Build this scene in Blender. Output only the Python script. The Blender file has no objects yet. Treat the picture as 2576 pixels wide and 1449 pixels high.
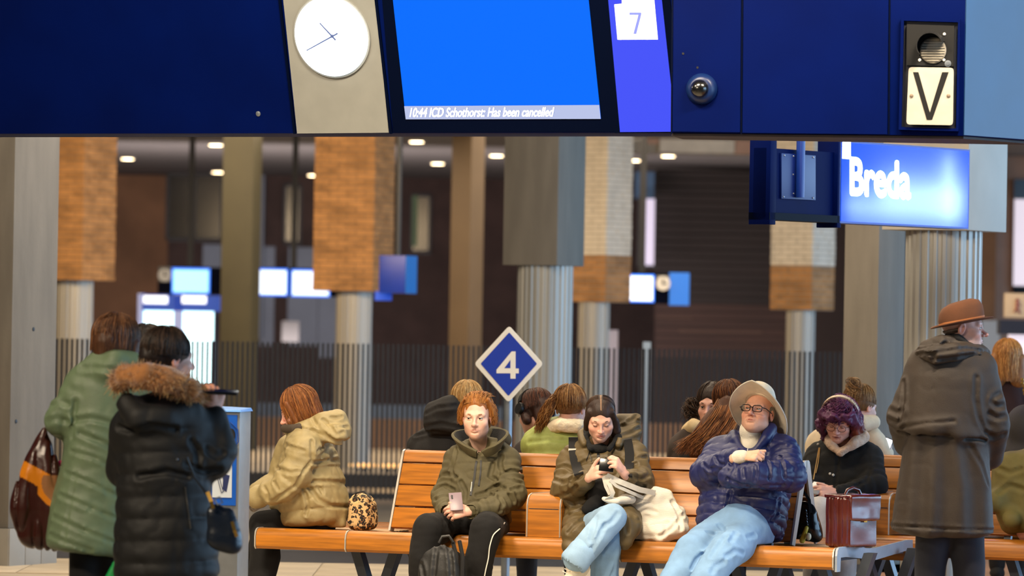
import bpy, bmesh, math, random
import numpy as np
from mathutils import Vector, Matrix
random.seed(7)
np.random.seed(7)
scene = bpy.context.scene
COL = scene.collection
V3 = lambda *a: np.array(a, dtype=float)

# ------------------------------------------------------------------ camera
F, CX, CY = 12000.0, 1288.0, 724.5
CAMH = 1.6
PITCH, ROLL = math.atan(100.5 / F), math.radians(1.0)
CP = V3(0, 0, CAMH)
FW = V3(0, math.cos(PITCH), math.sin(PITCH))
_r0 = V3(1, 0, 0)
_u0 = np.cross(_r0, FW)
RT = math.cos(ROLL) * _r0 + math.sin(ROLL) * _u0
UP = -math.sin(ROLL) * _r0 + math.cos(ROLL) * _u0
cam_data = bpy.data.cameras.new('camera')
cam = bpy.data.objects.new('camera', cam_data)
COL.objects.link(cam)
cam_data.sensor_width = 36.0
cam_data.lens = F / 2576 * 36.0
cam_data.clip_start, cam_data.clip_end = 0.5, 400
cam.matrix_world = Matrix(((RT[0], UP[0], -FW[0], 0), (RT[1], UP[1], -FW[1], 0), (RT[2], UP[2], -FW[2], CAMH), (0, 0, 0, 1)))
cam_data.dof.use_dof = True
cam_data.dof.focus_distance = 26.0
cam_data.dof.aperture_fstop = 3.2
scene.camera = cam
scene.view_settings.view_transform = 'Standard'
scene.view_settings.look = 'None'
scene.view_settings.gamma = 1.0
scene.view_settings.use_curve_mapping = False
scene.view_settings.exposure = 0.0

# ------------------------------------------------------------------ light
world = bpy.data.worlds.new('world')
scene.world = world
world.use_nodes = True
world.node_tree.nodes['Background'].inputs[0].default_value = (0.36, 0.5, 0.72, 1)
world.node_tree.nodes['Background'].inputs[1].default_value = 0.045

def area(name, loc, target, sx, sy, power, color, spread=180):
    ld = bpy.data.lights.new(name, 'AREA')
    ld.shape = 'RECTANGLE'
    ld.size, ld.size_y = sx, sy
    ld.energy = power
    ld.color = color
    ld.spread = math.radians(spread)
    o = bpy.data.objects.new(name, ld)
    COL.objects.link(o)
    o.location = loc
    o.rotation_euler = (Vector(target) - Vector(loc)).to_track_quat('-Z', 'Y').to_euler()
    return o
# warm platform lamps under the roof in front of and above the benches, then added fill lights
WARM = (1.0, 0.82, 0.60)
for lx in (-2.6, 0.4, 3.4):
    area('platform_lamp_or_fill', (lx - 0.6, 22.0, 5.2), (lx * .6, 25.8, 0.7), 1.3, 0.25, 135, WARM, 110)
for lx, pw in ((-3.6, 170), (-0.6, 170), (2.0, 80)):
    area('platform_lamp_or_fill', (lx, 31.4, 4.6), (lx, 31.6, 0.0), 2.4, 0.4, pw, WARM)
for lx in (-1.4, 1.0):
    area('platform_lamp_or_fill', (lx, 27.0 - lx * .4, 4.3), (lx, 27.2 - lx * .4, 0.5), 1.2, 0.25, 75, WARM)  # added fill: brightens the hair of the people facing away
area('platform_lamp_or_fill', (-0.8, 35.2, 4.5), (0.1, 39.2, 2.6), 1.4, 0.4, 60, WARM)  # added fill, warms the front of the plain concrete capital
area('platform_lamp_or_fill', (-6.4, 26.6, 4.3), (-3.6, 30.8, 1.6), 1.4, 0.4, 90, WARM)  # added fill, warms the front face of the left pillar
area('platform_lamp_or_fill', (-4.4, 17.2, 4.4), (-1.7, 20.8, 1.0), 2.4, 0.5, 120, WARM, 120)  # added fill light for the women standing at the left
# open side of the station: cool daylight from the right
area('daylight_opening', (19.0, 32.0, 3.6), (0.0, 33.0, 2.6), 50.0, 7.0, 6000, (0.44, 0.70, 1.0))
# hall lamps on the far side: downlighters, then added fills for wall and capitals
for lx, ly, pw in ((-4, 58, 420), (2, 60, 300), (7, 60, 260)):
    area('hall_lamp_or_fill', (lx, ly, 4.05), (lx, ly, 0), 5, 5, pw, (1.0, 0.78, 0.55))
for lx, pw in ((-4.5, 480), (1.0, 160)):
    area('hall_wall_fill', (lx, 70, 1.0), (lx, 85, 3.6), 6, 1.0, pw, (0.95, 0.80, 0.78))  # added upward fill that brightens the far wall and ceiling
for lx, pw in ((-5.0, 260), (-1.6, 300), (2.2, 220)):
    area('hall_lamp_or_fill', (lx - .8, 45.5, 4.0), (lx + .2, 54, 2.6), 3.0, 0.6, pw, (1.0, 0.72, 0.42))  # added fill aimed at the brick capitals

# ------------------------------------------------------------------ projection helpers
def P(px, py, D):
    d = FW * F + RT * (px - CX) - UP * (py - CY)
    return CP + d * (D / d[1])

def pix(p):
    q = np.asarray(p, float) - CP
    z = q @ FW
    return CX + F * (q @ RT) / z, CY - F * (q @ UP) / z

def on_plane(px, py, o, n):
    d = FW * F + RT * (px - CX) - UP * (py - CY)
    return CP + d * (((o - CP) @ n) / (d @ n))

def px_z(px, py, D):
    return P(px, py, D)[2]

# ------------------------------------------------------------------ materials
def lin(c):
    out = []
    for v in c[:3]:
        v = v / 255.0
        out.append(v / 12.92 if v <= 0.04045 else ((v + 0.055) / 1.055) ** 2.4)
    return tuple(out)

MATS = {}
def mat(name, rgb, rough=0.6, metal=0.0, var=0.0, vscale=8.0, vstretch=(1, 1, 1), bump=0.0, bscale=60.0, bstretch=(1, 1, 1),
        coat=0.0, sheen=0.0, emit=None, estr=0.0, attr=False, spec=0.5, rgb2=None, detail=4.0):
    if name in MATS:
        return MATS[name]
    m = bpy.data.materials.new(name)
    m.use_nodes = True
    nt = m.node_tree
    b = nt.nodes['Principled BSDF']
    c = lin(rgb)
    b.inputs['Base Color'].default_value = (*c, 1)
    b.inputs['Roughness'].default_value = rough
    b.inputs['Metallic'].default_value = metal
    b.inputs['Specular IOR Level'].default_value = spec
    if coat:
        b.inputs['Coat Weight'].default_value = coat
        b.inputs['Coat Roughness'].default_value = 0.25
    if sheen:
        b.inputs['Sheen Weight'].default_value = sheen
        b.inputs['Sheen Roughness'].default_value = 0.5
    if emit is not None:
        b.inputs['Emission Color'].default_value = (*lin(emit), 1)
        b.inputs['Emission Strength'].default_value = estr
    tc = nt.nodes.new('ShaderNodeTexCoord')
    def noise(scale, stretch, det):
        mp = nt.nodes.new('ShaderNodeMapping')
        mp.inputs['Scale'].default_value = stretch
        nt.links.new(tc.outputs['Object'], mp.inputs['Vector'])
        n = nt.nodes.new('ShaderNodeTexNoise')
        n.inputs['Scale'].default_value = scale
        n.inputs['Detail'].default_value = det
        nt.links.new(mp.outputs['Vector'], n.inputs['Vector'])
        return n
    src = None
    if attr:
        a = nt.nodes.new('ShaderNodeVertexColor')
        a.layer_name = 'Col'
        src = a.outputs['Color']
    if var or rgb2 is not None:
        n = noise(vscale, vstretch, detail)
        rmp = nt.nodes.new('ShaderNodeValToRGB')
        c2 = lin(rgb2) if rgb2 is not None else None
        lo = tuple(max(0, x * (1 - var)) for x in c)
        hi = c2 if c2 else tuple(min(1, x * (1 + var)) for x in c)
        if c2:
            lo = c
        rmp.color_ramp.elements[0].position = 0.35
        rmp.color_ramp.elements[1].position = 0.65
        rmp.color_ramp.elements[0].color = (*lo, 1)
        rmp.color_ramp.elements[1].color = (*hi, 1)
        nt.links.new(n.outputs['Fac'], rmp.inputs['Fac'])
        if src is None:
            src = rmp.outputs['Color']
        else:
            rmp.color_ramp.elements[0].color = (1 - var,) * 3 + (1,)
            rmp.color_ramp.elements[1].color = (1, 1, 1, 1)
            mx = nt.nodes.new('ShaderNodeMix')
            mx.data_type = 'RGBA'
            mx.blend_type = 'MULTIPLY'
            mx.inputs['Factor'].default_value = 1.0
            nt.links.new(src, mx.inputs['A'])
            nt.links.new(rmp.outputs['Color'], mx.inputs['B'])
            src = mx.outputs['Result']
    if src is not None:
        nt.links.new(src, b.inputs['Base Color'])
    if bump:
        n2 = noise(bscale, bstretch, 5.0)
        bp = nt.nodes.new('ShaderNodeBump')
        bp.inputs['Strength'].default_value = bump
        bp.inputs['Distance'].default_value = 0.01
        nt.links.new(n2.outputs['Fac'], bp.inputs['Height'])
        nt.links.new(bp.outputs['Normal'], b.inputs['Normal'])
    MATS[name] = m
    return m

# ------------------------------------------------------------------ object helpers
def thing(name, label, cat, loc=(0, 0, 0), group=None):
    o = bpy.data.objects.new(name, None)
    o.empty_display_size = 0.1
    COL.objects.link(o)
    o.location = loc
    o['label'] = label
    o['category'] = cat
    if group:
        o['group'] = group
    return o

def tag(o, label, cat, group=None):
    o['label'] = label
    o['category'] = cat
    if group:
        o['group'] = group
    return o

def struct(o):
    o['kind'] = 'structure'
    return o

def world_loc(o):
    l = np.array(o.location, float)
    while o.parent is not None:
        o = o.parent
        l = l + np.array(o.location, float)
    return l

def mk(name, verts, faces, m, parent=None, smooth=False, origin=None, colors=None, sharp=None):
    """one mesh object from world-space vertices"""
    verts = np.asarray(verts, float)
    org = np.zeros(3) if origin is None else np.asarray(origin, float)
    if parent is not None:
        org = world_loc(parent) if origin is None else org
    me = bpy.data.meshes.new(name)
    vv = (verts - org).astype(np.float32)
    if isinstance(faces, np.ndarray):
        nq, k = faces.shape
        me.vertices.add(len(vv))
        me.vertices.foreach_set('co', vv.ravel())
        me.loops.add(nq * k)
        me.loops.foreach_set('vertex_index', faces.astype(np.int32).ravel())
        me.polygons.add(nq)
        me.polygons.foreach_set('loop_start', np.arange(0, nq * k, k, dtype=np.int32))
        me.polygons.foreach_set('loop_total', np.full(nq, k, dtype=np.int32))
        me.update(calc_edges=True)
    else:
        me.from_pydata([tuple(map(float, v)) for v in vv], [], faces)
        me.update()
    if smooth:
        me.polygons.foreach_set('use_smooth', np.ones(len(me.polygons), dtype=bool))
        if sharp is not None:
            me.set_sharp_from_angle(angle=math.radians(sharp))
    if colors is not None:
        a = me.color_attributes.new('Col', 'FLOAT_COLOR', 'POINT')
        cc = np.ones((len(vv), 4), dtype=np.float32)
        cc[:, :3] = colors
        a.data.foreach_set('color', cc.ravel())
    for mm in (m if isinstance(m, (list, tuple)) else [m]):
        me.materials.append(mm)
    o = bpy.data.objects.new(name, me)
    COL.objects.link(o)
    if parent is not None:
        o.parent = parent
        o.location = org - world_loc(parent)
    else:
        o.location = org
    return o

class MB:
    """collects simple solids into ONE mesh"""
    def __init__(self):
        self.v, self.f = [], []
    def add(self, vs, fs):
        n = len(self.v)
        self.v += [np.asarray(v, float) for v in vs]
        self.f += [tuple(i + n for i in f) for f in fs]
        return self
    def box(self, c, ex, ey, ez):
        c, ex, ey, ez = (np.asarray(q, float) for q in (c, ex, ey, ez))
        vs = [c + sx * ex + sy * ey + sz * ez for sx in (-1, 1) for sy in (-1, 1) for sz in (-1, 1)]
        return self.add(vs, [(0, 1, 3, 2), (4, 6, 7, 5), (0, 4, 5, 1), (2, 3, 7, 6), (0, 2, 6, 4), (1, 5, 7, 3)])
    def aabb(self, x0, x1, y0, y1, z0, z1):
        return self.box(((x0 + x1) / 2, (y0 + y1) / 2, (z0 + z1) / 2), ((x1 - x0) / 2, 0, 0), (0, (y1 - y0) / 2, 0), (0, 0, (z1 - z0) / 2))
    def prism(self, ring, d):
        """ring of 3d points extruded by d"""
        ring = [np.asarray(q, float) for q in ring]
        n = len(ring)
        vs = ring + [q + np.asarray(d, float) for q in ring]
        fs = [tuple(range(n - 1, -1, -1)), tuple(range(n, 2 * n))] + [(i, (i + 1) % n, n + (i + 1) % n, n + i) for i in range(n)]
        return self.add(vs, fs)
    def loft(self, rings, close=True):
        n = len(rings[0])
        base = len(self.v)
        for r in rings:
            self.v += [np.asarray(q, float) for q in r]
        for k in range(len(rings) - 1):
            for i in range(n):
                a, b = base + k * n + i, base + k * n + (i + 1) % n
                self.f.append((a, b, b + n, a + n))
        if close:
            self.f.append(tuple(base + i for i in range(n - 1, -1, -1)))
            self.f.append(tuple(base + (len(rings) - 1) * n + i for i in range(n)))
        return self
    def tube(self, pts, r, n=8):
        pts = [np.asarray(q, float) for q in pts]
        rr = r if hasattr(r, '__len__') else [r] * len(pts)
        rings = []
        prev = None
        for i, q in enumerate(pts):
            t = pts[min(i + 1, len(pts) - 1)] - pts[max(i - 1, 0)]
            t = t / (np.linalg.norm(t) + 1e-9)
            if prev is None:
                a = np.cross(t, V3(0, 0, 1)) if abs(t[2]) < 0.9 else np.cross(t, V3(1, 0, 0))
            else:
                a = prev - t * (prev @ t)
            a = a / (np.linalg.norm(a) + 1e-9)
            prev = a
            b = np.cross(t, a)
            rings.append([q + rr[i] * (math.cos(2 * math.pi * k / n) * a + math.sin(2 * math.pi * k / n) * b) for k in range(n)])
        return self.loft(rings)
    def strip(self, pts, wdir, w, th, ndir=None):
        """flat band along pts, width vector direction wdir"""
        pts = [np.asarray(q, float) for q in pts]
        rings = []
        for i, q in enumerate(pts):
            t = pts[min(i + 1, len(pts) - 1)] - pts[max(i - 1, 0)]
            t = t / (np.linalg.norm(t) + 1e-9)
            wd = np.asarray(wdir[i] if np.ndim(wdir) > 1 else wdir, float)
            wd = wd - t * (wd @ t)
            wd = wd / (np.linalg.norm(wd) + 1e-9)
            nd = np.cross(t, wd)
            ww = w[i] if hasattr(w, '__len__') else w
            rings.append([q + wd * ww / 2 + nd * th / 2, q - wd * ww / 2 + nd * th / 2, q - wd * ww / 2 - nd * th / 2, q + wd * ww / 2 - nd * th / 2])
        return self.loft(rings)
    def lathe(self, c, ax, prof, n=24, e=None):
        """prof: list of (radius, height) about axis ax through c"""
        ax = np.asarray(ax, float) / np.linalg.norm(ax)
        a = np.cross(ax, V3(0, 0, 1)) if abs(ax[2]) < 0.9 else V3(1, 0, 0)
        a = a - ax * (a @ ax)
        a /= np.linalg.norm(a)
        b = np.cross(ax, a)
        return self.loft([[np.asarray(c, float) + ax * h + r * (math.cos(2 * math.pi * k / n) * a + math.sin(2 * math.pi * k / n) * b) for k in range(n)] for r, h in prof])
    def build(self, name, m, parent=None, smooth=False, bevel=0.0, sharp=40, origin=None, fix=True):
        o = mk(name, self.v, self.f, m, parent, smooth=False, origin=origin)
        me = o.data
        bm = bmesh.new()
        bm.from_mesh(me)
        if fix:
            bmesh.ops.recalc_face_normals(bm, faces=bm.faces)
        if bevel:
            es = [e for e in bm.edges if len(e.link_faces) == 2 and e.calc_face_angle(0) > 0.6]
            bmesh.ops.bevel(bm, geom=es, offset=bevel, segments=2, profile=0.6, affect='EDGES', clamp_overlap=True)
        bm.to_mesh(me)
        bm.free()
        if smooth or bevel:
            me.polygons.foreach_set('use_smooth', np.ones(len(me.polygons), dtype=bool))
            me.set_sharp_from_angle(angle=math.radians(sharp))
        return o

def text_mesh(body):
    cu = bpy.data.curves.new('lettering', 'FONT')
    cu.body = body
    cu.resolution_u = 4
    ob = bpy.data.objects.new('lettering', cu)
    COL.objects.link(ob)
    dg = bpy.context.evaluated_depsgraph_get()
    me = ob.evaluated_get(dg).to_mesh()
    vs = np.array([v.co[:2] for v in me.vertices])
    fs = [tuple(p.vertices) for p in me.polygons]
    ob.evaluated_get(dg).to_mesh_clear()
    bpy.data.objects.remove(ob)
    bpy.data.curves.remove(cu)
    return vs, fs

def lettering(name, body, m, parent, bl, br, tl, nrm, lift=0.004, bold=0.0):
    """text stretched over the parallelogram bl-br-tl"""
    vs, fs = text_mesh(body)
    lo, hi = vs.min(0), vs.max(0)
    uv = (vs - lo) / (hi - lo)
    bl, br, tl, nrm = (np.asarray(q, float) for q in (bl, br, tl, nrm))
    w = [bl + (br - bl) * a + (tl - bl) * b + nrm * lift for a, b in uv]
    mb = MB().add(w, fs)
    if bold:
        ex = (br - bl) / np.linalg.norm(br - bl) * bold
        ey = (tl - bl) / np.linalg.norm(tl - bl) * bold
        for k, (sx, sy) in enumerate(((1, 0), (-1, 0), (0, 1), (0, -1), (.7, .7), (-.7, .7), (.7, -.7), (-.7, -.7))):
            mb.add([q + ex * sx + ey * sy + nrm * 0.0003 * (k + 1) for q in w], fs)
    return mb.build(name, m, parent, fix=False)
# ------------------------------------------------------------------ implicit surfaces (soft shapes: people, cloth, bags)
_LAT = np.random.RandomState(3).rand(32, 32, 32).astype(np.float32)
def vnoise(p):
    """smooth value noise, 0..1"""
    q = np.asarray(p, np.float32)
    i = np.floor(q).astype(np.int32)
    f = q - i
    f = f * f * (3 - 2 * f)
    i0, i1 = i & 31, (i + 1) & 31
    x0, y0, z0 = i0[:, 0], i0[:, 1], i0[:, 2]
    x1, y1, z1 = i1[:, 0], i1[:, 1], i1[:, 2]
    fx, fy, fz = f[:, 0], f[:, 1], f[:, 2]
    c00 = _LAT[x0, y0, z0] * (1 - fx) + _LAT[x1, y0, z0] * fx
    c10 = _LAT[x0, y1, z0] * (1 - fx) + _LAT[x1, y1, z0] * fx
    c01 = _LAT[x0, y0, z1] * (1 - fx) + _LAT[x1, y0, z1] * fx
    c11 = _LAT[x0, y1, z1] * (1 - fx) + _LAT[x1, y1, z1] * fx
    return (c00 * (1 - fy) + c10 * fy) * (1 - fz) + (c01 * (1 - fy) + c11 * fy) * fz

def smin(a, b, k):
    if k <= 0:
        return np.minimum(a, b)
    h = np.maximum(k - np.abs(a - b), 0) / k
    return np.minimum(a, b) - h * h * k * 0.25

def smax(a, b, k):
    return -smin(-a, -b, k)

def seg(p, a, b):
    ab = b - a
    t = np.clip(((p - a) @ ab) / (ab @ ab + 1e-12), 0, 1)
    return t, np.sqrt((((p - a) - t[:, None] * ab) ** 2).sum(1))

def rotm(yaw=0, pitch=0, roll=0):
    """degrees; head frame: x right of picture, y away, z up"""
    y, p, r = (math.radians(q) for q in (yaw, pitch, roll))
    Rz = np.array([[math.cos(y), -math.sin(y), 0], [math.sin(y), math.cos(y), 0], [0, 0, 1]])
    Rx = np.array([[1, 0, 0], [0, math.cos(p), -math.sin(p)], [0, math.sin(p), math.cos(p)]])
    Ry = np.array([[math.cos(r), 0, math.sin(r)], [0, 1, 0], [-math.sin(r), 0, math.cos(r)]])
    return Rz @ Ry @ Rx

class S:
    """sequence of implicit operations"""
    def __init__(self):
        self.ops = []
        self.lo = np.full(3, 1e9)
        self.hi = np.full(3, -1e9)
    def _bb(self, pts, r):
        pts = np.atleast_2d(pts)
        self.lo = np.minimum(self.lo, pts.min(0) - r)
        self.hi = np.maximum(self.hi, pts.max(0) + r)
    def op(self, fn, k=0.02, mode='u'):
        self.ops.append((fn, k, mode))
        return self
    def chain(self, pts, rad, k=0.02, mode='u', squash=None, puff=None, wr=None):
        """tapered limb through pts; squash=(axis, factor<1 flattens); puff=(amp, spacing, phase); wr=(amp, freq) ring wrinkles"""
        pts = np.array([np.asarray(q, float) for q in pts])
        rad = np.array(rad if hasattr(rad, '__len__') else [rad] * len(pts), float)
        if mode == 'u':
            self._bb(pts, rad.max() * 1.15 + 0.015)
        cen = pts.mean(0)
        if squash is not None:
            n = np.asarray(squash[0], float)
            n = n / np.linalg.norm(n)
            q = squash[1]
            tr = lambda x: x + ((x - cen) @ n)[:, None] * n * (1 / q - 1)
        else:
            tr = lambda x: x
        pp = tr(pts)
        L = np.concatenate([[0], np.cumsum(np.linalg.norm(np.diff(pts, axis=0), axis=1))])
        sc = squash[1] if squash is not None else 1.0
        def fn(x):
            y = tr(x)
            best = None
            for i in range(len(pp) - 1):
                t, d = seg(y, pp[i], pp[i + 1])
                r = rad[i] + t * (rad[i + 1] - rad[i])
                if puff is not None or wr is not None:
                    s = L[i] + t * (L[i + 1] - L[i])
                    if puff is not None:
                        r = r + puff[0] * (np.sqrt(np.abs(np.sin(math.pi * (s / puff[1] + puff[2])))) - 0.75)
                    if wr is not None:
                        r = r + wr[0] * np.sin(2 * math.pi * s * wr[1] + 3.0 * vnoise(x * 9.0 + i))
                d = d - r
                best = d if best is None else np.minimum(best, d)
            return best * (1.0 if sc >= 1 else (0.5 + 0.5 * sc))
        return self.op(fn, k, mode)
    def ell(self, c, r, R=None, k=0.02, mode='u'):
        c = np.asarray(c, float)
        r = np.asarray(r, float)
        if mode == 'u':
            self._bb(c, r.max() + 0.01)
        def fn(x):
            q = x - c
            if R is not None:
                q = q @ R
            k0 = np.sqrt(((q / r) ** 2).sum(1))
            k1 = np.sqrt(((q / (r * r)) ** 2).sum(1)) + 1e-9
            return k0 * (k0 - 1) / k1
        return self.op(fn, k, mode)
    def box(self, c, h, R=None, rad=0.01, k=0.01, mode='u'):
        c = np.asarray(c, float)
        h = np.asarray(h, float)
        if mode == 'u':
            self._bb(c, np.linalg.norm(h) + 0.01)
        def fn(x):
            q = x - c
            if R is not None:
                q = q @ R
            q = np.abs(q) - (h - rad)
            return np.sqrt((np.maximum(q, 0) ** 2).sum(1)) + np.minimum(q.max(1), 0) - rad
        return self.op(fn, k, mode)
    def loft(self, cs, rx, ry, ex, ey, k=0.02, mode='u', puff=None, power=2.0, flat=True):
        """trunk with elliptical sections: centres cs (ordered along axis), half-widths rx along ex, ry along ey"""
        cs = np.array([np.asarray(q, float) for q in cs])
        rx, ry = np.asarray(rx, float), np.asarray(ry, float)
        ex = np.asarray(ex, float) / np.linalg.norm(ex)
        ey = np.asarray(ey, float) / np.linalg.norm(ey)
        ax = np.cross(ex, ey)
        ax = ax / np.linalg.norm(ax)
        if (cs[-1] - cs[0]) @ ax < 0:
            ax = -ax
        h = (cs - cs[0]) @ ax
        self._bb(cs, max(rx.max(), ry.max()) + 0.02)
        rm = max(rx.max(), ry.max())
        self.hi = np.maximum(self.hi, cs.max(0) + rm * 0.2)
        u0, v0 = (cs - cs[0]) @ ex, (cs - cs[0]) @ ey
        def fn(x):
            q = x - cs[0]
            t = q @ ax
            tc = np.clip(t, h[0], h[-1])
            a = np.interp(tc, h, rx)
            b = np.interp(tc, h, ry)
            if puff is not None:
                w = puff[0] * (np.sqrt(np.abs(np.sin(math.pi * ((t + (puff[3](q @ ex, q @ ey) if len(puff) > 3 else 0)) / puff[1] + puff[2])))) - 0.75)
                a = a + w
                b = b + w
            u = (q @ ex - np.interp(tc, h, u0))
            v = (q @ ey - np.interp(tc, h, v0))
            rr = (np.abs(u / a) ** power + np.abs(v / b) ** power) ** (1 / power)
            d = (rr - 1) * np.minimum(a, b)
            dz = np.abs(t - (h[0] + h[-1]) / 2) - (h[-1] - h[0]) / 2
            return smax(d, dz, 0.05) if flat else np.where(dz > 0, np.sqrt(np.maximum(d, 0) ** 2 + dz ** 2) + np.minimum(d, 0), d)
        return self.op(fn, k, mode)
    def groove(self, pts, depth, w):
        """seam / crease along a polyline (depth>0 cuts in)"""
        pts = [np.asarray(q, float) for q in pts]
        lo = np.min(pts, 0) - 4 * w
        hi = np.max(pts, 0) + 4 * w
        def fn(x):
            out = np.zeros(len(x))
            m = ((x > lo) & (x < hi)).all(1)
            if m.any():
                y = x[m]
                best = None
                for i in range(len(pts) - 1):
                    _, d = seg(y, pts[i], pts[i + 1])
                    best = d if best is None else np.minimum(best, d)
                out[m] = depth * (np.exp(-(best / w) ** 2) - 0.45 * np.exp(-((best - 1.9 * w) / w) ** 2))
            return out
        return self.op(fn, 0, 'd')
    def noise(self, amp, freq, stretch=(1, 1, 1), ridge=False, R=None, seed=0.0):
        st = np.asarray(stretch, float) * freq
        def fn(x):
            y = x if R is None else x @ R
            n = vnoise(y * st + 17.3 + seed)
            if ridge:
                n = np.abs(n - 0.5) * 2
                return amp * (np.exp(-(n / 0.22) ** 2) - 0.3)
            return amp * (n - 0.5) * 2
        return self.op(fn, 0, 'd')
    def cut(self, o, n, k=0.01):
        """remove the half-space on the +n side of o"""
        o = np.asarray(o, float)
        n = np.asarray(n, float) / np.linalg.norm(n)
        return self.op(lambda x: -((x - o) @ n), k, 's')
    def __call__(self, x):
        d = np.full(len(x), 1e3)
        for fn, k, mode in self.ops:
            v = fn(x)
            if mode == 'u':
                d = smin(d, v, k)
            elif mode == 's':
                d = smax(d, -v, k)
            elif mode == 'i':
                d = smax(d, v, k)
            else:
                d = d + v
        return d

def polygonize(s, h, lo=None, hi=None):
    lo = s.lo if lo is None else np.asarray(lo, float)
    hi = s.hi if hi is None else np.asarray(hi, float)
    n = np.maximum(np.ceil((hi - lo) / (h * 4)).astype(int) + 1, 2) * 4
    B = 4
    cn = n // B
    cg = [lo[i] + (np.arange(cn[i]) * B + (B - 1) / 2) * h for i in range(3)]
    G = np.stack(np.meshgrid(*cg, indexing='ij'), -1).reshape(-1, 3)
    dc = s(G).reshape(cn)
    D = np.repeat(np.repeat(np.repeat(dc, B, 0), B, 1), B, 2).astype(np.float32)
    act = np.abs(D) < h * 3.4 + 0.018
    idx = np.nonzero(act)
    pts = np.stack([lo[i] + idx[i] * h for i in range(3)], -1)
    out = np.empty(len(pts), np.float32)
    for k in range(0, len(pts), 200000):
        out[k:k + 200000] = s(pts[k:k + 200000])
    D[idx] = out
    # closed at the border
    D[0], D[-1], D[:, 0], D[:, -1], D[:, :, 0], D[:, :, -1] = 1, 1, 1, 1, 1, 1
    ins = D < 0
    cellv = np.zeros(np.array(D.shape) - 1, np.int8)
    sl = [slice(0, -1), slice(1, None)]
    for a in (0, 1):
        for b in (0, 1):
            for c in (0, 1):
                cellv += ins[sl[a], sl[b], sl[c]]
    mix = (cellv > 0) & (cellv < 8)
    ci = np.nonzero(mix)
    nv = len(ci[0])
    acc = np.zeros((nv, 3))
    cnt = np.zeros(nv)
    cor = [(a, b, c) for a in (0, 1) for b in (0, 1) for c in (0, 1)]
    val = {q: D[ci[0] + q[0], ci[1] + q[1], ci[2] + q[2]].astype(float) for q in cor}
    for q in cor:
        for ax in range(3):
            if q[ax] == 0:
                r = list(q)
                r[ax] = 1
                a, b = val[q], val[tuple(r)]
                m = (a < 0) != (b < 0)
                t = a[m] / (a[m] - b[m])
                pnt = np.tile(np.array(q, float), (m.sum(), 1))
                pnt[:, ax] = t
                acc[m] += pnt
                cnt[m] += 1
    vs = (np.stack(ci, -1) + acc / cnt[:, None]) * h + lo
    vid = np.full(mix.shape, -1, np.int64)
    vid[ci] = np.arange(nv)
    quads = []
    for ax in range(3):
        o1, o2 = (ax + 1) % 3, (ax + 2) % 3
        a = [slice(None)] * 3
        b = [slice(None)] * 3
        a[ax], b[ax] = slice(0, -1), slice(1, None)
        A, Bv = ins[tuple(a)], ins[tuple(b)]
        e = np.nonzero(A != Bv)
        e = np.stack(e, -1)
        ok = (e[:, o1] > 0) & (e[:, o2] > 0) & (e[:, o1] < D.shape[o1] - 1) & (e[:, o2] < D.shape[o2] - 1)
        e = e[ok]
        flip = ins[tuple(e.T)]
        def g(d1, d2):
            k = e.copy()
            k[:, o1] += d1
            k[:, o2] += d2
            return vid[tuple(k.T)]
        q = np.stack([g(-1, -1), g(0, -1), g(0, 0), g(-1, 0)], -1)
        q[~flip] = q[~flip][:, ::-1]
        quads.append(q)
    quads = np.concatenate(quads) if quads else np.zeros((0, 4), int)
    quads = quads[(quads >= 0).all(1)]
    return vs, quads

def soft(name, s, h, m, parent=None, color=None, relax=1, origin=None):
    vs, q = polygonize(s, h)
    vs = relax_mesh(vs, q, relax)
    cols = color(vs) if color is not None else None
    return mk(name, vs, q, m, parent, smooth=True, origin=origin, colors=cols)
# ------------------------------------------------------------------ materials used widely
M_floor = mat('floor_concrete', (176, 163, 142), 0.45, var=0.12, vscale=1.6, bump=0.15, bscale=30)
M_band = mat('floor_dark_band', (38, 42, 52), 0.5, var=0.15, vscale=3)
M_conc = mat('concrete', (112, 106, 97), 0.75, var=0.10, vscale=3.0, vstretch=(3, 3, .5), bump=0.25, bscale=14)
M_plinth = mat('plinth_tile', (150, 146, 138), 0.6, var=0.08, vscale=4)
M_flute = mat('fluted_cladding', (158, 156, 150), 0.38, metal=0.25)
M_brick = mat('brick_orange', (164, 120, 74), 0.85, var=0.28, vscale=3.2, vstretch=(1, 1, 3), bump=0.3, bscale=40)
M_brickw = mat('brick_white', (214, 207, 194), 0.7, var=0.08, vscale=5)
M_mort = mat('mortar', (128, 104, 80), 0.9)
M_mortw = mat('mortar_pale', (150, 145, 135), 0.9)
M_brickd = mat('brick_dark', (70, 54, 50), 0.85, var=0.2, vscale=2.0, bump=0.3, bscale=20)
M_brickb = mat('brick_brown', (122, 88, 62), 0.85, var=0.2, vscale=1.2, bump=0.3, bscale=20)
M_brickp = mat('brick_pink', (176, 142, 124), 0.85, var=0.15, vscale=1.5, bump=0.3, bscale=20)
M_panel = mat('panel_bluegrey', (118, 130, 148), 0.5, var=0.1, vscale=.8)
M_glassd = mat('window_dark', (14, 18, 24), 0.12)
M_frame_d = mat('frame_dark', (26, 28, 32), 0.5)
M_ceil = mat('soffit', (120, 118, 118), 0.7, var=0.05, vscale=1)
M_navy = mat('navy_enamel', (0, 12, 66), 0.5, var=0.10, vscale=2.2, spec=0.04)
M_navy2 = mat('navy_enamel_dark', (0, 5, 26), 0.5, spec=0.05)
M_blue = mat('navy_daylit', (5, 44, 84), 0.4, var=0.08, vscale=4, bump=0.05, bscale=8)  # lighter than the navy: daylight on the sign's end put into the colour
M_black = mat('black_plastic', (12, 12, 13), 0.45)
M_white = mat('white_enamel', (226, 222, 212), 0.4)
M_cream = mat('cream_panel', (124, 125, 120), 0.5, var=0.04, vscale=8)
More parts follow.
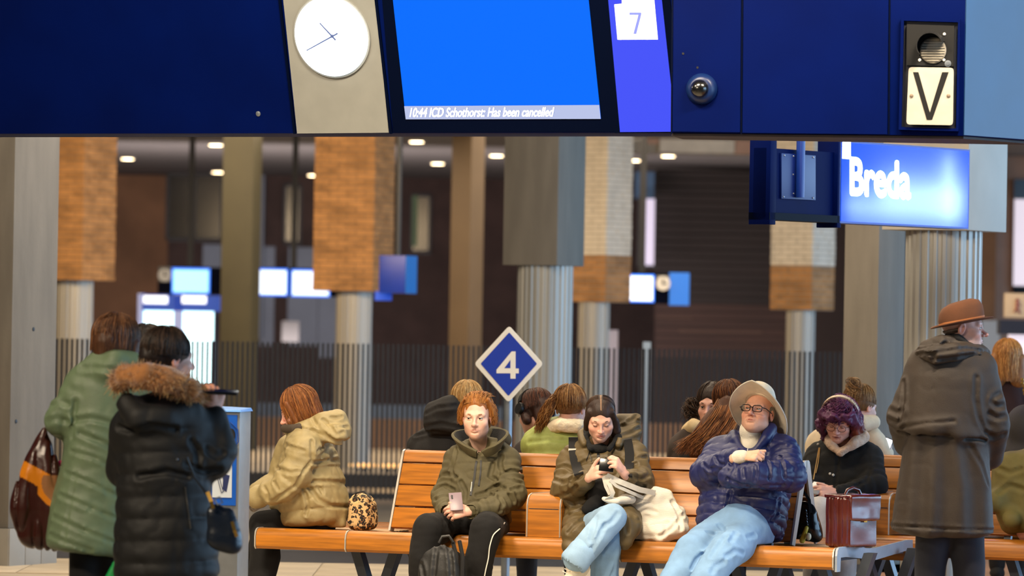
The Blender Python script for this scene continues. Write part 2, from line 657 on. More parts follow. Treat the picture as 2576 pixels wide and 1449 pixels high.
M_steel = mat('galvanised_steel', (132, 140, 150), 0.4, metal=0.75, var=0.08, vscale=12)
M_wood = mat('varnished_wood', (166, 102, 24), 0.4, var=0.24, vscale=5.0, vstretch=(.5, 1.5, 12), bump=0.04, bscale=30, coat=0.12)

def rect_box(name, x0, y0, x1, y1, D, th, m, parent=None, bevel=0.0, kind=None):
    """upright box whose front face covers the pixel rectangle at distance D"""
    xm, ym = (x0 + x1) / 2, (y0 + y1) / 2
    a, b = P(x0, ym, D)[0], P(x1, ym, D)[0]
    zt, zb = P(xm, y0, D)[2], P(xm, y1, D)[2]
    o = MB().aabb(a, b, D, D + th, zb, zt).build(name, m, parent, bevel=bevel)
    if kind:
        o['kind'] = kind
    return o

# ------------------------------------------------------------------ floor
struct(MB().aabb(-26, 26, 4, 96, -0.3, 0.0).build('floor', M_floor))
fl = bpy.data.objects['floor']
for i, (ya, yb, x0, x1) in enumerate(((32.0, 33.8, -14, 3.2),)):
    mb = MB()
    mb.add([(x0, ya - x0 * 0.0, 0.004), (x1, ya, 0.004), (x1, yb, 0.004), (x0, yb, 0.004)], [(0, 1, 2, 3)])
    mb.build('dark_floor_band', M_band, fl)
M_warmfl = mat('floor_warm_paving', (168, 122, 92), 0.4, var=0.15, vscale=2)
MB().add([(2.1, 22, 0.004), (14, 22, 0.004), (14, 60, 0.004), (2.6, 36, 0.004)], [(0, 1, 2, 3)]).build('warm_paving', M_warmfl, fl)
# paving slabs under the bench that can be told apart
M_slab = mat('paving_slab', (186, 172, 150), 0.5, var=0.10, vscale=2.5, bump=0.1, bscale=30)
slab_me = None
for i in range(9):
    for j in range(3):
        x, y = -3.4 + i * 0.62, 30.35 + j * 0.62
        if slab_me is None:
            o = MB().aabb(-.305, .305, -.305, .305, 0, 0.008).build('paving_slab', M_slab, fl, bevel=0.002, origin=None)
            slab_me = o
            o.location = (x, y, 0)
        else:
            o = slab_me.copy()
            COL.objects.link(o)
            o.parent = fl
            o.location = (x, y, 0)

# ------------------------------------------------------------------ columns
def square_column(name, xl, xc, xr, y0, y1, Dc, m, parent=None, z0=None, z1=None):
    """square shaft seen across a corner: pixel x of left edge, corner, right edge"""
    ym = (y0 + y1) / 2
    C = P(xc, ym, Dc)
    best = None
    for a in np.linspace(0.15, 3.0, 58):
        for ph in np.radians(np.linspace(3, 87, 85)):
            l = C + V3(-math.cos(ph), math.sin(ph), 0) * a
            r = C + V3(math.sin(ph), math.cos(ph), 0) * a
            e = abs(pix(l)[0] - xl) + abs(pix(r)[0] - xr)
            if best is None or e < best[0]:
                best = (e, a, ph)
    _, a, ph = best
    el, er = V3(-math.cos(ph), math.sin(ph), 0) * a, V3(math.sin(ph), math.cos(ph), 0) * a
    zt = P(xc, y0, Dc)[2] if z1 is None else z1
    zb = P(xc, y1, Dc)[2] if z0 is None else z0
    C0 = V3(C[0], C[1], zb)
    o = MB().prism([C0, C0 + er, C0 + er + el, C0 + el], (0, 0, zt - zb)).build(name, m, parent, bevel=0.006)
    return o, C0, el, er, zt

def bricks(name, C0, el, er, z0, z1, m, parent, bh=0.062, bl=0.21, gap=0.01):
    """brick courses on the two visible faces of a shaft, real raised pieces joined into one"""
    mb = MB()
    n = 0
    for e, other in ((el, er), (er, el)):
        L = np.linalg.norm(e)
        eu, on = e / L, -other / np.linalg.norm(other)
        z = z0
        row = 0
        while z < z1 - 0.02:
            hgt = min(bh, z1 - z)
            x = -bl / 2 if row % 2 else 0.0
            while x < L - 0.01:
                a, b = max(x, 0), min(x + bl - gap, L)
                if b - a > 0.02:
                    dz = random.uniform(0.004, 0.012)
                    c = C0 + eu * (a + b) / 2 + on * (dz / 2) + V3(0, 0, z - C0[2] + hgt / 2)
                    mb.box(c, eu * (b - a) / 2, on * dz / 2, (0, 0, (hgt - gap) / 2))
                    n += 1
                x += bl
            z += bh
            row += 1
    o = mb.build(name, m, parent)
    o['kind'] = 'stuff'
    return o

def fluted(name, xl, xr, D, z0, z1, m, parent=None, n=22, depth=0.05):
    c = (P((xl + xr) / 2, 800, D))
    R = (P(xr, 800, D)[0] - P(xl, 800, D)[0]) / 2
    k = n * 6
    ring = []
    for i in range(k):
        th = 2 * math.pi * i / k
        w = 1 - depth * (1 if (i % 6) in (3, 4, 5) else 0)
        ring.append((R * w * math.cos(th), R * w * math.sin(th)))
    mb = MB()
    mb.prism([V3(c[0] + x, c[1] + y, z0) for x, y in ring], (0, 0, z1 - z0))
    return mb.build(name, m, parent)

def column(label, cap, shaft, Dc, mcap, brick=None, white_to=None, nfl=22, group=None, split=None):
    xl, xc, xr, y0, y1 = cap
    C = P(xc, y1, Dc)
    t = thing('column', label, 'column', (P(xc, 800, Dc)[0], Dc, 0), group)
    o, C0, el, er, zt = square_column('capital', xl, xc, xr, y0, y1, Dc, mcap, t)
    if brick is not None:
        if split is None:
            bricks('brick_courses', C0, el, er, C0[2], zt, brick, t)
        else:
            zs = P(xc, split, Dc)[2]
            bricks('brick_courses', C0, el, er, C0[2], zs, M_brick, t)
            bricks('white_brick_courses', C0, el, er, zs, zt, M_brickw, t)
    mid = C0 + (el + er) / 2
    Ds = mid[1]
    fluted('shaft', shaft[0], shaft[1], Ds, 0.0, C0[2] + 0.01, M_flute, t, n=nfl)
    return t

# tall concrete pillars
t = thing('pillar', 'square concrete pillar on a tiled plinth beside the women standing with bags', 'pillar', tuple(V3(*P(30, 1330, 30.8)[:2], 0)))
o, C0, el, er, zt = square_column('shaft', -160, 30, 143, 300, 1330, 30.8, M_conc, t, z1=5.2)
zb = C0[2]
nl, nr = el / np.linalg.norm(el), er / np.linalg.norm(er)
for e, other in ((nl, nr), (nr, nl)):
    L = np.linalg.norm(el) + 0.04
    k = 3
    for i in range(k):
        a, b = -0.02 + L * i / k + 0.003, -0.02 + L * (i + 1) / k - 0.003
        cc = C0 + e * (a + b) / 2 - other * 0.012
        MB().box(V3(cc[0], cc[1], zb / 2), e * (b - a) / 2, other * 0.012, (0, 0, zb / 2)).build('tile', M_plinth, t, bevel=0.003)
MB().prism([V3(*(C0 + nl * .02 + nr * .02)[:2], 0), V3(*(C0 + er - nr * .02 + nl * .02)[:2], 0), V3(*(C0 + er + el - nr * .02 - nl * .02)[:2], 0), V3(*(C0 + el + nr * .02 - nl * .02)[:2], 0)], (0, 0, zb)).build('plinth_core', M_conc, t)
for (px, py) in ((84, 828), (40, 1060)):
    q = on_plane(px, py, C0, -nl)
    MB().lathe(q, -nl, [(0.012, -0.004), (0.014, 0.003), (0.008, 0.005)], 10).build('cone_hole', M_frame_d, t, smooth=True)

t = thing('pillar', 'square concrete pillar standing beside the fluted column behind the name sign', 'pillar', tuple(V3(*P(2208, 900, 33.0)[:2], 0)))
square_column('shaft', 2129, 2211, 2277, 360, 900, 33.0, M_conc, t, z0=0.0, z1=5.2)

column('fluted column with plain concrete capital rising behind the diamond number sign', (1272, 1405, 1472, 200, 668), (1300, 1440), 39.0, M_conc, nfl=26)
column('large fluted column with pale capital behind the illuminated name sign', (2215, 2437, 2537, 200, 579), (2275, 2468), 30.2, mat('pale_cladding', (176, 170, 158), 0.6, var=0.05, vscale=3), nfl=26)
column('column with brown brick capital beside the concrete pillar on the tiled plinth', (90, 210, 291, 200, 705), (140, 233), 52.0, M_mort, M_brick)
column('column with wide orange brick capital next to the blue sign box', (796, 941, 991, 200, 733), (845, 935), 53.0, M_mort, M_brick)
column('column with white brick capital above an orange band, beside the plain concrete capital', (1440, 1527, 1590, 200, 760), (1455, 1533), 56.0, M_mortw, M_brick, split=642)
column('column with cream brick capital above an orange band, under the hanging name sign', (1936, 2045, 2101, 300, 780), (1978, 2050), 56.0, M_mortw, M_brick, split=668)
t = thing('column', 'slim dark olive column rising in front of the dark hall windows', 'column', tuple(V3(*P(610, 800, 60)[:2], 0)))
square_column('shaft', 560, 634, 656, 352, 850, 60.0, mat('olive_column', (60, 55, 34), 0.7, var=0.08, vscale=2), t, z0=0.0, z1=4.3)
t = thing('column', 'slim brown column standing behind the fence near the fluted column', 'column', tuple(V3(*P(1190, 800, 60)[:2], 0)))
square_column('shaft', 1130, 1182, 1216, 402, 850, 60.0, mat('brown_column', (92, 76, 56), 0.7, var=0.06, vscale=2), t, z0=0.0, z1=4.2)

# ------------------------------------------------------------------ far hall
DW = 85.0
zc = 4.25
struct(MB().aabb(-24, 12.5, 44, DW + 0.5, zc, zc + 0.3).build('ceiling', M_ceil))
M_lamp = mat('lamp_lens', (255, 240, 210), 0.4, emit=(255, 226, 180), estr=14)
M_lampr = mat('lamp_ring', (190, 188, 182), 0.4)
for (px, py) in ((321, 398), (543, 363), (548, 432), (1048, 355), (1101, 410), (1249, 390), (1594, 402), (1681, 391), (797, 446)):  # the last spot is a reflection, built here like a downlight
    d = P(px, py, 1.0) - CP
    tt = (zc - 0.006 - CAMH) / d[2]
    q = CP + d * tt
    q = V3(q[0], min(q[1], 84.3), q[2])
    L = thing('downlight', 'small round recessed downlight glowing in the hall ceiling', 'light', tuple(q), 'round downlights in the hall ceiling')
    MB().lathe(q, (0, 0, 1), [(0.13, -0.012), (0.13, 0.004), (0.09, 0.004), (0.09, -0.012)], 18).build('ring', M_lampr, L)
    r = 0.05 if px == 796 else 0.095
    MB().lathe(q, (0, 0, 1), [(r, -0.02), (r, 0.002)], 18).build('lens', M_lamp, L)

wb = struct(rect_box('wall_back', -1100, 300, 1960, 1330, DW, 0.3, M_brickd))
def wall_piece(name, x0, y0, x1, y1, m, d=0.06, D=DW):
    return rect_box(name, x0, y0, x1, y1, D - d, d, m, wb)
wall_piece('brown_brick_panel', 150, 440, 420, 1000, M_brickb, 0.05)
wall_piece('column_strip', 655, 440, 662, 850, M_panel, 0.3)
for r in ((510, 615, 556, 672), (656, 620, 690, 870), (724, 622, 800, 870), (800, 745, 850, 900)):
    wall_piece('wall_panel', *r, M_panel, 0.05)
wall_piece('dark_opening', 709, 808, 752, 860, M_glassd, 0.09)
def dark_window(n, x0, y0, x1, y1, D=DW, cols=2, rows=1):
    w = rect_box('window_%d' % n, x0, y0, x1, y1, D - 0.05, 0.05, M_glassd)
    struct(w)
    a, b = P(x0, (y0 + y1) / 2, D)[0], P(x1, (y0 + y1) / 2, D)[0]
    zt, zb = P((x0 + x1) / 2, y0, D)[2], P((x0 + x1) / 2, y1, D)[2]
    f = MB()
    for i in range(cols + 1):
        x = a + (b - a) * i / cols
        f.aabb(x - .025, x + .025, D - .10, D - .05, zb, zt)
    for i in range(rows + 1):
        z = zb + (zt - zb) * i / rows
        f.aabb(a, b, D - .10, D - .05, z - .025, z + .025)
    f.build('window_frame', M_frame_d, w)
    rect_box('window_sill', x0 - 2, y1, x1 + 2, y1 + 6, D - 0.2, 0.2, M_frame_d, w)
    return w
dark_window(1, 422, 440, 558, 602)
dark_window(2, 716, 466, 756, 610, cols=1)
dark_window(3, 1036, 492, 1082, 634, cols=1)
M_green = mat('green_lit_strip', (60, 80, 50), 0.5, emit=(80, 110, 60), estr=0.15)
rect_box('lit_strip', 1037, 492, 1050, 620, DW - 0.12, 0.06, M_green, bpy.data.objects['window_3'])

# darker hall front with weathered relief lines
wd = struct(rect_box('wall_hall', 1646, 430, 2140, 1330, 76.0, 0.3, mat('dark_boards', (44, 32, 28), 0.8, var=0.15, vscale=1.0)))
M_board = mat('dark_board', (34, 26, 24), 0.75, var=0.2, vscale=1.5, vstretch=(.4, 1, 3))
M_board2 = mat('brown_board', (60, 40, 33), 0.75, var=0.2, vscale=1.5, vstretch=(.4, 1, 3))
for k in range(24):
    y0 = 432 + k * 19.6
    rect_box('board', 1647, y0 + 1.2, 1985, y0 + 18.4, 75.96, 0.04, M_board if k < 17 else M_board2, wd)
M_relief = mat('relief_stroke', (92, 70, 58), 0.8)
rect_box('relief_strip', 1708, 832, 1918, 836, 75.93, 0.03, M_relief, wd)
rect_box('relief_strip', 1650, 798, 1742, 801, 75.93, 0.03, M_relief, wd)
lw = rect_box('window_4', 1610, 500, 1646, 668, 75.2, 0.05, mat('lit_window_lilac', (205, 200, 220), 0.4, emit=(190, 186, 215), estr=0.55))
struct(lw)
rect_box('window_frame', 1604, 494, 1610, 674, 75.15, 0.1, M_frame_d, lw)
rect_box('window_frame', 1604, 668, 1650, 674, 75.15, 0.1, M_frame_d, lw)
rect_box('upper_panel', 1598, 432, 1646, 500, 75.6, 0.1, mat('panel_blue', (52, 84, 116), 0.5), wd)
# upper storey facade above the soffit on the right
wu = struct(rect_box('wall_upper', 1470, 300, 2240, 388, 66.0, 0.4, M_mortw))
for (x0, x1, m, y1) in ((1475, 1622, M_brickw, 352), (1622, 1660, M_brickp, 362), (1660, 1850, M_brickw, 384), (1850, 1905, M_brickp, 388), (1905, 2080, M_brickp, 388), (2080, 2240, M_brickw, 388)):
    rect_box('facade_panel', x0, 310, x1 - 2, y1, 65.95, 0.06, m, wu)
# lamp post strips glimpsed past the white brick column
rect_box('lit_post', 1530, 830, 1552, 1157, 58.0, 0.1, mat('post_lilac', (190, 186, 205), 0.5)).update_tag()
tag(bpy.data.objects['lit_post'], 'pale lilac post standing just right of the white brick column', 'post')
tag(rect_box('lit_post', 1615, 860, 1634, 1231, 48.0, 0.08, mat('post_blue', (120, 140, 165), 0.5)), 'blue grey slim post standing behind the fence below the dark boarded wall', 'post')

# outside, right of the hall
wr = struct(rect_box('wall_right', 2040, 300, 2140, 1330, 95.0, 0.3, mat('bright_plaster', (150, 175, 215), 0.6, emit=(150, 175, 215), estr=0.0)))
M_sky = mat('sky_gap_glow', (190, 208, 240), 0.3, emit=(170, 195, 240), estr=0.75)
w5 = struct(rect_box('window_5', 2100, 560, 2136, 880, 94.9, 0.05, M_sky))  # glowing panel standing for daylight in the sky gap
rect_box('window_bar', 2100, 778, 2136, 786, 94.8, 0.08, M_white, w5)
w6 = struct(rect_box('window_6', 2050, 790, 2128, 884, 94.0, 0.05, mat('blue_reflection', (130, 160, 205), 0.3, emit=(130, 160, 205), estr=0.5)))  # light blue reflection, put in as a glowing coloured panel
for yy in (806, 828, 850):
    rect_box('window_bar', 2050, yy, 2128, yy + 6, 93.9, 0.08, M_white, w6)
wf = struct(rect_box('wall_facade', 2466, 300, 2700, 1400, 70.0, 0.3, M_brickp))
rect_box('brown_brick_pier', 2466, 300, 2507, 806, 69.0, 0.9, M_brickb, wf)
rect_box('pale_pier', 2466, 806, 2512, 1300, 68.9, 0.9, mat('pale_pier', (176, 182, 190), 0.6), wf)
w7 = struct(rect_box('window_7', 2550, 452, 2700, 760, 69.9, 0.1, M_glassd))
rect_box('blue_pane', 2551, 452, 2700, 500, 69.85, 0.06, mat('pane_blue', (60, 88, 112), 0.3), w7)
rect_box('lit_pane', 2551, 502, 2700, 720, 69.85, 0.06, mat('lit_pane', (226, 214, 226), 0.3, emit=(226, 214, 226), estr=0.8), w7)
sg = thing('direction_sign', 'beige wall sign with a small red figure beyond the man in the brown hat', 'sign', tuple(P(2580, 800, 50)))
rect_box('sign_board', 2527, 738, 2660, 800, 50.0, 0.08, mat('sign_beige', (206, 180, 148), 0.5, emit=(206, 180, 148), estr=0.12), sg, bevel=0.01)
M_red = mat('pictogram_red', (150, 50, 40), 0.5)
q0 = P(2559, 772, 49.98)
mbp = MB().lathe(q0 + V3(0, 0, 0.07), (0, 1, 0), [(0.018, -.005), (0.018, .005)], 12)
mbp.tube([q0 + V3(0, 0, .05), q0 + V3(-.005, 0, 0.0)], 0.014, 6).tube([q0, q0 + V3(.03, 0, -.07)], 0.009, 6).tube([q0, q0 + V3(-.03, 0, -.06)], 0.009, 6).tube([q0 + V3(0, 0, .045), q0 + V3(.035, 0, .01)], 0.007, 6)
mbp.build('pictogram', M_red, sg)
rect_box('header_board', 2515, 806, 2690, 842, 49.9, 0.3, mat('header_navy', (28, 30, 48), 0.5), sg)
tag(rect_box('lit_display', 2540, 842, 2690, 892, 50.2, 0.2, mat('display_white', (240, 225, 235), 0.4, emit=(240, 225, 235), estr=0.8)), 'glowing whitish display under the beige figure sign', 'display')

# low wall, light strip and step on the far side of the fence
tag(rect_box('low_wall', 560, 1058, 1760, 1152, 62.0, 0.4, mat('low_wall_brown', (104, 78, 58), 0.7, var=0.15, vscale=1.5)), 'low brown wall running behind the fence bars', 'wall')
tag(rect_box('blue_rail', 560, 1018, 1290, 1122, 64.0, 0.2, mat('rail_bluegrey', (66, 82, 104), 0.5, var=0.2, vscale=1.5)), 'blue grey rail panel above the low brown wall behind the fence', 'rail')
tag(rect_box('dark_plinth', -450, 1190, 1760, 1262, 47.0, 0.4, mat('dark_plinth', (24, 28, 38), 0.6)), 'dark plinth kerb at the foot of the fence', 'kerb')
M_bok = mat('warm_bollard_lens', (255, 210, 150), 0.4, emit=(255, 196, 120), estr=1.1)
for k in range(9):
    px = 884 + k * 15.5
    q = P(px, 1170 + k * .3, 47.2)
    ml_ = thing('marker_light', 'small warm round marker light in the row above the dark kerb', 'light', (q[0], q[1], px_z(px, 1190, 47.2)), 'row of marker lights behind the fence')
    MB().lathe(q - V3(0, .03, 0), (0, 1, 0), [(0.014, -.02), (0.024, 0), (0.014, .02)], 12).build('lens', M_bok, ml_, smooth=True)
    MB().tube([V3(q[0], q[1], px_z(955, 1190, 47.0) + .001), q], 0.012, 6).build('stem', M_frame_d, ml_)

# ------------------------------------------------------------------ fence
DF = 42.7
M_bar = mat('fence_bar', (44, 46, 52), 0.5, metal=0.3)
ft = thing('fence', 'tall dark metal bar fence crossing behind the benches', 'fence', (P(1100, 1270, DF)[0], DF, 0))
ztop = P(1100, 868, DF)[2]
xa, xb = P(-450, 870, DF)[0], P(2126, 870, DF)[0]
nb = 205
proto = None
base = np.array(ft.location)
for i in range(nb):
    x = xa + (xb - xa) * i / (nb - 1)
    if proto is None:
        proto = MB().aabb(-.0095, .0095, -.035, .035, 0.04, ztop).build('bar', M_bar, None)
        proto.parent = ft
        o = proto
    else:
        o = proto.copy()
        COL.objects.link(o)
        o.parent = ft
    o.location = (x - base[0], 0, 0)
MB().aabb(xa, xb, DF - .02, DF + .02, 0.05, 0.10).build('bottom_rail', M_bar, ft)
# ------------------------------------------------------------------ hanging platform sign
ZS = P(1690, 334, 24.5)[2]
def zline(px, z, D0):
    """point at height z over pixel column px near distance D0"""
    q = P(px, 334, D0)
    return V3(q[0], q[1], z)
B0, B1 = zline(0, ZS, 26.2), zline(1690, ZS, 24.5)
e1 = (B1 - B0) / np.linalg.norm(B1 - B0)
nh = V3(e1[1], -e1[0], 0)
if nh[1] > 0:
    nh = -nh
TAU = math.radians(15.4)
e2 = V3(0, 0, 1) * math.cos(TAU) + nh * math.sin(TAU)
nf = np.cross(e1, e2)
if nf[1] > 0:
    nf = -nf
sign = thing('platform_sign', 'long navy overhead platform sign with clock, blue display and track number', 'sign', tuple((B0 + B1) / 2))
back = -nh
# tilted housing
A0, A1 = B0 - e1 * 0.6, on_plane(1728, 334, B0, nf)
HT = 1.25
prof0 = [A0 + e2 * -0.0, A0 + e2 * HT, A0 + V3(0, 0, HT) + back * 0.35, A0 + back * 0.42]
MB().prism(prof0, A1 - A0).build('tilted_housing', M_navy, sign, bevel=0.004)
def S1(px, py, lift=0.0):
    return on_plane(px, py, B0, nf) + nf * lift
def face(name, quad, m, parent, lift=0.0, th=0.006, pl=S1, nn=None):
    nn = nf if nn is None else nn
    ring = [pl(px, py) + nn * lift for px, py in quad]
    return MB().prism(ring, nn * th).build(name, m, parent)
def lean(x, y):
    return x + (330 - y) * -0.115
# clock panel
cp = face('clock_panel', ((708, -60), (942, -60), (979, 333), (749, 335)), M_cream, sign, 0.0, 0.008)
for x in (743, 985):
    face('panel_seam', ((lean(x, -60) - 3, -60), (lean(x, -60) + 3, -60), (x + 3, 336), (x - 3, 336)), M_navy2, sign, 0.0, 0.009)
cc = S1(838, 90, 0.012)
M_dial = mat('clock_dial_lit', (255, 255, 255), 0.4, emit=(232, 246, 255), estr=5.0)
rad = 0.213
ring = [cc + e1 * rad * math.cos(a) + e2 * rad * math.sin(a) for a in np.linspace(0, 2 * math.pi, 65)[:-1]]
dial = MB().prism(ring, nf * 0.015).build('clock_dial', M_dial, sign)
ring2 = [cc + e1 * (rad + .012) * math.cos(a) + e2 * (rad + .012) * math.sin(a) - nf * 0.004 for a in np.linspace(0, 2 * math.pi, 65)[:-1]]
MB().prism(ring2, nf * 0.010).build('clock_rim', M_cream, sign)
M_hand = mat('clock_hand', (40, 50, 80), 0.5, emit=(120, 140, 200), estr=0.45)
hc = S1(842, 88, 0.03)
def hand(a, b, w0, w1):
    pa, pb = S1(*a, 0.03), S1(*b, 0.03)
    d = (pb - pa) / np.linalg.norm(pb - pa)
    s = np.cross(nf, d)
    MB().prism([pa - s * w0, pb - s * w1, pb + s * w1, pa + s * w0], nf * 0.003).build('clock_hand', M_hand, dial)
hand((856, 81), (778, 124), 0.0045, 0.003)
hand((851, 98), (811, 55), 0.0045, 0.003)
MB().lathe(hc, nf, [(0.009, -.004), (0.009, .004)], 12).build('hub', M_hand, dial)
# display
face('display_bezel', ((958, -60), (1512, -60), (1551, 331), (990, 333)), M_navy2, sign, 0.0, 0.006)
M_scr = mat('screen_blue', (2, 4, 10), 0.4, emit=(0, 110, 255), estr=1.0, spec=0.1)
scr = face('display_screen', ((984, -60), (1476, -60), (1513, 298), (1023, 299)), M_scr, sign, 0.004, 0.006)
M_tick = mat('screen_ticker', (4, 4, 6), 0.4, emit=(196, 206, 244), estr=0.9, spec=0.1)
face('ticker_bar', ((1019, 266), (1509.5, 263), (1513, 298), (1023, 299)), M_tick, scr, 0.0105, 0.001)
M_txt = mat('screen_white', (255, 255, 255), 0.3, emit=(255, 255, 255), estr=1.3)
M_txto = mat('screen_text_edge', (4, 4, 6), 0.4, emit=(150, 168, 228), estr=0.85, spec=0.1)
bl, br, tl = S1(1034, 292.5, 0.012), S1(1393, 291, 0.012), S1(1038, 270, 0.012)
lettering('ticker_text_shadow', '10:44 ICD Schothorst: Has been cancelled', M_txto, scr, bl + e1 * .002, br + e1 * .002, tl + e1 * .002, nf, 0.0004, bold=0.0021)
lettering('ticker_text', '10:44 ICD Schothorst: Has been cancelled', M_txt, scr, bl, br, tl, nf, 0.0032, bold=0.0010)
# track number panel
M_pan = mat('lightbox_violet', (3, 4, 12), 0.4, emit=(72, 86, 255), estr=0.95, spec=0.1)
face('number_bezel', ((1512, -60), (1680, -60), (1724, 333), (1548, 334)), M_navy2, sign, 0.001, 0.006)
pan = face('track_number_panel', ((1527, -60), (1660, -60), (1702, 330), (1562, 331)), M_pan, sign, 0.004, 0.008)
M_wlit = mat('lightbox_white', (255, 255, 255), 0.3, emit=(255, 255, 255), estr=1.15)
face('number_card', ((1548, 10), (1567, 8), (1566, -60), (1643, -60), (1657.5, 98), (1556, 98.5)), M_wlit, pan, 0.0125, 0.001)
M_num = mat('lightbox_numeral', (90, 100, 230), 0.3, emit=(92, 104, 240), estr=0.9)
MB().prism([S1(*q, 0.0142) for q in ((1586, 30), (1616, 30), (1616, 36), (1603.5, 84), (1596, 84), (1608.5, 36), (1586.5, 36))], nf * 0.001).build('numeral', M_num, pan)
q = S1(650, 286)
MB().lathe(q, nf, [(0.014, -.003), (0.014, .004), (0.006, .007)], 12).build('screw', M_steel, sign, smooth=True)
# straight housing on the right
R1, R2 = P(1688, 334, 24.2), P(2423, 342, 23.95)
R2[2] = R1[2]
e1r = (R2 - R1)
e1r = e1r / np.linalg.norm(e1r)
nr = V3(e1r[1], -e1r[0], 0)
if nr[1] > 0:
    nr = -nr
d2 = V3(math.cos(math.radians(49)), math.sin(math.radians(49)), 0)
R3 = R2 + d2 * 0.85
MB().prism([R1 - V3(0, 0, 0), R2, R3, R3 - nr * 0.1 + V3(-.3, .1, 0), R1 - nr * 0.5], (0, 0, 1.2)).build('straight_housing', M_navy, sign, bevel=0.003)
S2 = lambda px, py, lift=0.0: on_plane(px, py, R1, nr) + nr * lift
for x in (1692, 1868, 2239):
    face('panel_seam', ((x - 1.6, -60), (x + 1.6, -60), (x - 1.4, 338), (x - 4.6, 338)), M_navy2, sign, 0.0, 0.004, pl=S2, nn=nr)
face('service_panel', ((1697, -60), (1865, -60), (1862, 333), (1692, 331)), M_navy, sign, 0.0, 0.006, pl=S2, nn=nr)
face('service_panel', ((1872, -60), (2236, -60), (2232, 338), (1868, 334)), M_navy, sign, 0.0, 0.006, pl=S2, nn=nr)
nend = V3(d2[1], -d2[0], 0)
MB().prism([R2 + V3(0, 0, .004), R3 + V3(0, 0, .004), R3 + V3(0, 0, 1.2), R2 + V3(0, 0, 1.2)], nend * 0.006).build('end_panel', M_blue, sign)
MB().prism([R1 + V3(0, 0, -.002) - nr * .02, R2 + V3(0, 0, -.002) - nr * .02, R3 + V3(-.05, 0, -.002), R1 - nr * 0.45 + V3(0, 0, -.002)], (0, 0, -0.012)).build('underside_plate', mat('rust_brown', (46, 34, 34), 0.7, var=0.3, vscale=6), sign)
# dome camera
q = S2(1766, 224)
dm = MB().lathe(q, nr, [(0.079, 0.0), (0.079, 0.018), (0.060, 0.045), (0.050, 0.05)], 32).build('camera_ring', mat('ring_blue', (3, 30, 76), .4), sign, smooth=True)
q2 = S2(1763, 224, 0.04)
prof = [(0.048 * math.cos(a), 0.048 * math.sin(a)) for a in np.linspace(0, math.pi / 2 - .02, 10)]
MB().lathe(q2, nr, prof, 28).build('camera_dome', mat('dome_glass', (8, 8, 9), 0.04, coat=1.0), dm, smooth=True)
for (px, py) in ((1719, 135), (1755, 170)):
    MB().lathe(S2(px, py), nr, [(0.006, 0), (0.006, .008)], 8).build('screw', M_black, sign)
# departure signal with V plate
fr = MB()
ou = [(2268, 46), (2417, 50), (2412, 331), (2262, 327)]
inn = [(2275, 53), (2411, 57), (2406, 324), (2269, 320)]
pr = [S2(*p_) for p_ in ou] + [S2(*p_) for p_ in inn]
for k in range(4):
    k2 = (k + 1) % 4
    fr.prism([pr[k], pr[k2], pr[4 + k2], pr[4 + k]], nr * 0.03)
sigf = fr.build('signal_frame', M_navy, sign)
face('signal_recess', inn, mat('recess_dark', (10, 16, 34), 0.5), sign, 0.0005, 0.008, pl=S2, nn=nr)
sig = face('signal_housing', ((2283, 62), (2402, 66), (2400, 168), (2282, 165)), M_black, sign, 0.006, 0.03, pl=S2, nn=nr)
q = S2(2349, 128, 0.036)
MB().lathe(q, nr, [(0.066, 0.0), (0.066, 0.008), (0.060, 0.012)], 28).build('lens', mat('signal_lens', (128, 122, 110), 0.3, var=0.2, vscale=20), sig, smooth=True)
for k in range(-4, 5):
    hw = math.sqrt(max(0.060 ** 2 - (k * .013) ** 2, 1e-4))
    c = q + nr * 0.013 + V3(0, 0, k * .013)
    MB().box(c, e1r * hw, nr * 0.003, (0, 0, .0022)).build('louvre', mat('louvre', (150, 144, 132), 0.4), sig)
hood = []
for z_, rr in ((0.0, 0.074), (0.05, 0.072), (0.09, 0.068)):
    hood.append([q + nr * z_ + V3(0, 0, 0.02) - e1r * .012 + (e1r * math.cos(a) + V3(0, 0, 1) * math.sin(a)) * rr for a in np.linspace(0.35, math.pi + .7, 16)] +
                [q + nr * z_ + V3(0, 0, 0.02) - e1r * .012 + (e1r * math.cos(a) + V3(0, 0, 1) * math.sin(a)) * (rr - .006) for a in np.linspace(math.pi + .7, 0.35, 16)])
MB().loft(hood).build('visor', M_black, sig, smooth=True)
for (px, py) in ((2377, 87), (2315, 152), (2376, 152)):
    MB().lathe(S2(px, py, 0.036), nr, [(0.008, 0), (0.006, .006)], 10).build('screw', M_white, sig)
MB().lathe(S2(2386, 161, 0.036), nr, [(0.017, 0), (0.017, .004), (0.009, .005), (0.009, .009)], 14).build('screw', M_steel, sig)
def rr_ring(corners, pl, lift, r=0.1):
    c = [np.asarray(q, float) for q in corners]
    out = []
    for i in range(4):
        a, b, d = c[i - 1], c[i], c[(i + 1) % 4]
        for t in np.linspace(0, 1, 5):
            p_ = b + (a - b) * r * (1 - t) ** 2 + (d - b) * r * t ** 2
            out.append(pl(p_[0], p_[1], lift))
    return out
vp = MB().prism(rr_ring(((2288, 170), (2401, 172), (2399, 316), (2282, 314)), S2, 0.04, 0.07), nr * 0.008).build('letter_plate', mat('plate_ivory', (176, 170, 156), 0.5, var=0.06, vscale=12), sig)
MB().prism([S2(*p_, 0.049) for p_ in ((2299, 183), (2312.5, 183), (2341, 285), (2372, 183), (2388.5, 183), (2347, 302), (2333.5, 302))], nr * 0.002).build('letter', M_black, sig)
for (px, py) in ((2295, 242), (2388, 242)):
    MB().lathe(S2(px, py, 0.048), nr, [(0.010, 0), (0.008, .006), (0.003, .008)], 12).build('screw', mat('brown_screw', (120, 105, 88), 0.5), sig, smooth=True)

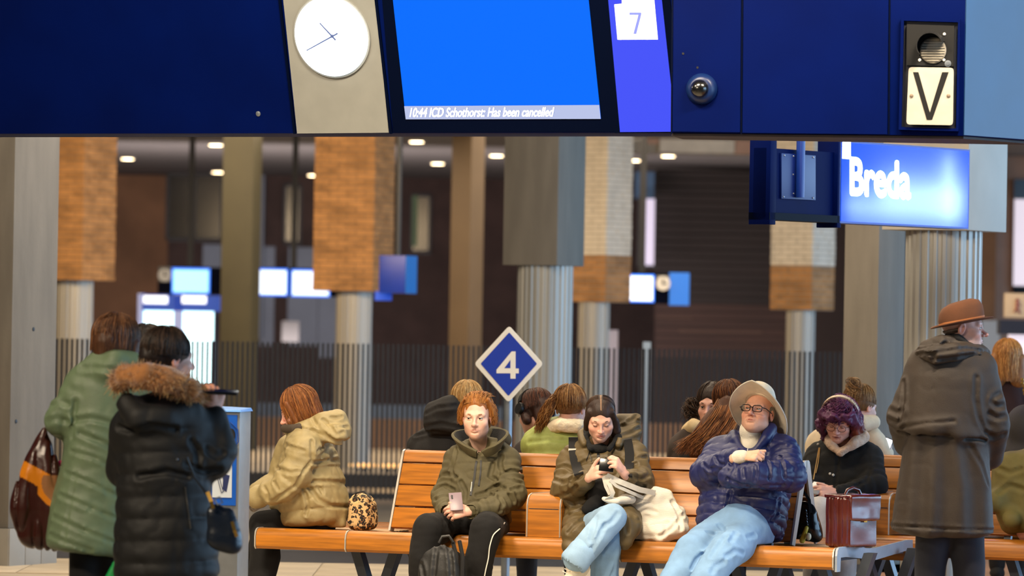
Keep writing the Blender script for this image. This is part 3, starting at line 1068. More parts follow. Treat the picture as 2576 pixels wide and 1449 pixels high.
# ------------------------------------------------------------------ hanging station-name sign
kd = math.radians(51)
f1 = V3(math.cos(kd), math.sin(kd), 0)
fn_ = V3(f1[1], -f1[0], 0)
N0 = P(2115, 557, 28.0)
S3 = lambda px, py, lift=0.0: on_plane(px, py, N0, fn_) + fn_ * lift
ns = thing('name_sign', 'hanging blue illuminated station name sign with white lettering', 'sign', tuple(N0))
zb3, zt3 = S3(2115, 556)[2], S3(2115, 358)[2]
a3, b3 = S3(2113, 557), S3(2434, 577)
def L3(q, z):
    return V3(q[0], q[1], z)
bk = -fn_ * 0.15
# open light box: back, top, bottom, ends
cas = MB()
cas.prism([L3(a3, zb3 - .01) + bk, L3(b3, zb3 - .01) + bk, L3(b3, zt3 + .01) + bk, L3(a3, zt3 + .01) + bk], -fn_ * 0.01)
for z in (zb3 - .012, zt3):
    cas.prism([L3(a3, z), L3(b3, z), L3(b3, z) + bk, L3(a3, z) + bk], (0, 0, .012))
for q in (a3 - f1 * .012, b3):
    cas.prism([L3(q, zb3 - .012), L3(q, zt3 + .012), L3(q, zt3 + .012) + bk, L3(q, zb3 - .012) + bk], f1 * .012)
cas.build('light_box', mat('lightbox_case', (20, 50, 160), 0.4), ns)
# diffuser lit by tubes standing behind it
dm_ = bpy.data.materials.new('blue_diffuser')
dm_.use_nodes = True
nt = dm_.node_tree
for n_ in list(nt.nodes):
    nt.nodes.remove(n_)
out = nt.nodes.new('ShaderNodeOutputMaterial')
tr_ = nt.nodes.new('ShaderNodeBsdfTranslucent')
tr_.inputs[0].default_value = (0.20, 0.25, 0.95, 1)
df_ = nt.nodes.new('ShaderNodeBsdfDiffuse')
df_.inputs[0].default_value = (0.02, 0.10, 0.6, 1)
ad = nt.nodes.new('ShaderNodeAddShader')
nt.links.new(tr_.outputs[0], ad.inputs[0])
nt.links.new(df_.outputs[0], ad.inputs[1])
nt.links.new(ad.outputs[0], out.inputs[0])
dif = MB().add([L3(a3, zb3), L3(b3, zb3), L3(b3, zt3), L3(a3, zt3)], [(0, 1, 2, 3)]).build('diffuser', dm_, ns)
M_tube = mat('light_tube', (255, 255, 255), 0.4, emit=(200, 214, 255), estr=22.0)
Ls = np.linalg.norm(b3 - a3)
for (u0_, u1_, h_) in ((0.05, 0.96, 0.20), (0.30, 0.97, 0.42)):
    z = zb3 + (zt3 - zb3) * h_
    MB().tube([L3(a3 + f1 * Ls * u0_, z) + bk * 0.62, L3(a3 + f1 * Ls * u1_, z) + bk * 0.62], 0.014, 8).build('light_tube', M_tube, ns)
zz0, zz1 = zb3 + (zt3 - zb3) * .1, zb3 + (zt3 - zb3) * .9
MB().tube([L3(a3 + f1 * Ls * .84, zz0) + bk * .62, L3(a3 + f1 * Ls * .84, zz1) + bk * .62], 0.014, 8).build('light_tube', M_tube, ns)
M_nl = mat('name_letter_lit', (255, 255, 255), 0.3, emit=(255, 255, 255), estr=1.4)
lettering('name_letters', 'Breda', M_nl, ns, S3(2138, 489), S3(2287, 499), S3(2138, 399), fn_, 0.006, bold=0.012)
MB().prism([S3(*p_, 0.004) for p_ in ((2118, 340), (2138, 342), (2138, 401), (2117, 399))], fn_ * 0.003).build('logo_card', M_nl, ns)
# unlit navy section with hanger on the left
aL = S3(1936, 548)
for q, w in ((aL, 0.03), (S3(2106, 556), 0.02)):
    MB().box(L3(q + f1 * w, (zb3 + zt3) / 2 + .02) + bk / 2, f1 * w, bk / 2, (0, 0, (zt3 - zb3) / 2 + .06)).build('end_post', M_navy, ns, bevel=0.004)
MB().prism([L3(aL, zb3) + bk * .2, L3(a3, zb3) + bk * .2, L3(a3, zt3 - .06) + bk * .2, L3(aL, zt3 - .06) + bk * .2], bk * .6).build('unlit_panel', M_navy, ns)
MB().prism([L3(aL, zb3 - .012), L3(a3, zb3 - .012), L3(a3, zb3 + .03), L3(aL, zb3 + .03)], bk).build('bottom_rail', M_navy2, ns)
S3b = lambda px, py, lift=0.0: on_plane(px, py, N0 + bk * .2, fn_) + fn_ * lift
hp = MB().prism([S3b(*p_) for p_ in ((1962, 385), (2048, 391), (2048, 504), (1962, 500))], fn_ * 0.012).build('hanger_plate', mat('plate_blue', (8, 30, 100), 0.4), ns, bevel=0.003)
q = S3b(2000, 497, 0.035)
MB().tube([q, L3(q, 4.6)], 0.026, 14).build('hanger_pipe', mat('pipe_blue', (14, 48, 130), 0.35), ns, smooth=True)
for (px, py) in ((1969, 391), (1992, 393), (2042, 396), (1991, 439), (1992, 487), (1967, 495), (2041, 498)):
    MB().lathe(S3b(px, py, 0.012), fn_, [(0.006, 0), (0.004, .005)], 8).build('bolt', M_steel, hp)

# ------------------------------------------------------------------ diamond number sign
Dd = 30.5
dc_ = P(1280, 916, Dd)
sx = Dd / F
dsn = thing('number_sign', 'blue diamond sign with white numeral 4 on a slim post', 'sign', (dc_[0], dc_[1], 0))
def DP(px, py, y=0.0):
    q = P(px, py, Dd)
    q[1] = Dd + y
    return q
def dia(hw, hh, y, r=0.1):
    c = [(1281, 916 - hh), (1280 + hw, 915), (1279, 916 + hh), (1280 - hw, 915)]
    out_ = []
    for i in range(4):
        a, b, d = (np.array(c[j % 4], float) for j in (i - 1, i, i + 1))
        for t_ in np.linspace(0, 1, 5):
            p_ = b + (a - b) * r * (1 - t_) ** 2 + (d - b) * r * t_ ** 2
            out_.append(DP(p_[0], p_[1], y))
    return out_
MB().prism(dia(87, 97, -0.02, .07), (0, 0.05, 0)).build('border', M_white, dsn, bevel=0.003)
MB().prism(dia(71, 80, -0.024, .03), (0, 0.01, 0)).build('blue_field', mat('sign_blue', (6, 50, 160), 0.4), dsn)
four = [(1287, 884), (1297, 884), (1297, 927), (1305, 927), (1305, 939), (1297, 939), (1297, 952.5), (1284, 952.5), (1284, 939), (1249, 939), (1249, 930)]
MB().prism([DP(*p_, -0.027) for p_ in four], (0, 0.004, 0)).build('numeral', M_white, dsn)
MB().prism([DP(*p_, -0.0295) for p_ in ((1284, 905), (1284, 926), (1269, 926))], (0, 0.004, 0)).build('numeral_counter', mat('sign_blue', (6, 50, 160)), dsn)
MB().tube([V3(dc_[0], Dd + .045, 0), V3(dc_[0], Dd + .045, dc_[2] + .1)], 0.028, 14).build('post', M_steel, dsn, smooth=True)

# ------------------------------------------------------------------ displays and ticket machines in the hall
M_dispc = mat('display_cyan', (160, 220, 255), 0.3, emit=(150, 214, 255), estr=1.5)
M_dispw = mat('display_bright', (240, 248, 255), 0.3, emit=(214, 232, 255), estr=1.5)
M_dispedge = mat('display_edge', (20, 120, 255), 0.3, emit=(20, 120, 255), estr=0.9)
def hall_display(label, box, screens, D, clock=None, side=None):
    x0, y0, x1, y1 = box
    t_ = thing('hall_display', label, 'display', tuple(P((x0 + x1) / 2, y1, D)))
    rect_box('housing', x0, y0, x1, y1, D, 0.35, M_navy2, t_)
    for (a, b, c, d, m_) in screens:
        s_ = rect_box('screen_edge', a, b, c, d, D - 0.02, 0.03, M_dispedge, t_)
        rect_box('screen', a + 4, b + 5, c - 4, d - 4, D - 0.03, 0.02, m_, s_)
    if clock:
        a, b, c, d = clock
        k_ = rect_box('clock_box', a, b, c, d, D - 0.05, 0.1, M_cream, t_, bevel=0.01)
        q_ = P((a + c) / 2, (b + d) / 2 + 2, D - 0.06)
        MB().lathe(q_, (0, 1, 0), [(0.09, -.01), (0.09, .005)], 20).build('clock_dial', M_white, k_)
        MB().box(q_ + V3(0, -.015, .025), (.008, 0, 0), (0, .003, 0), (0, 0, .035)).build('clock_hand', M_black, k_)
        MB().box(q_ + V3(.02, -.015, 0), (.03, 0, 0), (0, .003, 0), (0, 0, .007)).build('clock_hand', M_black, k_)
    if side:
        rect_box('side_panel', *side, D - 0.03, 0.3, mat('side_blue', (30, 110, 210), 0.35, emit=(30, 120, 220), estr=0.35), t_)
    MB().aabb(P((x0 + x1) / 2, 700, D)[0] - .04, P((x0 + x1) / 2, 700, D)[0] + .04, D + .1, D + .18, P(x0, y0, D)[2] - .02, zc).build('hanger', M_frame_d, t_)
    return t_
hall_display('hall departure display with square clock above the ticket machines', (397, 672, 556, 740), ((432, 674, 528, 739, M_dispc),), 66.0, clock=(398, 671, 430, 709))
hall_display('twin-screen hall display between the olive column and orange brick capital', (622, 674, 852, 745), ((626, 675, 724, 744, M_dispw), (732, 678, 830, 747, M_dispw)), 66.0)
hall_display('hall display with clock and light blue side panel below the white brick capital', (1540, 688, 1690, 764), ((1543, 690, 1646, 760, M_dispw),), 60.0, clock=(1652, 694, 1684, 728), side=(1684, 686, 1734, 768))
t_ = thing('sign_box', 'plain blue hanging sign box beside the orange brick capital', 'sign', tuple(P(997, 738, 50)))
o, C0_, el_, er_, zt_ = square_column('box', 948, 1020, 1047, 643, 738, 50.0, mat('signbox_blue', (6, 44, 150), 0.4, var=.05), t_)
MB().prism([C0_ - el_ / np.linalg.norm(el_) * .004, C0_ + er_ - el_ / np.linalg.norm(el_) * .004, C0_ + er_ + V3(0, 0, zt_ - C0_[2]) - el_ / np.linalg.norm(el_) * .004, C0_ + V3(0, 0, zt_ - C0_[2]) - el_ / np.linalg.norm(el_) * .004], -el_ / np.linalg.norm(el_) * .004).build('side_face', mat('signbox_light', (20, 110, 200), 0.35), t_)
qb = C0_ + (el_ + er_) / 2
MB().tube([qb + V3(0, 0, .1), V3(qb[0], qb[1], zc + .02)], 0.03, 8).build('hanger_pipe', M_frame_d, t_)
rect_box('small_panel', 943, 733, 985, 756, 50.3, 0.15, mat('signbox_mid', (14, 70, 190), 0.4, emit=(10, 70, 190), estr=0.5), t_)
# ticket machines
tm = thing('ticket_machine', 'pair of glowing ticket machines with blue headers in the hall', 'ticket machine', (P(450, 900, 63)[0], 63.0, 0))
zt_m = P(450, 740, 63)[2]
xl_, xr_ = P(345, 850, 63)[0], P(562, 850, 63)[0]
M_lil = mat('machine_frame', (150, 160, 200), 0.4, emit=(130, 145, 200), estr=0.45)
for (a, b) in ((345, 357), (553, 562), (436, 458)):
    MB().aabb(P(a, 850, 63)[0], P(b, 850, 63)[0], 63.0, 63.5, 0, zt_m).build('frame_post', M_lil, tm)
rect_box('header', 357, 742, 553, 782, 63.0, 0.4, mat('machine_header', (10, 60, 150), 0.4, emit=(10, 60, 150), estr=0.6), tm)
for a in (358, 455):
    rect_box('header_letter_glow', a + 2, 744, a + 64, 764, 62.97, 0.02, mat('header_letter_glow', (255, 255, 255), 0.4, emit=(235, 245, 255), estr=1.3), tm, bevel=0.02)  # glowing slabs stand in for the header's blurred white letters
for (a, b) in ((360, 436), (459, 536)):
    rect_box('machine_front', a, 776, b, 1262, 63.1, 0.4, M_frame_d, tm)
    rect_box('lit_front', a, 776, b, 965, 63.05, 0.05, mat('machine_lit', (220, 250, 255), 0.4, emit=(200, 246, 255), estr=2.0), tm)
# ------------------------------------------------------------------ benches
ZSEAT = 0.45
BA = P(642, 1328, 26.85)
BB = P(2096, 1380, 25.53)
BA[2] = BB[2] = 0.0
BU = (BB - BA) / np.linalg.norm(BB - BA)
BV = V3(-BU[1], BU[0], 0)
BL = np.linalg.norm(BB - BA)
EZ = V3(0, 0, 1)
def bp(s, t, z, o=None):
    return (BA if o is None else o) + BU * s + BV * t + EZ * z
def s_at(px, t=0.0, z=ZSEAT, o=None):
    lo, hi = -4.0, 9.0
    for _ in range(50):
        m_ = (lo + hi) / 2
        if pix(bp(m_, t, z, o))[0] < px:
            lo = m_
        else:
            hi = m_
    return lo
def J(px, py, t):
    """point on the pixel ray, t metres behind the bench front line (negative = towards the viewer)"""
    d = FW * F + RT * (px - CX) - UP * (py - CY)
    return CP + d * (((BA + BV * t - CP) @ BV) / (d @ BV))
M_edge = mat('bench_edge_metal', (196, 190, 180), 0.35, metal=0.5)
M_legd = mat('bench_leg_steel', (70, 76, 86), 0.4, metal=0.6)
NOSE = [(0.012, 0.335), (0.0, 0.35), (0.0, 0.405), (0.006, 0.428), (0.02, 0.443), (0.042, 0.45), (0.10, 0.45), (0.10, 0.425), (0.03, 0.42), (0.025, 0.335)]
TC = 0.66          # middle line of the double bench
def mir(t, side):
    return t if side == 0 else 2 * TC - t
def sweep(mb, prof, s0, s1, o, side=0):
    mb.prism([bp(s0, mir(t, side), z, o) for t, z in prof], BU * (s1 - s0))
def make_bench(label, o, L, joints, backs, arms, legs, rear=True, plank_cut=None):
    root = thing('bench', label, 'bench', tuple(bp(L / 2, TC, 0, o)))
    sides = (0, 1) if rear else (0,)
    cuts = [0.0] + joints + [L]
    for side in sides:
        for a, b in zip(cuts[:-1], cuts[1:]):
            mb = MB()
            sweep(mb, NOSE, a + 0.006, b - 0.006, o, side)
            mb.build('seat_front', M_wood, root, smooth=True, sharp=30)
            for k in range(4):
                t0 = 0.112 + k * 0.108
                z0 = 0.449 - k * 0.006
                mb = MB()
                sweep(mb, [(t0, z0 - .025), (t0, z0), (t0 + .10, z0 - .005), (t0 + .10, z0 - .03)], a + 0.006, b - 0.006, o, side)
                mb.build('seat_plank', M_wood, root, bevel=0.003)
        for c in cuts:
            mb = MB()
            out_ = [(t - 0.003 if t < .06 else t, z + 0.003 if z > .42 else z - .002) for t, z in NOSE[:7]] + [(0.12, 0.44), (0.12, 0.40), (0.05, 0.40), (0.05, 0.333)]
            sweep(mb, out_, c - 0.004, c + 0.004, o, side)
            mb.build('joint_strip', M_edge, root)
    # backrests
    lean_ = V3(0.18, 0.43, 0)
    b0 = (0.44, 0.462)
    for (a, b) in backs:
        for side in sides:
            nt_, nz_ = -0.923, 0.385
            for (f0, f1_, top) in ((0.0, 0.262, 0), (0.285, 0.55, 0), (0.567, 0.835, 0), (0.858, 1.0, 1)):
                p0 = (b0[0] + .18 * f0, b0[1] + .43 * f0)
                p1 = (b0[0] + .18 * f1_, b0[1] + .43 * f1_)
                th = 0.026
                if top:
                    prof = [p0, (p1[0] - .012, p1[1] - .02), (p1[0] - .004, p1[1] - .006), (p1[0] + .012, p1[1] + .003), (p1[0] + .045, p1[1] + .0), (p1[0] + .045, p1[1] - .026), (p0[0] + .024, p0[1] - .01)]
                else:
                    prof = [p0, p1, (p1[0] + th * .92, p1[1] - th * .385), (p0[0] + th * .92, p0[1] - th * .385)]
                mb = MB()
                sweep(mb, prof, a + 0.008, b - 0.008, o, side)
                mb.build('back_board', M_wood, root, bevel=0.004 if not top else 0.0, smooth=bool(top), sharp=35)
            for c in (a, b):
                e = 0.006
                p1 = (b0[0] + .18, b0[1] + .43)
                prof = [(b0[0] - e, b0[1] - .02), (p1[0] - .018, p1[1] - .02), (p1[0] - .008, p1[1] - .002), (p1[0] + .012, p1[1] + .007), (p1[0] + .05, p1[1] + .004), (p1[0] + .05, p1[1] - .03), (b0[0] + .045, b0[1] - .03)]
                mb = MB()
                sweep(mb, prof, c - 0.006, c + 0.006, o, side)
                mb.build('back_end_plate', M_edge, root)
            n_st = max(2, int((b - a) / 0.9) + 1)
            for i in range(n_st):
                c = a + 0.15 + (b - a - .3) * i / (n_st - 1)
                mb = MB()
                sweep(mb, [(b0[0] + .03, b0[1] - .06), (b0[0] + .205, b0[1] + .40), (b0[0] + .215, b0[1] + .38), (b0[0] + .06, b0[1] - .08)], c - .02, c + .02, o, side)
                mb.build('back_bracket', M_steel, root)
    for (a, b) in arms:
        prof = [(0.10, 0.452), (0.10, 0.62), (0.108, 0.655), (0.13, 0.678), (0.165, 0.687), (0.50, 0.687), (0.44, 0.452)]
        mb = MB()
        sweep(mb, prof, a + .008, b - .008, o)
        ar = mb.build('arm_block', M_wood, root, smooth=True, sharp=30)
        mb = MB()
        sweep(mb, [(0.0985, 0.604), (0.0985, 0.608), (0.105, 0.608), (0.105, 0.604)], a + .01, b - .01, o)
        mb.build('arm_joint', M_band, ar)
        for c in (a, b):
            mb = MB()
            sweep(mb, prof, c - .008, c + .008, o)
            mb.build('arm_side', M_wood, ar)
            MB().tube([bp(c, t - .002, z, o) for t, z in prof[:6]], .0045, 6).build('arm_edge', M_edge, ar, smooth=True)
    for (s_, w_) in legs:
        lg = MB()
        for t in (0.28, 2 * TC - 0.28):
            for sg_ in (-1, 1):
                top_ = bp(s_ + sg_ * w_, t, 0.42, o)
                bot = bp(s_ + sg_ * 0.015, t, 0.03, o)
                lg.box((top_ + bot) / 2, (top_ - bot) / 2, BV * 0.035, BU * 0.028)
            lg.box(bp(s_, t, 0.012, o), BU * .09, BV * .07, EZ * .012)
        lg.box(bp(s_, TC, 0.40, o), BU * 0.03, BV * (TC - .1), EZ * 0.02)
        lg.build('leg', M_legd, root)
    # long beam under the planks
    mb = MB()
    for t in (0.2, 2 * TC - 0.2):
        mb.box(bp(L / 2, t, 0.395, o), BU * (L / 2 - .05), BV * .025, EZ * .02)
    mb.build('beam', M_legd, root)
    return root
j1 = s_at(869)
sb0, sb1 = s_at(992, 0.5, .6), s_at(2001, 0.5, .6)
ga, gb = s_at(1326, 0.1, .55), s_at(1409, 0.1, .55)
bench1 = make_bench('long slatted wooden double bench with backrest, on which the man in the sunhat sits', BA, BL, [j1, s_at(1560)], [(sb0, sb1)], [(ga, gb)], [(s_at(897), .15), (s_at(1500), .15), (s_at(1860), .15), (s_at(2082), .15)])
# steel end plate of the long bench with its hooked front
prof = [(-0.004, 0.325), (-0.004, 0.41), (0.004, 0.437), (0.02, 0.452), (0.045, 0.457), (0.12, 0.457), (0.64, 0.43), (1.20, 0.455), (1.31, 0.452), (1.325, 0.33), (1.28, 0.33), (1.27, 0.40), (0.66, 0.365), (0.15, 0.40), (0.06, 0.40), (0.055, 0.325)]
mb = MB()
mb.prism([bp(BL + .012, t, z) for t, z in prof], BU * 0.012)
mb.build('end_plate', mat('end_plate_steel', (150, 160, 172), 0.45, metal=0.3, var=.06, vscale=10), bench1)
mb = MB()
# middle planks that fill the seat beyond the backrest
for k in range(5):
    t0 = 0.545 + k * 0.047
    MB().prism([bp(sb1 + .03, t0, .424), bp(sb1 + .03, t0 + .043, .424), bp(BL - .006, t0 + .043, .424), bp(BL - .006, t0, .424)], EZ * .01).build('seat_plank', mat('pale_plank', (206, 170, 128), 0.45, var=.15, vscale=5, vstretch=(.5, 2, 10)), bench1, bevel=0.002)
    MB().prism([bp(.006, t0, .424), bp(.006, t0 + .043, .424), bp(sb0 - .03, t0 + .043, .424), bp(sb0 - .03, t0, .424)], EZ * .01).build('seat_plank', mat('pale_plank', (206, 170, 128)), bench1, bevel=0.002)
# second bench behind, to the right
B2 = bp(s_at(2010, 1.55), 1.75, 0)
s2 = lambda px, t=0.0, z=ZSEAT: s_at(px, t, z, B2)
bench2 = make_bench('further wooden bench behind the brown briefcase and the man in the brown coat', B2, s2(2760), [s2(2350)], [(s2(2060, .5, .6), s2(2600, .5, .6))], [(s2(2190, .1, .55), s2(2236, .1, .55))], [(s2(2130), .15), (s2(2560), .15)])
# ------------------------------------------------------------------ people: shared builders
def unit(v):
    v = np.asarray(v, float)
    return v / (np.linalg.norm(v) + 1e-12)

def hits(s, pts, D0, back=False):
    """first points where pixel rays meet a soft shape near distance D0"""
    out = []
    pts = np.asarray(pts, float)
    d = FW[None] * F + RT[None] * (pts[:, :1] - CX) - UP[None] * (pts[:, 1:2] - CY)
    d = d / np.linalg.norm(d, axis=1)[:, None]
    t = np.full(len(pts), D0 - 0.9)
    for _ in range(90):
        v = s(CP + d * t[:, None])
        t = np.minimum(t + np.clip(v, -.05, .2) * 0.7, D0 + 0.9)
    best = CP + d * t[:, None]
    bad = t > D0 + 0.85
    if bad.any():
        # grazing rays that miss: closest approach instead
        ts = np.linspace(D0 - .9, D0 + .9, 121)
        for i in np.nonzero(bad)[0]:
            q = CP + d[i] * ts[:, None]
            best[i] = q[np.argmin(s(q))]
    return [best[i] for i in range(len(pts))]

def dens(pl, step=6.0):
    pl = np.asarray(pl, float)
    L = np.concatenate([[0], np.cumsum(np.linalg.norm(np.diff(pl, axis=0), axis=1))])
    tt = np.linspace(0, L[-1], max(2, int(L[-1] / step) + 1))
    return np.stack([np.interp(tt, L, pl[:, 0]), np.interp(tt, L, pl[:, 1])], -1)

def creases(s, D0, lines, depth=0.008, w=0.009):
    """draw folds / quilting seams: lists of pixel polylines laid on the shape"""
    for ln in lines:
        dd, ww, pl = depth, w, ln
        if isinstance(ln[0], (int, float)):
            dd, ww, pl = ln[0], ln[1], ln[2:]
        s.groove(hits(s, dens(pl), D0), dd * 1.35, ww * 1.25)
    return s

def band_on(name, s, D0, pl, width, m, parent, lift=0.002, th=0.003, wdir=None, n=14):
    """flat band (zip, strap, piping) lying on a soft shape along a pixel polyline"""
    pl = np.asarray(pl, float)
    L = np.concatenate([[0], np.cumsum(np.linalg.norm(np.diff(pl, axis=0), axis=1))])
    tt = np.linspace(0, L[-1], n)
    pp = np.stack([np.interp(tt, L, pl[:, 0]), np.interp(tt, L, pl[:, 1])], -1)
    q = hits(s, pp, D0)
    q = [x - FW * lift for x in q]
    # smooth the path
    for _ in range(2):
        q = [q[0]] + [(q[i - 1] + 2 * q[i] + q[i + 1]) / 4 for i in range(1, len(q) - 1)] + [q[-1]]
    wd = []
    for i in range(len(q)):
        t_ = unit(q[min(i + 1, len(q) - 1)] - q[max(i - 1, 0)])
        wd.append(np.cross(t_, FW) if wdir is None else np.asarray(wdir, float))
    return MB().strip(q, wd, width, th).build(name, m, parent, smooth=True, sharp=60)

def dot_on(name, s, D0, px, py, r, m, parent, th=0.006):
    q = hits(s, [(px, py)], D0)[0]
    return MB().lathe(q, -FW, [(r, -0.003), (r, th * .5), (r * .6, th)], 14).build(name, m, parent, smooth=True)

def skin_mat(name, var=0.06):
    return mat(name, (220, 170, 145), 0.45, attr=True, var=var, vscale=60, bump=0.06, bscale=180, spec=0.4)
M_SKIN = skin_mat('skin')
def hair_mat(name, rough=0.52):
    return mat(name, (90, 60, 40), rough, attr=True, spec=0.4, var=0.35, vscale=70, vstretch=(1, 1, .25), bump=0.3, bscale=120, bstretch=(1, 1, .2))
M_HAIR = hair_mat('hair')
M_EYEW = mat('eye_white', (205, 198, 190), 0.25)

def head_shape(neck_local=None, jaw=1.0, nose=1.0, lid=0.004, low=-0.0055, ears=True, full=True, cheek=1.0, age=0.0):
    """head in its own frame: x picture right, y away from the face, z up, origin between the eyes mid-skull"""
    s = S()
    s.ell((0, .016, .036), (.074, .095, .084))
    s.ell((0, -.028, -.03), (.0625, .06, .086), k=.03)
    s.ell((0, -.042, -.074), (.047 * jaw, .043, .042), k=.03)
    s.ell((0, -.068, -.099), (.022 * jaw, .019, .017), k=.028)
    for x in (-1, 1):
        s.ell((x * .046 * jaw, -.008, -.068), (.020, .03, .024), k=.035)
        s.ell((x * .044, -.056, -.03), (.021 * cheek, .02, .017), k=.03)
    if full:
        s.chain([(-.044, -.070, .019), (-.02, -.082, .020), (0, -.081, .014), (.02, -.082, .020), (.044, -.070, .019)], .010, k=.02)
        for x in (-1, 1):
            s.ell((x * .032, -.097, -.002), (.021, .017, .0125), k=.012, mode='s')
        s.chain([(0, -.084, .010), (0, -.098, -.014), (0, -.108 - .006 * (nose - 1), -.032)], [.0065, .0075, .0095], k=.012)
        s.ell((0, -.1085 - .008 * (nose - 1), -.0335), (.0115, .0115, .0095), k=.008)
        for x in (-1, 1):
            s.ell((x * .0125, -.0965, -.038), (.0075, .0095, .0065), k=.007)
            s.ell((x * .0068, -.1015, -.0445), (.0036, .005, .0042), k=.004, mode='s')
        s.chain([(-.023, -.080, -.0635), (-.010, -.0905, -.0605), (0, -.0925, -.062), (.010, -.0905, -.0605), (.023, -.080, -.0635)], [.003, .0048, .0046, .0048, .003], k=.007)
        s.chain([(-.019, -.081, -.0675), (0, -.0915, -.0725), (.019, -.081, -.0675)], [.003, .0058, .003], k=.007)
        s.groove([(-.024, -.082, -.0650), (0, -.0985, -.0662), (.024, -.082, -.0650)], .0032, .0028)
        s.groove([(-.014, -.086, -.081), (0, -.092, -.0825), (.014, -.086, -.081)], .003, .006)
        for x in (-1, 1):
            # eyelids wrap the eyeball
            c = np.array((x * .0315, -.0745, -.001))
            def lidf(q, c=c, lid=lid, low=low):
                r = np.sqrt(((q - c) ** 2).sum(1)) - .0138
                zz = q[:, 2] - c[2] - 0.10 * np.abs(q[:, 0] - c[0])
                g1 = lid - zz
                g2 = zz - low
                return np.maximum(r, np.minimum(g1, g2))
            s.op(lidf, k=.004)
            if age:
                s.groove([(x * .016, -.092, -.036), (x * .030, -.083, -.052), (x * .033, -.074, -.07)], .0022 * age, .004)
                s.groove([(x * .018, -.088, -.011), (x * .032, -.086, -.0145), (x * .046, -.074, -.009)], .0018 * age, .003)
    if ears:
        for x in (-1, 1):
            R = rotm(0, 14, 0)
            s.ell((x * .0765, .012, -.008), (.009, .018, .031), R=R, k=.006)
            s.ell((x * .084, .010, -.006), (.006, .010, .019), R=R, k=.004, mode='s')
    if neck_local is not None:
        n = np.asarray(neck_local, float)
        s.chain([(0, .028, -.05), (0, .03, -.085), n], [.047, .047, .056], k=.03)
    return s

def skin_color(base, lips, cheek=(0.08, -0.02, -0.02), stubble=None, nose=None):
    base, lips = np.array(lin(base)), np.array(lin(lips))
    def f(p):
        c = np.tile(base, (len(p), 1))
        # cheeks, nose and ears are a little redder
        for x in (-1, 1):
            d = np.exp(-(((p - np.array((x * .043, -.066, -.035))) / .024) ** 2).sum(1))
            c *= 1 + d[:, None] * np.array(cheek)
            d = np.exp(-(((p - np.array((x * .078, .01, -.01))) / .026) ** 2).sum(1))
            c *= 1 + d[:, None] * np.array((.05, -.16, -.16))
        d = np.exp(-(((p - np.array((0, -.108, -.034))) / .018) ** 2).sum(1))
        c *= 1 + d[:, None] * np.array((.04, -.12, -.12) if nose is None else nose)
        _, d1 = seg(p, np.array((-.019, -.085, -.0655)), np.array((0, -.0955, -.066)))
        _, d2 = seg(p, np.array((.019, -.085, -.0655)), np.array((0, -.0955, -.066)))
        d = np.exp(-(np.minimum(d1, d2) / .0075) ** 4)
        c = c * (1 - d[:, None]) + lips * d[:, None]
        if stubble is not None:
            sc = np.array(lin(stubble[0]))
            m_ = np.clip((-.048 - p[:, 2]) / .02, 0, 1) * np.clip((-.005 - p[:, 1]) / .03, 0, 1) * (1 - d) * stubble[1]
            c = c * (1 - m_[:, None]) + sc * m_[:, None]
        return np.clip(c, 0, 1)
    return f

class Head:
    """placed head frame"""
    def __init__(self, c, yaw=0, pitch=0, roll=0, sc=1.0):
        self.c, self.R, self.sc = np.asarray(c, float), rotm(yaw, pitch, roll), sc
    def w(self, p):
        return (np.asarray(p, float) * self.sc) @ self.R.T + self.c
    def l(self, p):
        return ((np.asarray(p, float) - self.c) @ self.R) / self.sc

def relax_mesh(vs, q, n=1):
    for _ in range(n):
        acc = np.zeros_like(vs)
        idx = np.concatenate([q[:, [0, 1, 2, 3]].ravel(), q[:, [1, 2, 3, 0]].ravel()])
        src = np.concatenate([q[:, [1, 2, 3, 0]].ravel(), q[:, [0, 1, 2, 3]].ravel()])
        cnt = np.bincount(idx, minlength=len(vs))
        for a in range(3):
            acc[:, a] = np.bincount(idx, weights=vs[src, a], minlength=len(vs))
        vs = vs * 0.5 + 0.5 * acc / np.maximum(cnt, 1)[:, None]
    return vs

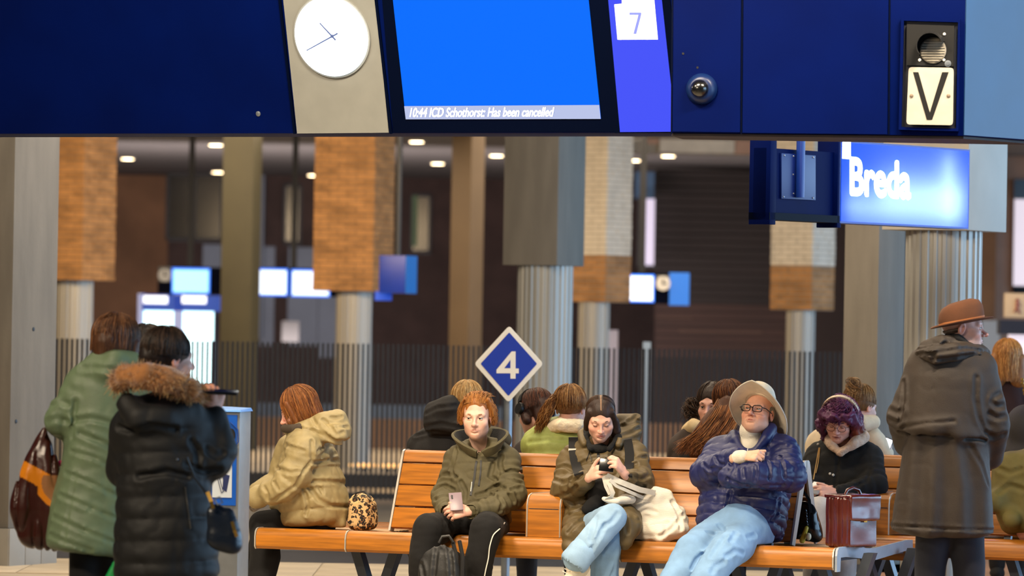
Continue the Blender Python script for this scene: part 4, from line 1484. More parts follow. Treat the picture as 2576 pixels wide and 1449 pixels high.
class Mesher:
    """several polygonised shapes joined into one body / hair mesh with colours"""
    def __init__(self):
        self.v, self.q, self.c, self.n = [], [], [], 0
    def add(self, vs, q, col):
        self.v.append(vs)
        self.q.append(q + self.n)
        self.c.append(col if np.ndim(col) == 2 else np.tile(np.asarray(col, float), (len(vs), 1)))
        self.n += len(vs)
    def soft(self, s, h, color, head=None, relax=1):
        vs, q = polygonize(s, h)
        vs = relax_mesh(vs, q, relax)
        col = color(vs) if callable(color) else np.tile(np.array(lin(color)), (len(vs), 1))
        if head is not None:
            vs = head.w(vs)
        self.add(vs, q, col)
    def tubes(self, paths, rad, cols, k=3):
        """many tapered strands"""
        for pth, c in zip(paths, cols):
            pth = np.asarray(pth)
            n = len(pth)
            t = np.gradient(pth, axis=0)
            t /= np.linalg.norm(t, axis=1)[:, None] + 1e-9
            a = np.cross(t, np.array((.31, .8, .51)))
            a /= np.linalg.norm(a, axis=1)[:, None] + 1e-9
            b = np.cross(t, a)
            r = rad * np.sin(np.linspace(0.5, math.pi - .12, n)) ** .6
            ang = np.arange(k) * 2 * math.pi / k
            vs = (pth[:, None] + r[:, None, None] * (np.cos(ang)[None, :, None] * a[:, None] + np.sin(ang)[None, :, None] * b[:, None])).reshape(-1, 3)
            i = np.arange(n - 1)[:, None] * k + np.arange(k)[None]
            j = np.arange(n - 1)[:, None] * k + (np.arange(k)[None] + 1) % k
            q = np.stack([i, j, j + k, i + k], -1).reshape(-1, 4)
            self.add(vs, q, np.tile(c, (len(vs), 1)))
    def build(self, name, m, parent):
        return mk(name, np.concatenate(self.v), np.concatenate(self.q), m, parent, smooth=True, colors=np.concatenate(self.c))

def hand_shape(s, wrist, d, nrm, thumb_side, curls=(.5, .55, .6, .65), spread=.12, sc=1.0, thumb=(.5, .4), thumb_dir=None, arm=None, curl_n=None):
    """palm, four fingers and a thumb; d wrist->knuckles, nrm out of the back of the hand, thumb_side +1/-1 along side axis"""
    d, nrm = unit(d), unit(nrm)
    nrm = unit(nrm - d * (nrm @ d))
    sd = np.cross(d, nrm) * thumb_side
    w = np.asarray(wrist, float)
    if arm is not None:
        s.chain([arm, w], [.034 * sc, .027 * sc], k=.015, squash=(nrm, .8))
    s.chain([w + d * .012 * sc, w + d * .05 * sc + sd * .012 * sc, w + d * .082 * sc + sd * .020 * sc], [.023 * sc, .024 * sc, .019 * sc], k=.012, squash=(nrm, .62))
    s.chain([w + d * .012 * sc, w + d * .05 * sc - sd * .014 * sc, w + d * .078 * sc - sd * .022 * sc], [.022 * sc, .022 * sc, .018 * sc], k=.012, squash=(nrm, .62))
    ln = (.070, .078, .073, .058)
    for i in range(4):
        off = (.030, .0105, -.009, -.028)[i] * sc
        base = w + d * (.086, .090, .086, .078)[i] * sc + sd * off
        dd = unit(d + sd * spread * (1.2, .35, -.4, -1.2)[i])
        ang = 0.0
        pts = [base - dd * .012 * sc, base]
        cur = base
        for fr, mul in ((.45, 1.0), (.31, 1.25), (.24, .8)):
            ang += curls[i] * mul
            ddir = unit(dd * math.cos(ang) - nrm * math.sin(ang))
            cur = cur + ddir * ln[i] * fr * sc
            pts.append(cur)
        s.chain(pts, [.0098 * sc, .0098 * sc, .0088 * sc, .0078 * sc, .0068 * sc], k=.006)
    tb = w + d * .022 * sc + sd * .022 * sc
    td = unit(d * .62 + sd * .62 - nrm * .35) if thumb_dir is None else unit(thumb_dir)
    p1 = tb + td * .036 * sc
    t2 = unit(td * math.cos(thumb[0]) + d * math.sin(thumb[0]))
    p2 = p1 + t2 * .032 * sc
    t3 = unit(t2 * math.cos(thumb[1]) + (d - nrm * .3) * math.sin(thumb[1]))
    p3 = p2 + t3 * .024 * sc
    s.chain([tb, p1, p2, p3], [.0155 * sc, .0125 * sc, .0105 * sc, .0085 * sc], k=.010)
    return s

def eyes(head, parent, iris=(60, 70, 60), gaze=(0, 0), brow=(120, 80, 50), browz=0.0205, browth=.0032, lash=(40, 26, 22), open_=True, lid=.004, inner_tilt=0.0):
    M_ir = mat('iris_%d_%d_%d' % iris, iris, 0.2)
    M_br = mat('brow_%d_%d_%d' % brow, brow, 0.7)
    M_la = mat('lash_%d_%d_%d' % lash, lash, 0.6)
    sc = head.sc
    for x in (-1, 1):
        c = np.array((x * .0315, -.0745, -.001))
        if open_:
            prof = [(.0122 * math.sin(a), -.0122 * math.cos(a)) for a in np.linspace(0.05, math.pi - .05, 10)]
            e = MB().lathe(head.w(c), head.R @ V3(0, -1, 0), [(r * sc, h * sc) for r, h in prof], 14).build('eye', M_EYEW, parent, smooth=True)
            g = unit(V3(gaze[0], -1, gaze[1]))
            prof = [(.0126 * math.sin(a), .0126 * math.cos(a)) for a in np.linspace(0.46, 0.01, 5)]
            MB().lathe(head.w(c), head.R @ g, [(r * sc, h * sc) for r, h in prof], 14).build('iris', M_ir, e, smooth=True)
        # lash line along the upper lid edge
        pts = []
        for k in np.linspace(-1, 1, 7):
            xx = k * .0125
            zz = lid + 0.10 * abs(xx) - .0015 * k * k * 1.5
            yy = -math.sqrt(max(.0142 ** 2 - xx * xx - zz * zz * .8, 1e-6))
            pts.append(head.w(c + np.array((xx, yy, zz))))
        MB().tube(pts, [.0006 * sc] + [.0013 * sc] * 5 + [.0006 * sc], 5).build('lash', M_la, parent, smooth=True)
        pts = [head.w((x * a, -b, browz + z)) for a, b, z in ((.013, .0905, -.002 + inner_tilt), (.024, .0905, .002), (.036, .0855, .004), (.048, .0735, -.001))]
        MB().tube(pts, [browth * .7 * sc, browth * sc, browth * .9 * sc, browth * .4 * sc], 6).build('eyebrow', M_br, parent, smooth=True)

def glasses(head, parent, m, w=.023, h=.0165, y=-.104, z=-.004, sq=4.0, r=.0019, temple=True):
    mb = MB()
    for x in (-1, 1):
        ring = []
        for a in np.linspace(0, 2 * math.pi, 25):
            ca, sa = math.cos(a), math.sin(a)
            k_ = (abs(ca) ** sq + abs(sa) ** sq) ** (-1 / sq)
            ring.append(head.w((x * .033 + w * ca * k_, y + .004 * abs(x * .033 + w * ca * k_) / .05, z + h * sa * k_)))
        mb.tube(ring, r * head.sc, 6)
        if temple:
            mb.tube([head.w((x * .055, y + .005, z + .008)), head.w((x * .075, y + .02, z + .008)), head.w((x * .080, .0, z + .006)), head.w((x * .078, .025, z - .006))], r * head.sc, 6)
    mb.tube([head.w((-.011, y, z + .004)), head.w((0, y - .003, z + .006)), head.w((.011, y, z + .004))], r * head.sc, 6)
    return mb.build('glasses', m, parent, smooth=True)

def strands_cap(head, n, r_ell, c_ell, az, length, sweep=0.0, wave=(.004, 30), th0=0.15, th1=1.75, out=.0, jit=.05, rs=None, face_gap=0.0, drop=None, npt=11, crown=(0, 0)):
    """paths flowing from the crown over the skull then falling; az = (from,to) azimuth degrees, 0 = picture right, 90 = back, -90 = face"""
    rs = rs or np.random.RandomState(1)
    paths = []
    re, ce = np.asarray(r_ell, float), np.asarray(c_ell, float)
    for _ in range(n):
        a0 = math.radians(rs.uniform(*az))
        L = length * rs.uniform(.75, 1.08) if not callable(length) else length(a0) * rs.uniform(.8, 1.08)
        k_ = 1 + rs.uniform(-jit * .3, jit)
        th_s = th0 + rs.uniform(0, .5)
        arc = max(re) * (th1 - th_s)
        tot = arc + L
        pts = []
        ph = rs.uniform(0, 6.28)
        for u in np.linspace(0, tot, npt):
            a = a0 + sweep * u / tot + rs.uniform(-.01, .01)
            if u < arc:
                th = th_s + (th1 - th_s) * u / arc
                q = ce + re * k_ * np.array((math.sin(th) * math.cos(a), math.sin(th) * math.sin(a), math.cos(th)))
                dn = 0
            else:
                th = th1
                q = ce + re * k_ * np.array((math.sin(th) * math.cos(a), math.sin(th) * math.sin(a), math.cos(th)))
                dn = u - arc
                q = q + np.array((math.cos(a) * out * dn, math.sin(a) * out * dn, -dn))
                if drop is not None:
                    q = q + np.asarray(drop, float) * dn
            wv = wave[0] * math.sin(wave[1] * u + ph) * min(1, u / (tot * .4))
            q = q + np.array((math.cos(a + 1.57), math.sin(a + 1.57), 0)) * wv
            pts.append(q)
        paths.append(head.w(np.array(pts)))
    return paths

def tones(n, cols, rs, var=.18):
    base = np.array([lin(c) for c in cols])
    k_ = rs.randint(0, len(base), n)
    return base[k_] * (1 + rs.uniform(-var, var, (n, 1)))

def limb_core(mesher, chains, col, h=0.018):
    s = S()
    for pts, r in chains:
        s.chain(pts, r, k=.03)
    mesher.soft(s, h, col)

def torso(s, pel, neck, ex, rx, ry, k=.04, puff=None, bow=0.0, power=2.3):
    """trunk of a coat: sections from hem (pel) to collar (neck)"""
    pel, neck = np.asarray(pel, float), np.asarray(neck, float)
    ax = unit(neck - pel)
    ex = unit(np.asarray(ex, float) - ax * (np.asarray(ex, float) @ ax))
    ey = np.cross(ax, ex)
    if ey[1] < 0:
        ey = -ey
    n = len(rx)
    cs = [pel + (neck - pel) * i / (n - 1) + ey * bow * math.sin(math.pi * i / (n - 1)) for i in range(n)]
    s.loft(cs, rx, ry, ex, ey, k=k, puff=puff, power=power)
    return ex, ey

def shoe(s, ankle, toe_dir, sc=1.0, z0=0.0):
    a = np.asarray(ankle, float)
    d = unit(V3(toe_dir[0], toe_dir[1], toe_dir[2] if len(toe_dir) > 2 else 0))
    up = unit(V3(0, 0, 1) - d * d[2])
    heel = a - d * .045 * sc - up * .055 * sc
    s.chain([a - up * .01 * sc, a - up * .05 * sc - d * .02 * sc], [.042 * sc, .044 * sc], k=.03)
    s.chain([heel, heel + d * .12 * sc, heel + d * .21 * sc - up * .006 * sc], [.040 * sc, .042 * sc, .036 * sc], k=.03, squash=(up, .85))
    return s

def seat_cut(s, o=None, side=0, back=True):
    """flatten cloth where it rests on the bench seat and backrest"""
    o_ = BA if o is None else o
    def fn(x):
        q = x - o_
        t = q @ BV
        if side:
            t = 2 * TC - t
        z = q[:, 2]
        seat = np.maximum(np.maximum(z - .453, -t + .0), t - 1.4)
        if back:
            pl = ((t - .44) * -.923 + (z - .462) * .385)
            bk = np.maximum(np.maximum(pl, z - .895), t - .9)
            seat = np.minimum(seat, bk)
        return seat
    return s.op(fn, .012, 's')

def smooth_path(pts, n=34):
    """Catmull-Rom through pts"""
    p = np.array([np.asarray(q, float) for q in pts])
    p = np.concatenate([[2 * p[0] - p[1]], p, [2 * p[-1] - p[-2]]])
    out = []
    for u in np.linspace(0, len(p) - 3 - 1e-6, n):
        i = int(u)
        t = u - i
        a, b, c, d = p[i], p[i + 1], p[i + 2], p[i + 3]
        out.append(.5 * ((2 * b) + (-a + c) * t + (2 * a - 5 * b + 4 * c - d) * t * t + (-a + 3 * b - 3 * c + d) * t ** 3))
    return out

def collar(name, pts, centre, up_out, width, m, parent, th=.012, shift=0.0, n=34):
    """standing cloth collar: a band round the neck leaning outwards"""
    q = smooth_path(pts, n)
    cen = np.asarray(centre, float)
    wd, qq = [], []
    for i, x in enumerate(q):
        r = x - cen
        r[2] = 0
        r = unit(r)
        wd.append(r * up_out[0] + EZ * up_out[1])
        f = .55 + .45 * math.sin(math.pi * (i + .5) / n)
        qq.append(x + r * shift)
    w_ = [width * (.5 + .5 * min(1, 4 * min(i + 1, n - i) / n)) for i in range(n)]
    return MB().strip(qq, np.array(wd), w_, th).build(name, m, parent, smooth=True, bevel=.003, sharp=70)
# ------------------------------------------------------------------ cloth
def cloth(name, rgb, rough=0.8, var=0.08, vscale=18, bump=0.16, bscale=220, sheen=0.0, **k):
    return mat(name, rgb, rough, var=var, vscale=vscale, bump=bump, bscale=bscale, sheen=sheen, **k)
C_olive = cloth('olive_shell', (84, 77, 51), 0.75)
C_olive2 = cloth('olive_puffer', (92, 77, 47), 0.55)
C_navy = cloth('navy_puffer', (25, 32, 82), 0.46, sheen=0.0)
C_black = cloth('black_cloth', (11, 10, 11), 0.9, sheen=0.0)
C_fleece = cloth('black_fleece', (13, 13, 14), 0.95, bump=0.5, bscale=90)
C_jean = cloth('light_denim', (116, 152, 190), 0.9, var=0.12, vscale=9, bump=0.2)
C_jean2 = cloth('pale_denim', (142, 174, 204), 0.9, var=0.14, vscale=7, bump=0.2)
C_white = cloth('white_knit', (226, 218, 200), 0.85, bump=0.3, bscale=140)
M_zip = mat('zip_black', (10, 10, 11), 0.5)
M_brass = mat('brass', (200, 160, 80), 0.3, metal=0.9)
M_phone = mat('phone_black', (10, 10, 12), 0.2)

def phone(label, c, ex, ey, ez, hw, hh, m, group=None, screen=None, lens=True):
    """handset; ex across, ey up its face, ez out of the side seen"""
    c, ex, ey, ez = np.asarray(c, float), unit(ex), unit(ey), unit(ez)
    t = thing('phone', label, 'phone', tuple(c), group)
    MB().box(c, ex * hw, ey * hh, ez * .0045).build('casing', m, t, bevel=0.003)
    if screen is not None:
        MB().box(c + ez * .0046, ex * (hw - .004), ey * (hh - .005), ez * .0006).build('screen', screen, t)
    elif lens:
        for k in (0.62, 0.38):
            MB().lathe(c - ex * hw * .55 + ey * hh * k + ez * .0045, ez, [(.006, -.001), (.006, .002), (.004, .0025)], 12).build('lens', M_black, t, smooth=True)
    return t

# ================================================================== man with reddish hair
def person_red_hair():
    t_ = thing('person', 'young man with wavy reddish hair in an olive jacket holding a phone', 'person', tuple(J(1205, 1345, .25)))
    D0 = J(1205, 1200, .1)[1]
    H = Head(J(1200, 1049, .27), yaw=-8, pitch=4, roll=0, sc=1.01)
    body = Mesher()
    nb_ = J(1205, 1135, .36)
    sc_ = skin_color((230, 186, 164), (198, 140, 124), cheek=(.03, -.10, -.10), stubble=((190, 130, 104), .35))
    body.soft(head_shape(H.l(nb_), jaw=.88, lid=.0035, nose=1.25, cheek=.8), .0022, sc_, H)
    hs = S()
    wl, wr_ = J(1121, 1281, .02), J(1181, 1286, -.06)
    hand_shape(hs, wl, J(1143, 1272, -.07) - wl, V3(-.35, -.5, .55), -1, curls=(.75, .8, .85, .9), arm=J(1112, 1290, .1), thumb_dir=V3(.4, -.4, .75))
    hr = S()
    hand_shape(hr, wr_, J(1152, 1288, -.10) - wr_, V3(.15, -.75, .35), 1, curls=(.45, .55, .65, .7), arm=J(1205, 1284, .0), thumb_dir=V3(-.7, -.3, .35))
    for q in (hs, hr):
        body.soft(q, .0032, (232, 178, 156))
    limb_core(body, [([J(1205, 1310, .3), J(1205, 1220, .34), nb_], [.10, .11, .06]), ([J(1140, 1165, .37), J(1110, 1250, .25), wl], [.05, .045, .028]), ([J(1285, 1165, .37), J(1305, 1250, .25), wr_], [.05, .045, .028]),
                     ([J(1170, 1325, .25), J(1075, 1330, -.15), J(1060, 1540, -.1)], [.06, .05, .04]), ([J(1235, 1325, .25), J(1218, 1330, -.18), J(1200, 1540, -.12)], [.06, .05, .04])], (228, 182, 158))
    b_ = body.build('body', M_SKIN, t_)
    eyes(H, t_, iris=(44, 36, 32), gaze=(-.30, -.02), brow=(150, 96, 62), browz=.0185, lid=.0035, inner_tilt=.0015, browth=.0036)
    # jacket
    s = S()
    ex, ey = torso(s, J(1203, 1322, .26), J(1208, 1112, .36), (1, -.2, 0), [.185, .18, .175, .175, .175, .125], [.16, .15, .14, .13, .12, .09], k=.05)
    s.chain([J(1152, 1158, .37), J(1212, 1130, .38), J(1272, 1158, .37)], [.066, .08, .066], k=.06)
    s.chain([J(1152, 1165, .36), J(1118, 1248, .26), J(1124, 1286, .05)], [.074, .070, .054], k=.045, wr=(.004, 22))
    s.chain([J(1272, 1165, .36), J(1293, 1248, .24), J(1240, 1276, .05), J(1192, 1285, -.03)], [.076, .072, .058, .048], k=.045, wr=(.004, 22))
    s.noise(.007, 8, (1, 1, 1.6))
    s.noise(.005, 12, (1, 1, 2.0), ridge=True)
    # high collar standing away from the neck
    s.ell(J(1236, 1106, .50), (.115, .07, .075), k=.03)
    s.ell(J(1206, 1105, .26), (.062, .09, .09), k=.02, mode='s')
    creases(s, D0, [
        [(1149, 1130), (1145, 1151), (1136, 1186), (1150, 1202)], [(1160, 1126), (1185, 1136), (1206, 1138)], [(1262, 1128), (1238, 1136), (1218, 1140)],
        [(1096, 1206), (1122, 1192), (1148, 1198)], [(1092, 1236), (1118, 1222), (1142, 1234)], [(1094, 1258), (1112, 1246), (1136, 1250)], [(1104, 1278), (1120, 1262), (1140, 1262)],
        [(1240, 1168), (1232, 1198), (1254, 1212)], [(1262, 1196), (1286, 1184), (1314, 1192)], [(1250, 1222), (1280, 1208), (1312, 1216)], [(1226, 1236), (1252, 1222), (1280, 1234), (1308, 1228)],
        [(1200, 1246), (1222, 1240), (1240, 1248)], [(1256, 1250), (1264, 1268), (1258, 1284)], [(1280, 1246), (1290, 1262)], [(1160, 1212), (1172, 1236), (1170, 1256)], [(1262, 1148), (1258, 1170), (1264, 1186)]], .012, .0085)
    seat_cut(s)
    soft('jacket', s, .007, C_olive, t_)
    band_on('zip', s, D0, [(1206, 1136), (1196, 1170), (1194, 1200), (1186, 1232), (1184, 1246)], .012, M_zip, t_, .004)
    band_on('zip', s, D0, [(1210, 1158), (1209, 1188), (1204, 1222)], .009, M_zip, t_, .004)
    band_on('zip_pull', s, D0, [(1187, 1212), (1184, 1236)], .004, M_white, t_, .008)
    band_on('shoulder_badge', s, D0, [(1309, 1172), (1310, 1190)], .022, mat('badge_dark', (40, 34, 26), .6), t_, .004)
    # dark lining of collar
    cpts = [J(1200, 1142, .19), J(1172, 1130, .20), J(1150, 1112, .27), J(1156, 1098, .40), J(1205, 1094, .49), J(1256, 1094, .42), J(1268, 1106, .28), J(1246, 1128, .20), J(1216, 1142, .19)]
    collar('collar', cpts, J(1208, 1110, .34), (.62, .80), .080, C_olive, t_, th=.016)
    collar('collar_lining', cpts, J(1208, 1110, .34), (.62, .80), .076, C_fleece, t_, th=.010, shift=-.014)
    # cuffs
    for nm, a, b in (('cuff', J(1120, 1283, .06), J(1124, 1286, .0)), ('cuff', J(1198, 1284, .0), J(1188, 1286, -.05))):
        q = S()
        q.chain([a, b], [.050, .046], k=.01)
        q.chain([a * 2 - b, b * 2 - a], [.036, .036], k=.004, mode='s')
        soft(nm, q, .006, C_olive, t_)
    # hair
    hm = Mesher()
    hsx = S()
    hsx.ell((0, .024, .049), (.081, .099, .089))
    for x in (-1, 1):
        hsx.chain([(x * .066, -.036, .100), (x * .083, -.012, .055), (x * .090, .004, .005), (x * .090, .014, -.04)], [.012, .013, .015, .010], k=.02)
    hsx.ell((0, .06, -.02), (.078, .055, .07), k=.02)
    hsx.ell((0, -.110, .0), (.060, .064, .094), k=.010, mode='s')
    hsx.ell((0, -.06, -.08), (.070, .07, .06), k=.012, mode='s')
    hsx.noise(.006, 40, (1, 1, .35))
    hm.soft(hsx, .0042, (166, 102, 42), H)
    rs = np.random.RandomState(5)
    ps = strands_cap(H, 420, (.086, .103, .094), (0, .024, .047), (-28, 208), .05, wave=(.006, 55), th0=.25, th1=1.7, jit=.07, rs=rs, out=.2)
    ps += [H.w(np.array([(x0 + dx * u + .004 * math.sin(9 * u + x0 * 300), .026 - .098 * kk * (1 + .06 * math.sin(3.1 * u)) * math.cos(.42 + 1.5 * u) * fx, .048 + .088 * kk * (1 + .06 * math.sin(3.1 * u)) * math.sin(.42 + 1.5 * u) * fx) for u in np.linspace(0, 1, 9)])) for x0, dx, kk, fx in [(a_, b_, c_, math.sqrt(max(.3, 1 - (a_ / .088) ** 2))) for a_, b_, c_ in zip(rs.uniform(-.070, .062, 800), rs.uniform(-.012, .035, 800), rs.uniform(.99, 1.05, 800))]]
    ps += [H.w(np.array([(x * (.066 + .030 * math.sin(2.2 * u) + cu * u ** 3 + .004 * math.sin(11 * u + ph_)), -.040 + .04 * u + .006 * math.cos(9 * u + ph_) + y_, .098 - ln_ * u) for u in np.linspace(0, 1, 9)])) for x in (-1, 1) for cu, ph_, y_, ln_ in zip(rs.uniform(-.014, .022, 620), rs.uniform(0, 6, 620), rs.uniform(-.006, .045, 620), rs.uniform(.06, .145, 620))]
    hm.tubes(ps, .0011, tones(len(ps), [(172, 106, 42), (196, 130, 58), (146, 86, 34), (208, 148, 76)], rs, .10))
    hm.build('hair', M_HAIR, t_)
    # trousers
    s = S()
    s.chain([J(1205, 1318, .28), J(1205, 1322, .2)], [.15, .14], k=.05)
    s.chain([J(1165, 1322, .25), J(1078, 1332, -.13), J(1062, 1400, -.16), J(1058, 1530, -.10)], [.095, .088, .078, .062], k=.04)
    s.chain([J(1240, 1322, .25), J(1222, 1332, -.16), J(1206, 1400, -.18), J(1198, 1530, -.12)], [.095, .090, .078, .062], k=.04)
    s.noise(.006, 9)
    s.noise(.004, 18, (1, 1, 1.5), ridge=True)
    seat_cut(s)
    soft('trousers', s, .010, C_black, t_)
    band_on('piping', s, D0, [(1270, 1314), (1258, 1330), (1240, 1344), (1237, 1356), (1231, 1376), (1229, 1404), (1222, 1432), (1217, 1460)], .006, M_white, t_, .006, n=24)
    for a, nm in ((J(1058, 1528, -.10), 0), (J(1198, 1528, -.12), 1)):
        q = S()
        shoe(q, V3(a[0], a[1], .09), -BV)
        soft('shoe', q, .009, C_black, t_)
    # phone in his hands
    c = J(1147, 1262, -.11)
    ez = unit(V3(.05, -.86, .5))
    ey_ = unit(V3(-.12, .48, .85))
    phone('lilac grey phone held by the man with reddish hair', c, np.cross(ey_, ez), ey_, ez, .036, .055, mat('phone_lilac', (142, 122, 130), .35))
    # backpack on the floor
person_red_hair()

# ================================================================== woman with straight dark hair
def person_dark_hair():
    t_ = thing('person', 'woman with centre-parted dark hair in a long olive puffer coat, looking at her phone', 'person', tuple(J(1515, 1362, .25)))
    D0 = J(1510, 1200, .1)[1]
    H = Head(J(1511, 1052, .24), yaw=0, pitch=27, roll=-1, sc=.97)
    body = Mesher()
    nb_ = J(1515, 1135, .36)
    body.soft(head_shape(H.l(nb_), jaw=.90, lid=-.0035, low=-.0055, cheek=1.1), .0022, skin_color((222, 172, 150), (176, 92, 88), cheek=(.04, -.12, -.10)), H)
    wl, wr_ = J(1482, 1201, -.02), J(1570, 1192, -.04)
    hs = S()
    hand_shape(hs, wl, J(1516, 1178, -.10) - wl, V3(-.2, -.8, .4), -1, curls=(.55, .45, .4, .4), arm=J(1462, 1212, .06), thumb_dir=V3(.35, -.1, .9))
    hr = S()
    hand_shape(hr, wr_, J(1552, 1166, -.09) - wr_, V3(.75, -.45, .3), 1, curls=(.75, .8, .85, .9), arm=J(1584, 1204, .04), thumb_dir=V3(-.75, -.2, .55))
    for q in (hs, hr):
        body.soft(q, .0032, (230, 178, 158))
    limb_core(body, [([J(1510, 1320, .3), J(1512, 1220, .34), nb_], [.10, .10, .05]), ([J(1440, 1160, .37), J(1415, 1245, .2), wl], [.045, .04, .026]), ([J(1590, 1155, .37), J(1618, 1228, .2), wr_], [.045, .04, .026]),
                     ([J(1480, 1335, .25), J(1535, 1295, -.2), J(1450, 1400, -.34)], [.06, .05, .035]), ([J(1540, 1340, .25), J(1530, 1350, -.15), J(1510, 1540, -.1)], [.06, .05, .035])], (222, 172, 150))
    body.build('body', M_SKIN, t_)
    eyes(H, t_, open_=False, brow=(84, 58, 44), lash=(46, 28, 24), lid=-.004, browth=.0026, browz=.0215, inner_tilt=-.0015)
    # coat
    s = S()
    pf = (.010, .085, .2)
    torso(s, J(1512, 1345, .24), J(1516, 1110, .36), (1, -.2, 0), [.20, .20, .19, .185, .185, .13], [.17, .16, .145, .135, .12, .09], k=.05, puff=(.012, .095, .1))
    s.chain([J(1440, 1150, .37), J(1515, 1122, .39), J(1592, 1146, .37)], [.07, .08, .07], k=.06)
    s.chain([J(1442, 1160, .36), J(1422, 1240, .22), J(1470, 1210, .02)], [.082, .086, .058], k=.04, puff=pf)
    s.chain([J(1594, 1155, .36), J(1612, 1222, .20), J(1580, 1202, .02)], [.080, .082, .054], k=.04, puff=pf)
    # coat skirt over the thighs
    s.chain([J(1470, 1320, .22), J(1452, 1345, -.02), J(1438, 1372, -.06)], [.11, .085, .05], k=.05)
    s.chain([J(1570, 1300, .22), J(1578, 1322, -.06), J(1572, 1362, -.10)], [.10, .08, .05], k=.05)
    s.noise(.006, 9)
    s.noise(.007, 12, (1, 1, 1.8), ridge=True)
    # standing collar and big hood lying behind to the right
    s.chain([J(1470, 1116, .24), J(1462, 1092, .34), J(1490, 1078, .46), J(1530, 1078, .46), J(1562, 1092, .38), J(1556, 1118, .26)], [.018, .024, .036, .042, .036, .022], k=.02)
    s.chain([J(1556, 1062, .46), J(1588, 1066, .44), J(1592, 1092, .40), J(1560, 1108, .34)], [.035, .048, .05, .035], k=.03)
    s.chain([J(1558, 1050, .46), J(1604, 1050, .44)], [.018, .016], k=.03)
    s.ell(J(1512, 1100, .24), (.066, .10, .085), k=.02, mode='s')
    creases(s, D0, [
        [(1396, 1180), (1420, 1172), (1440, 1182)], [(1392, 1206), (1418, 1214), (1440, 1204)], [(1400, 1252), (1430, 1240), (1452, 1222)], [(1454, 1172), (1478, 1158), (1500, 1152)], [(1436, 1216), (1456, 1200), (1470, 1190)],
        [(1590, 1160), (1606, 1152), (1626, 1150)], [(1584, 1176), (1600, 1166)], [(1590, 1196), (1614, 1206), (1632, 1196)], [(1600, 1214), (1620, 1222)], [(1548, 1154), (1562, 1160), (1570, 1172)],
        [(1580, 1062), (1594, 1056), (1604, 1044)], [(1558, 1074), (1588, 1066), (1606, 1060)], [(1560, 1098), (1590, 1088), (1608, 1078)], [(1424, 1300), (1450, 1288), (1478, 1284)], [(1430, 1340), (1452, 1316), (1478, 1302)], [(1560, 1284), (1576, 1310), (1578, 1340)]], .011, .008)
    seat_cut(s)
    soft('coat', s, .0075, C_olive2, t_)
    si = S()
    si.chain([J(1486, 1130, .20), J(1472, 1100, .30), J(1482, 1072, .42), J(1515, 1062, .46), J(1548, 1072, .42), J(1556, 1100, .30), J(1532, 1130, .20)], [.014, .020, .028, .030, .030, .020, .014], k=.02)
    si.ell(J(1509, 1130, .26), (.055, .05, .03), k=.02)
    si.noise(.004, 30)
    soft('collar_lining', si, .006, C_fleece, t_)
    # dark front panel between the coat edges
    band_on('zip', s, D0, [(1506, 1128), (1505, 1146), (1504, 1168)], .016, M_zip, t_, .005)
    sp = S()
    sp.chain([J(1506, 1215, .13), J(1500, 1262, .08), J(1476, 1280, .06)], [.05, .05, .03], k=.03)
    soft('inner_layer', sp, .009, C_black, t_)
    for pl in ([(1484, 1130), (1480, 1146), (1474, 1158)], [(1484, 1140), (1488, 1160)], [(1524, 1150), (1519, 1166)]):
        band_on('drawcord', s, D0, pl, .0035, M_zip, t_, .008, n=6)
    # rucksack straps
    st = band_on('backpack_strap', s, D0, [(1442, 1100), (1442, 1128), (1446, 1160), (1456, 1192)], .052, C_black, t_, .010, th=.010)
    qs_ = hits(s, [(1442, 1131)], D0)[0] - FW * .024
    MB().box(qs_, RT * .027, UP * .0065, FW * .0025).build('reflective_stripe', M_white, st)
    band_on('backpack_strap', s, D0, [(1578, 1106), (1584, 1140), (1582, 1172), (1578, 1196)], .050, C_black, t_, .010, th=.010)
    # hair: sleek, centre parting
    hm = Mesher()
    hx = S()
    hx.ell((0, .018, .043), (.080, .099, .084))
    for x in (-1, 1):
        hx.chain([(x * .064, -.040, .060), (x * .073, -.030, .025), (x * .079, -.008, -.02), (x * .078, .02, -.075)], [.016, .016, .019, .018], k=.02)
    hx.chain([(.074, .0, -.02), (.088, .0, -.08), (.082, .01, -.13)], [.03, .03, .022], k=.02)
    hx.ell((0, .05, -.03), (.080, .06, .085), k=.02)
    hx.ell((0, -.115, -.018), (.054, .062, .092), k=.010, mode='s')
    hx.ell((0, -.07, -.09), (.064, .075, .05), k=.010, mode='s')
    hx.groove([(0, -.075, .098), (0, -.04, .128), (0, .01, .134), (0, .06, .118)], .0015, .004)
    hx.noise(.0015, 40, (1, .4, .3))
    part_c, dark_c = np.array(lin((196, 150, 112))), np.array(lin((52, 34, 26)))
    def hcol(p):
        w_ = (np.exp(-(p[:, 0] / .0026) ** 2) * (p[:, 2] > .085) * (p[:, 1] < .05))[:, None]
        return dark_c * (1 - w_) + part_c * w_
    hm.soft(hx, .0034, hcol, H)
    rs = np.random.RandomState(8)
    ps = []
    for _ in range(420):
        x = rs.choice((-1, 1))
        y0 = rs.uniform(-.07, .08)
        k_ = rs.uniform(.985, 1.012)
        pts = []
        for u in np.linspace(.10, 1, 9):
            a = u * 1.62
            fy = math.sqrt(max(.05, 1 - ((y0 - .01) / .100) ** 2))
            zf = .043 + .086 * math.cos(a) * fy
            xf = .083 * math.sin(a) * max(fy, .75 * u + .2)
            yf = y0 * math.sqrt(max(0, 1 - (y0 / .13) ** 2)) + .03 * u + .0
            pts.append((x * xf * k_, yf * .9 + .01, zf * k_))
        pts.append((x * .086 * k_, pts[-1][1] + .012, -.02))
        ps.append(H.w(np.array(pts)))
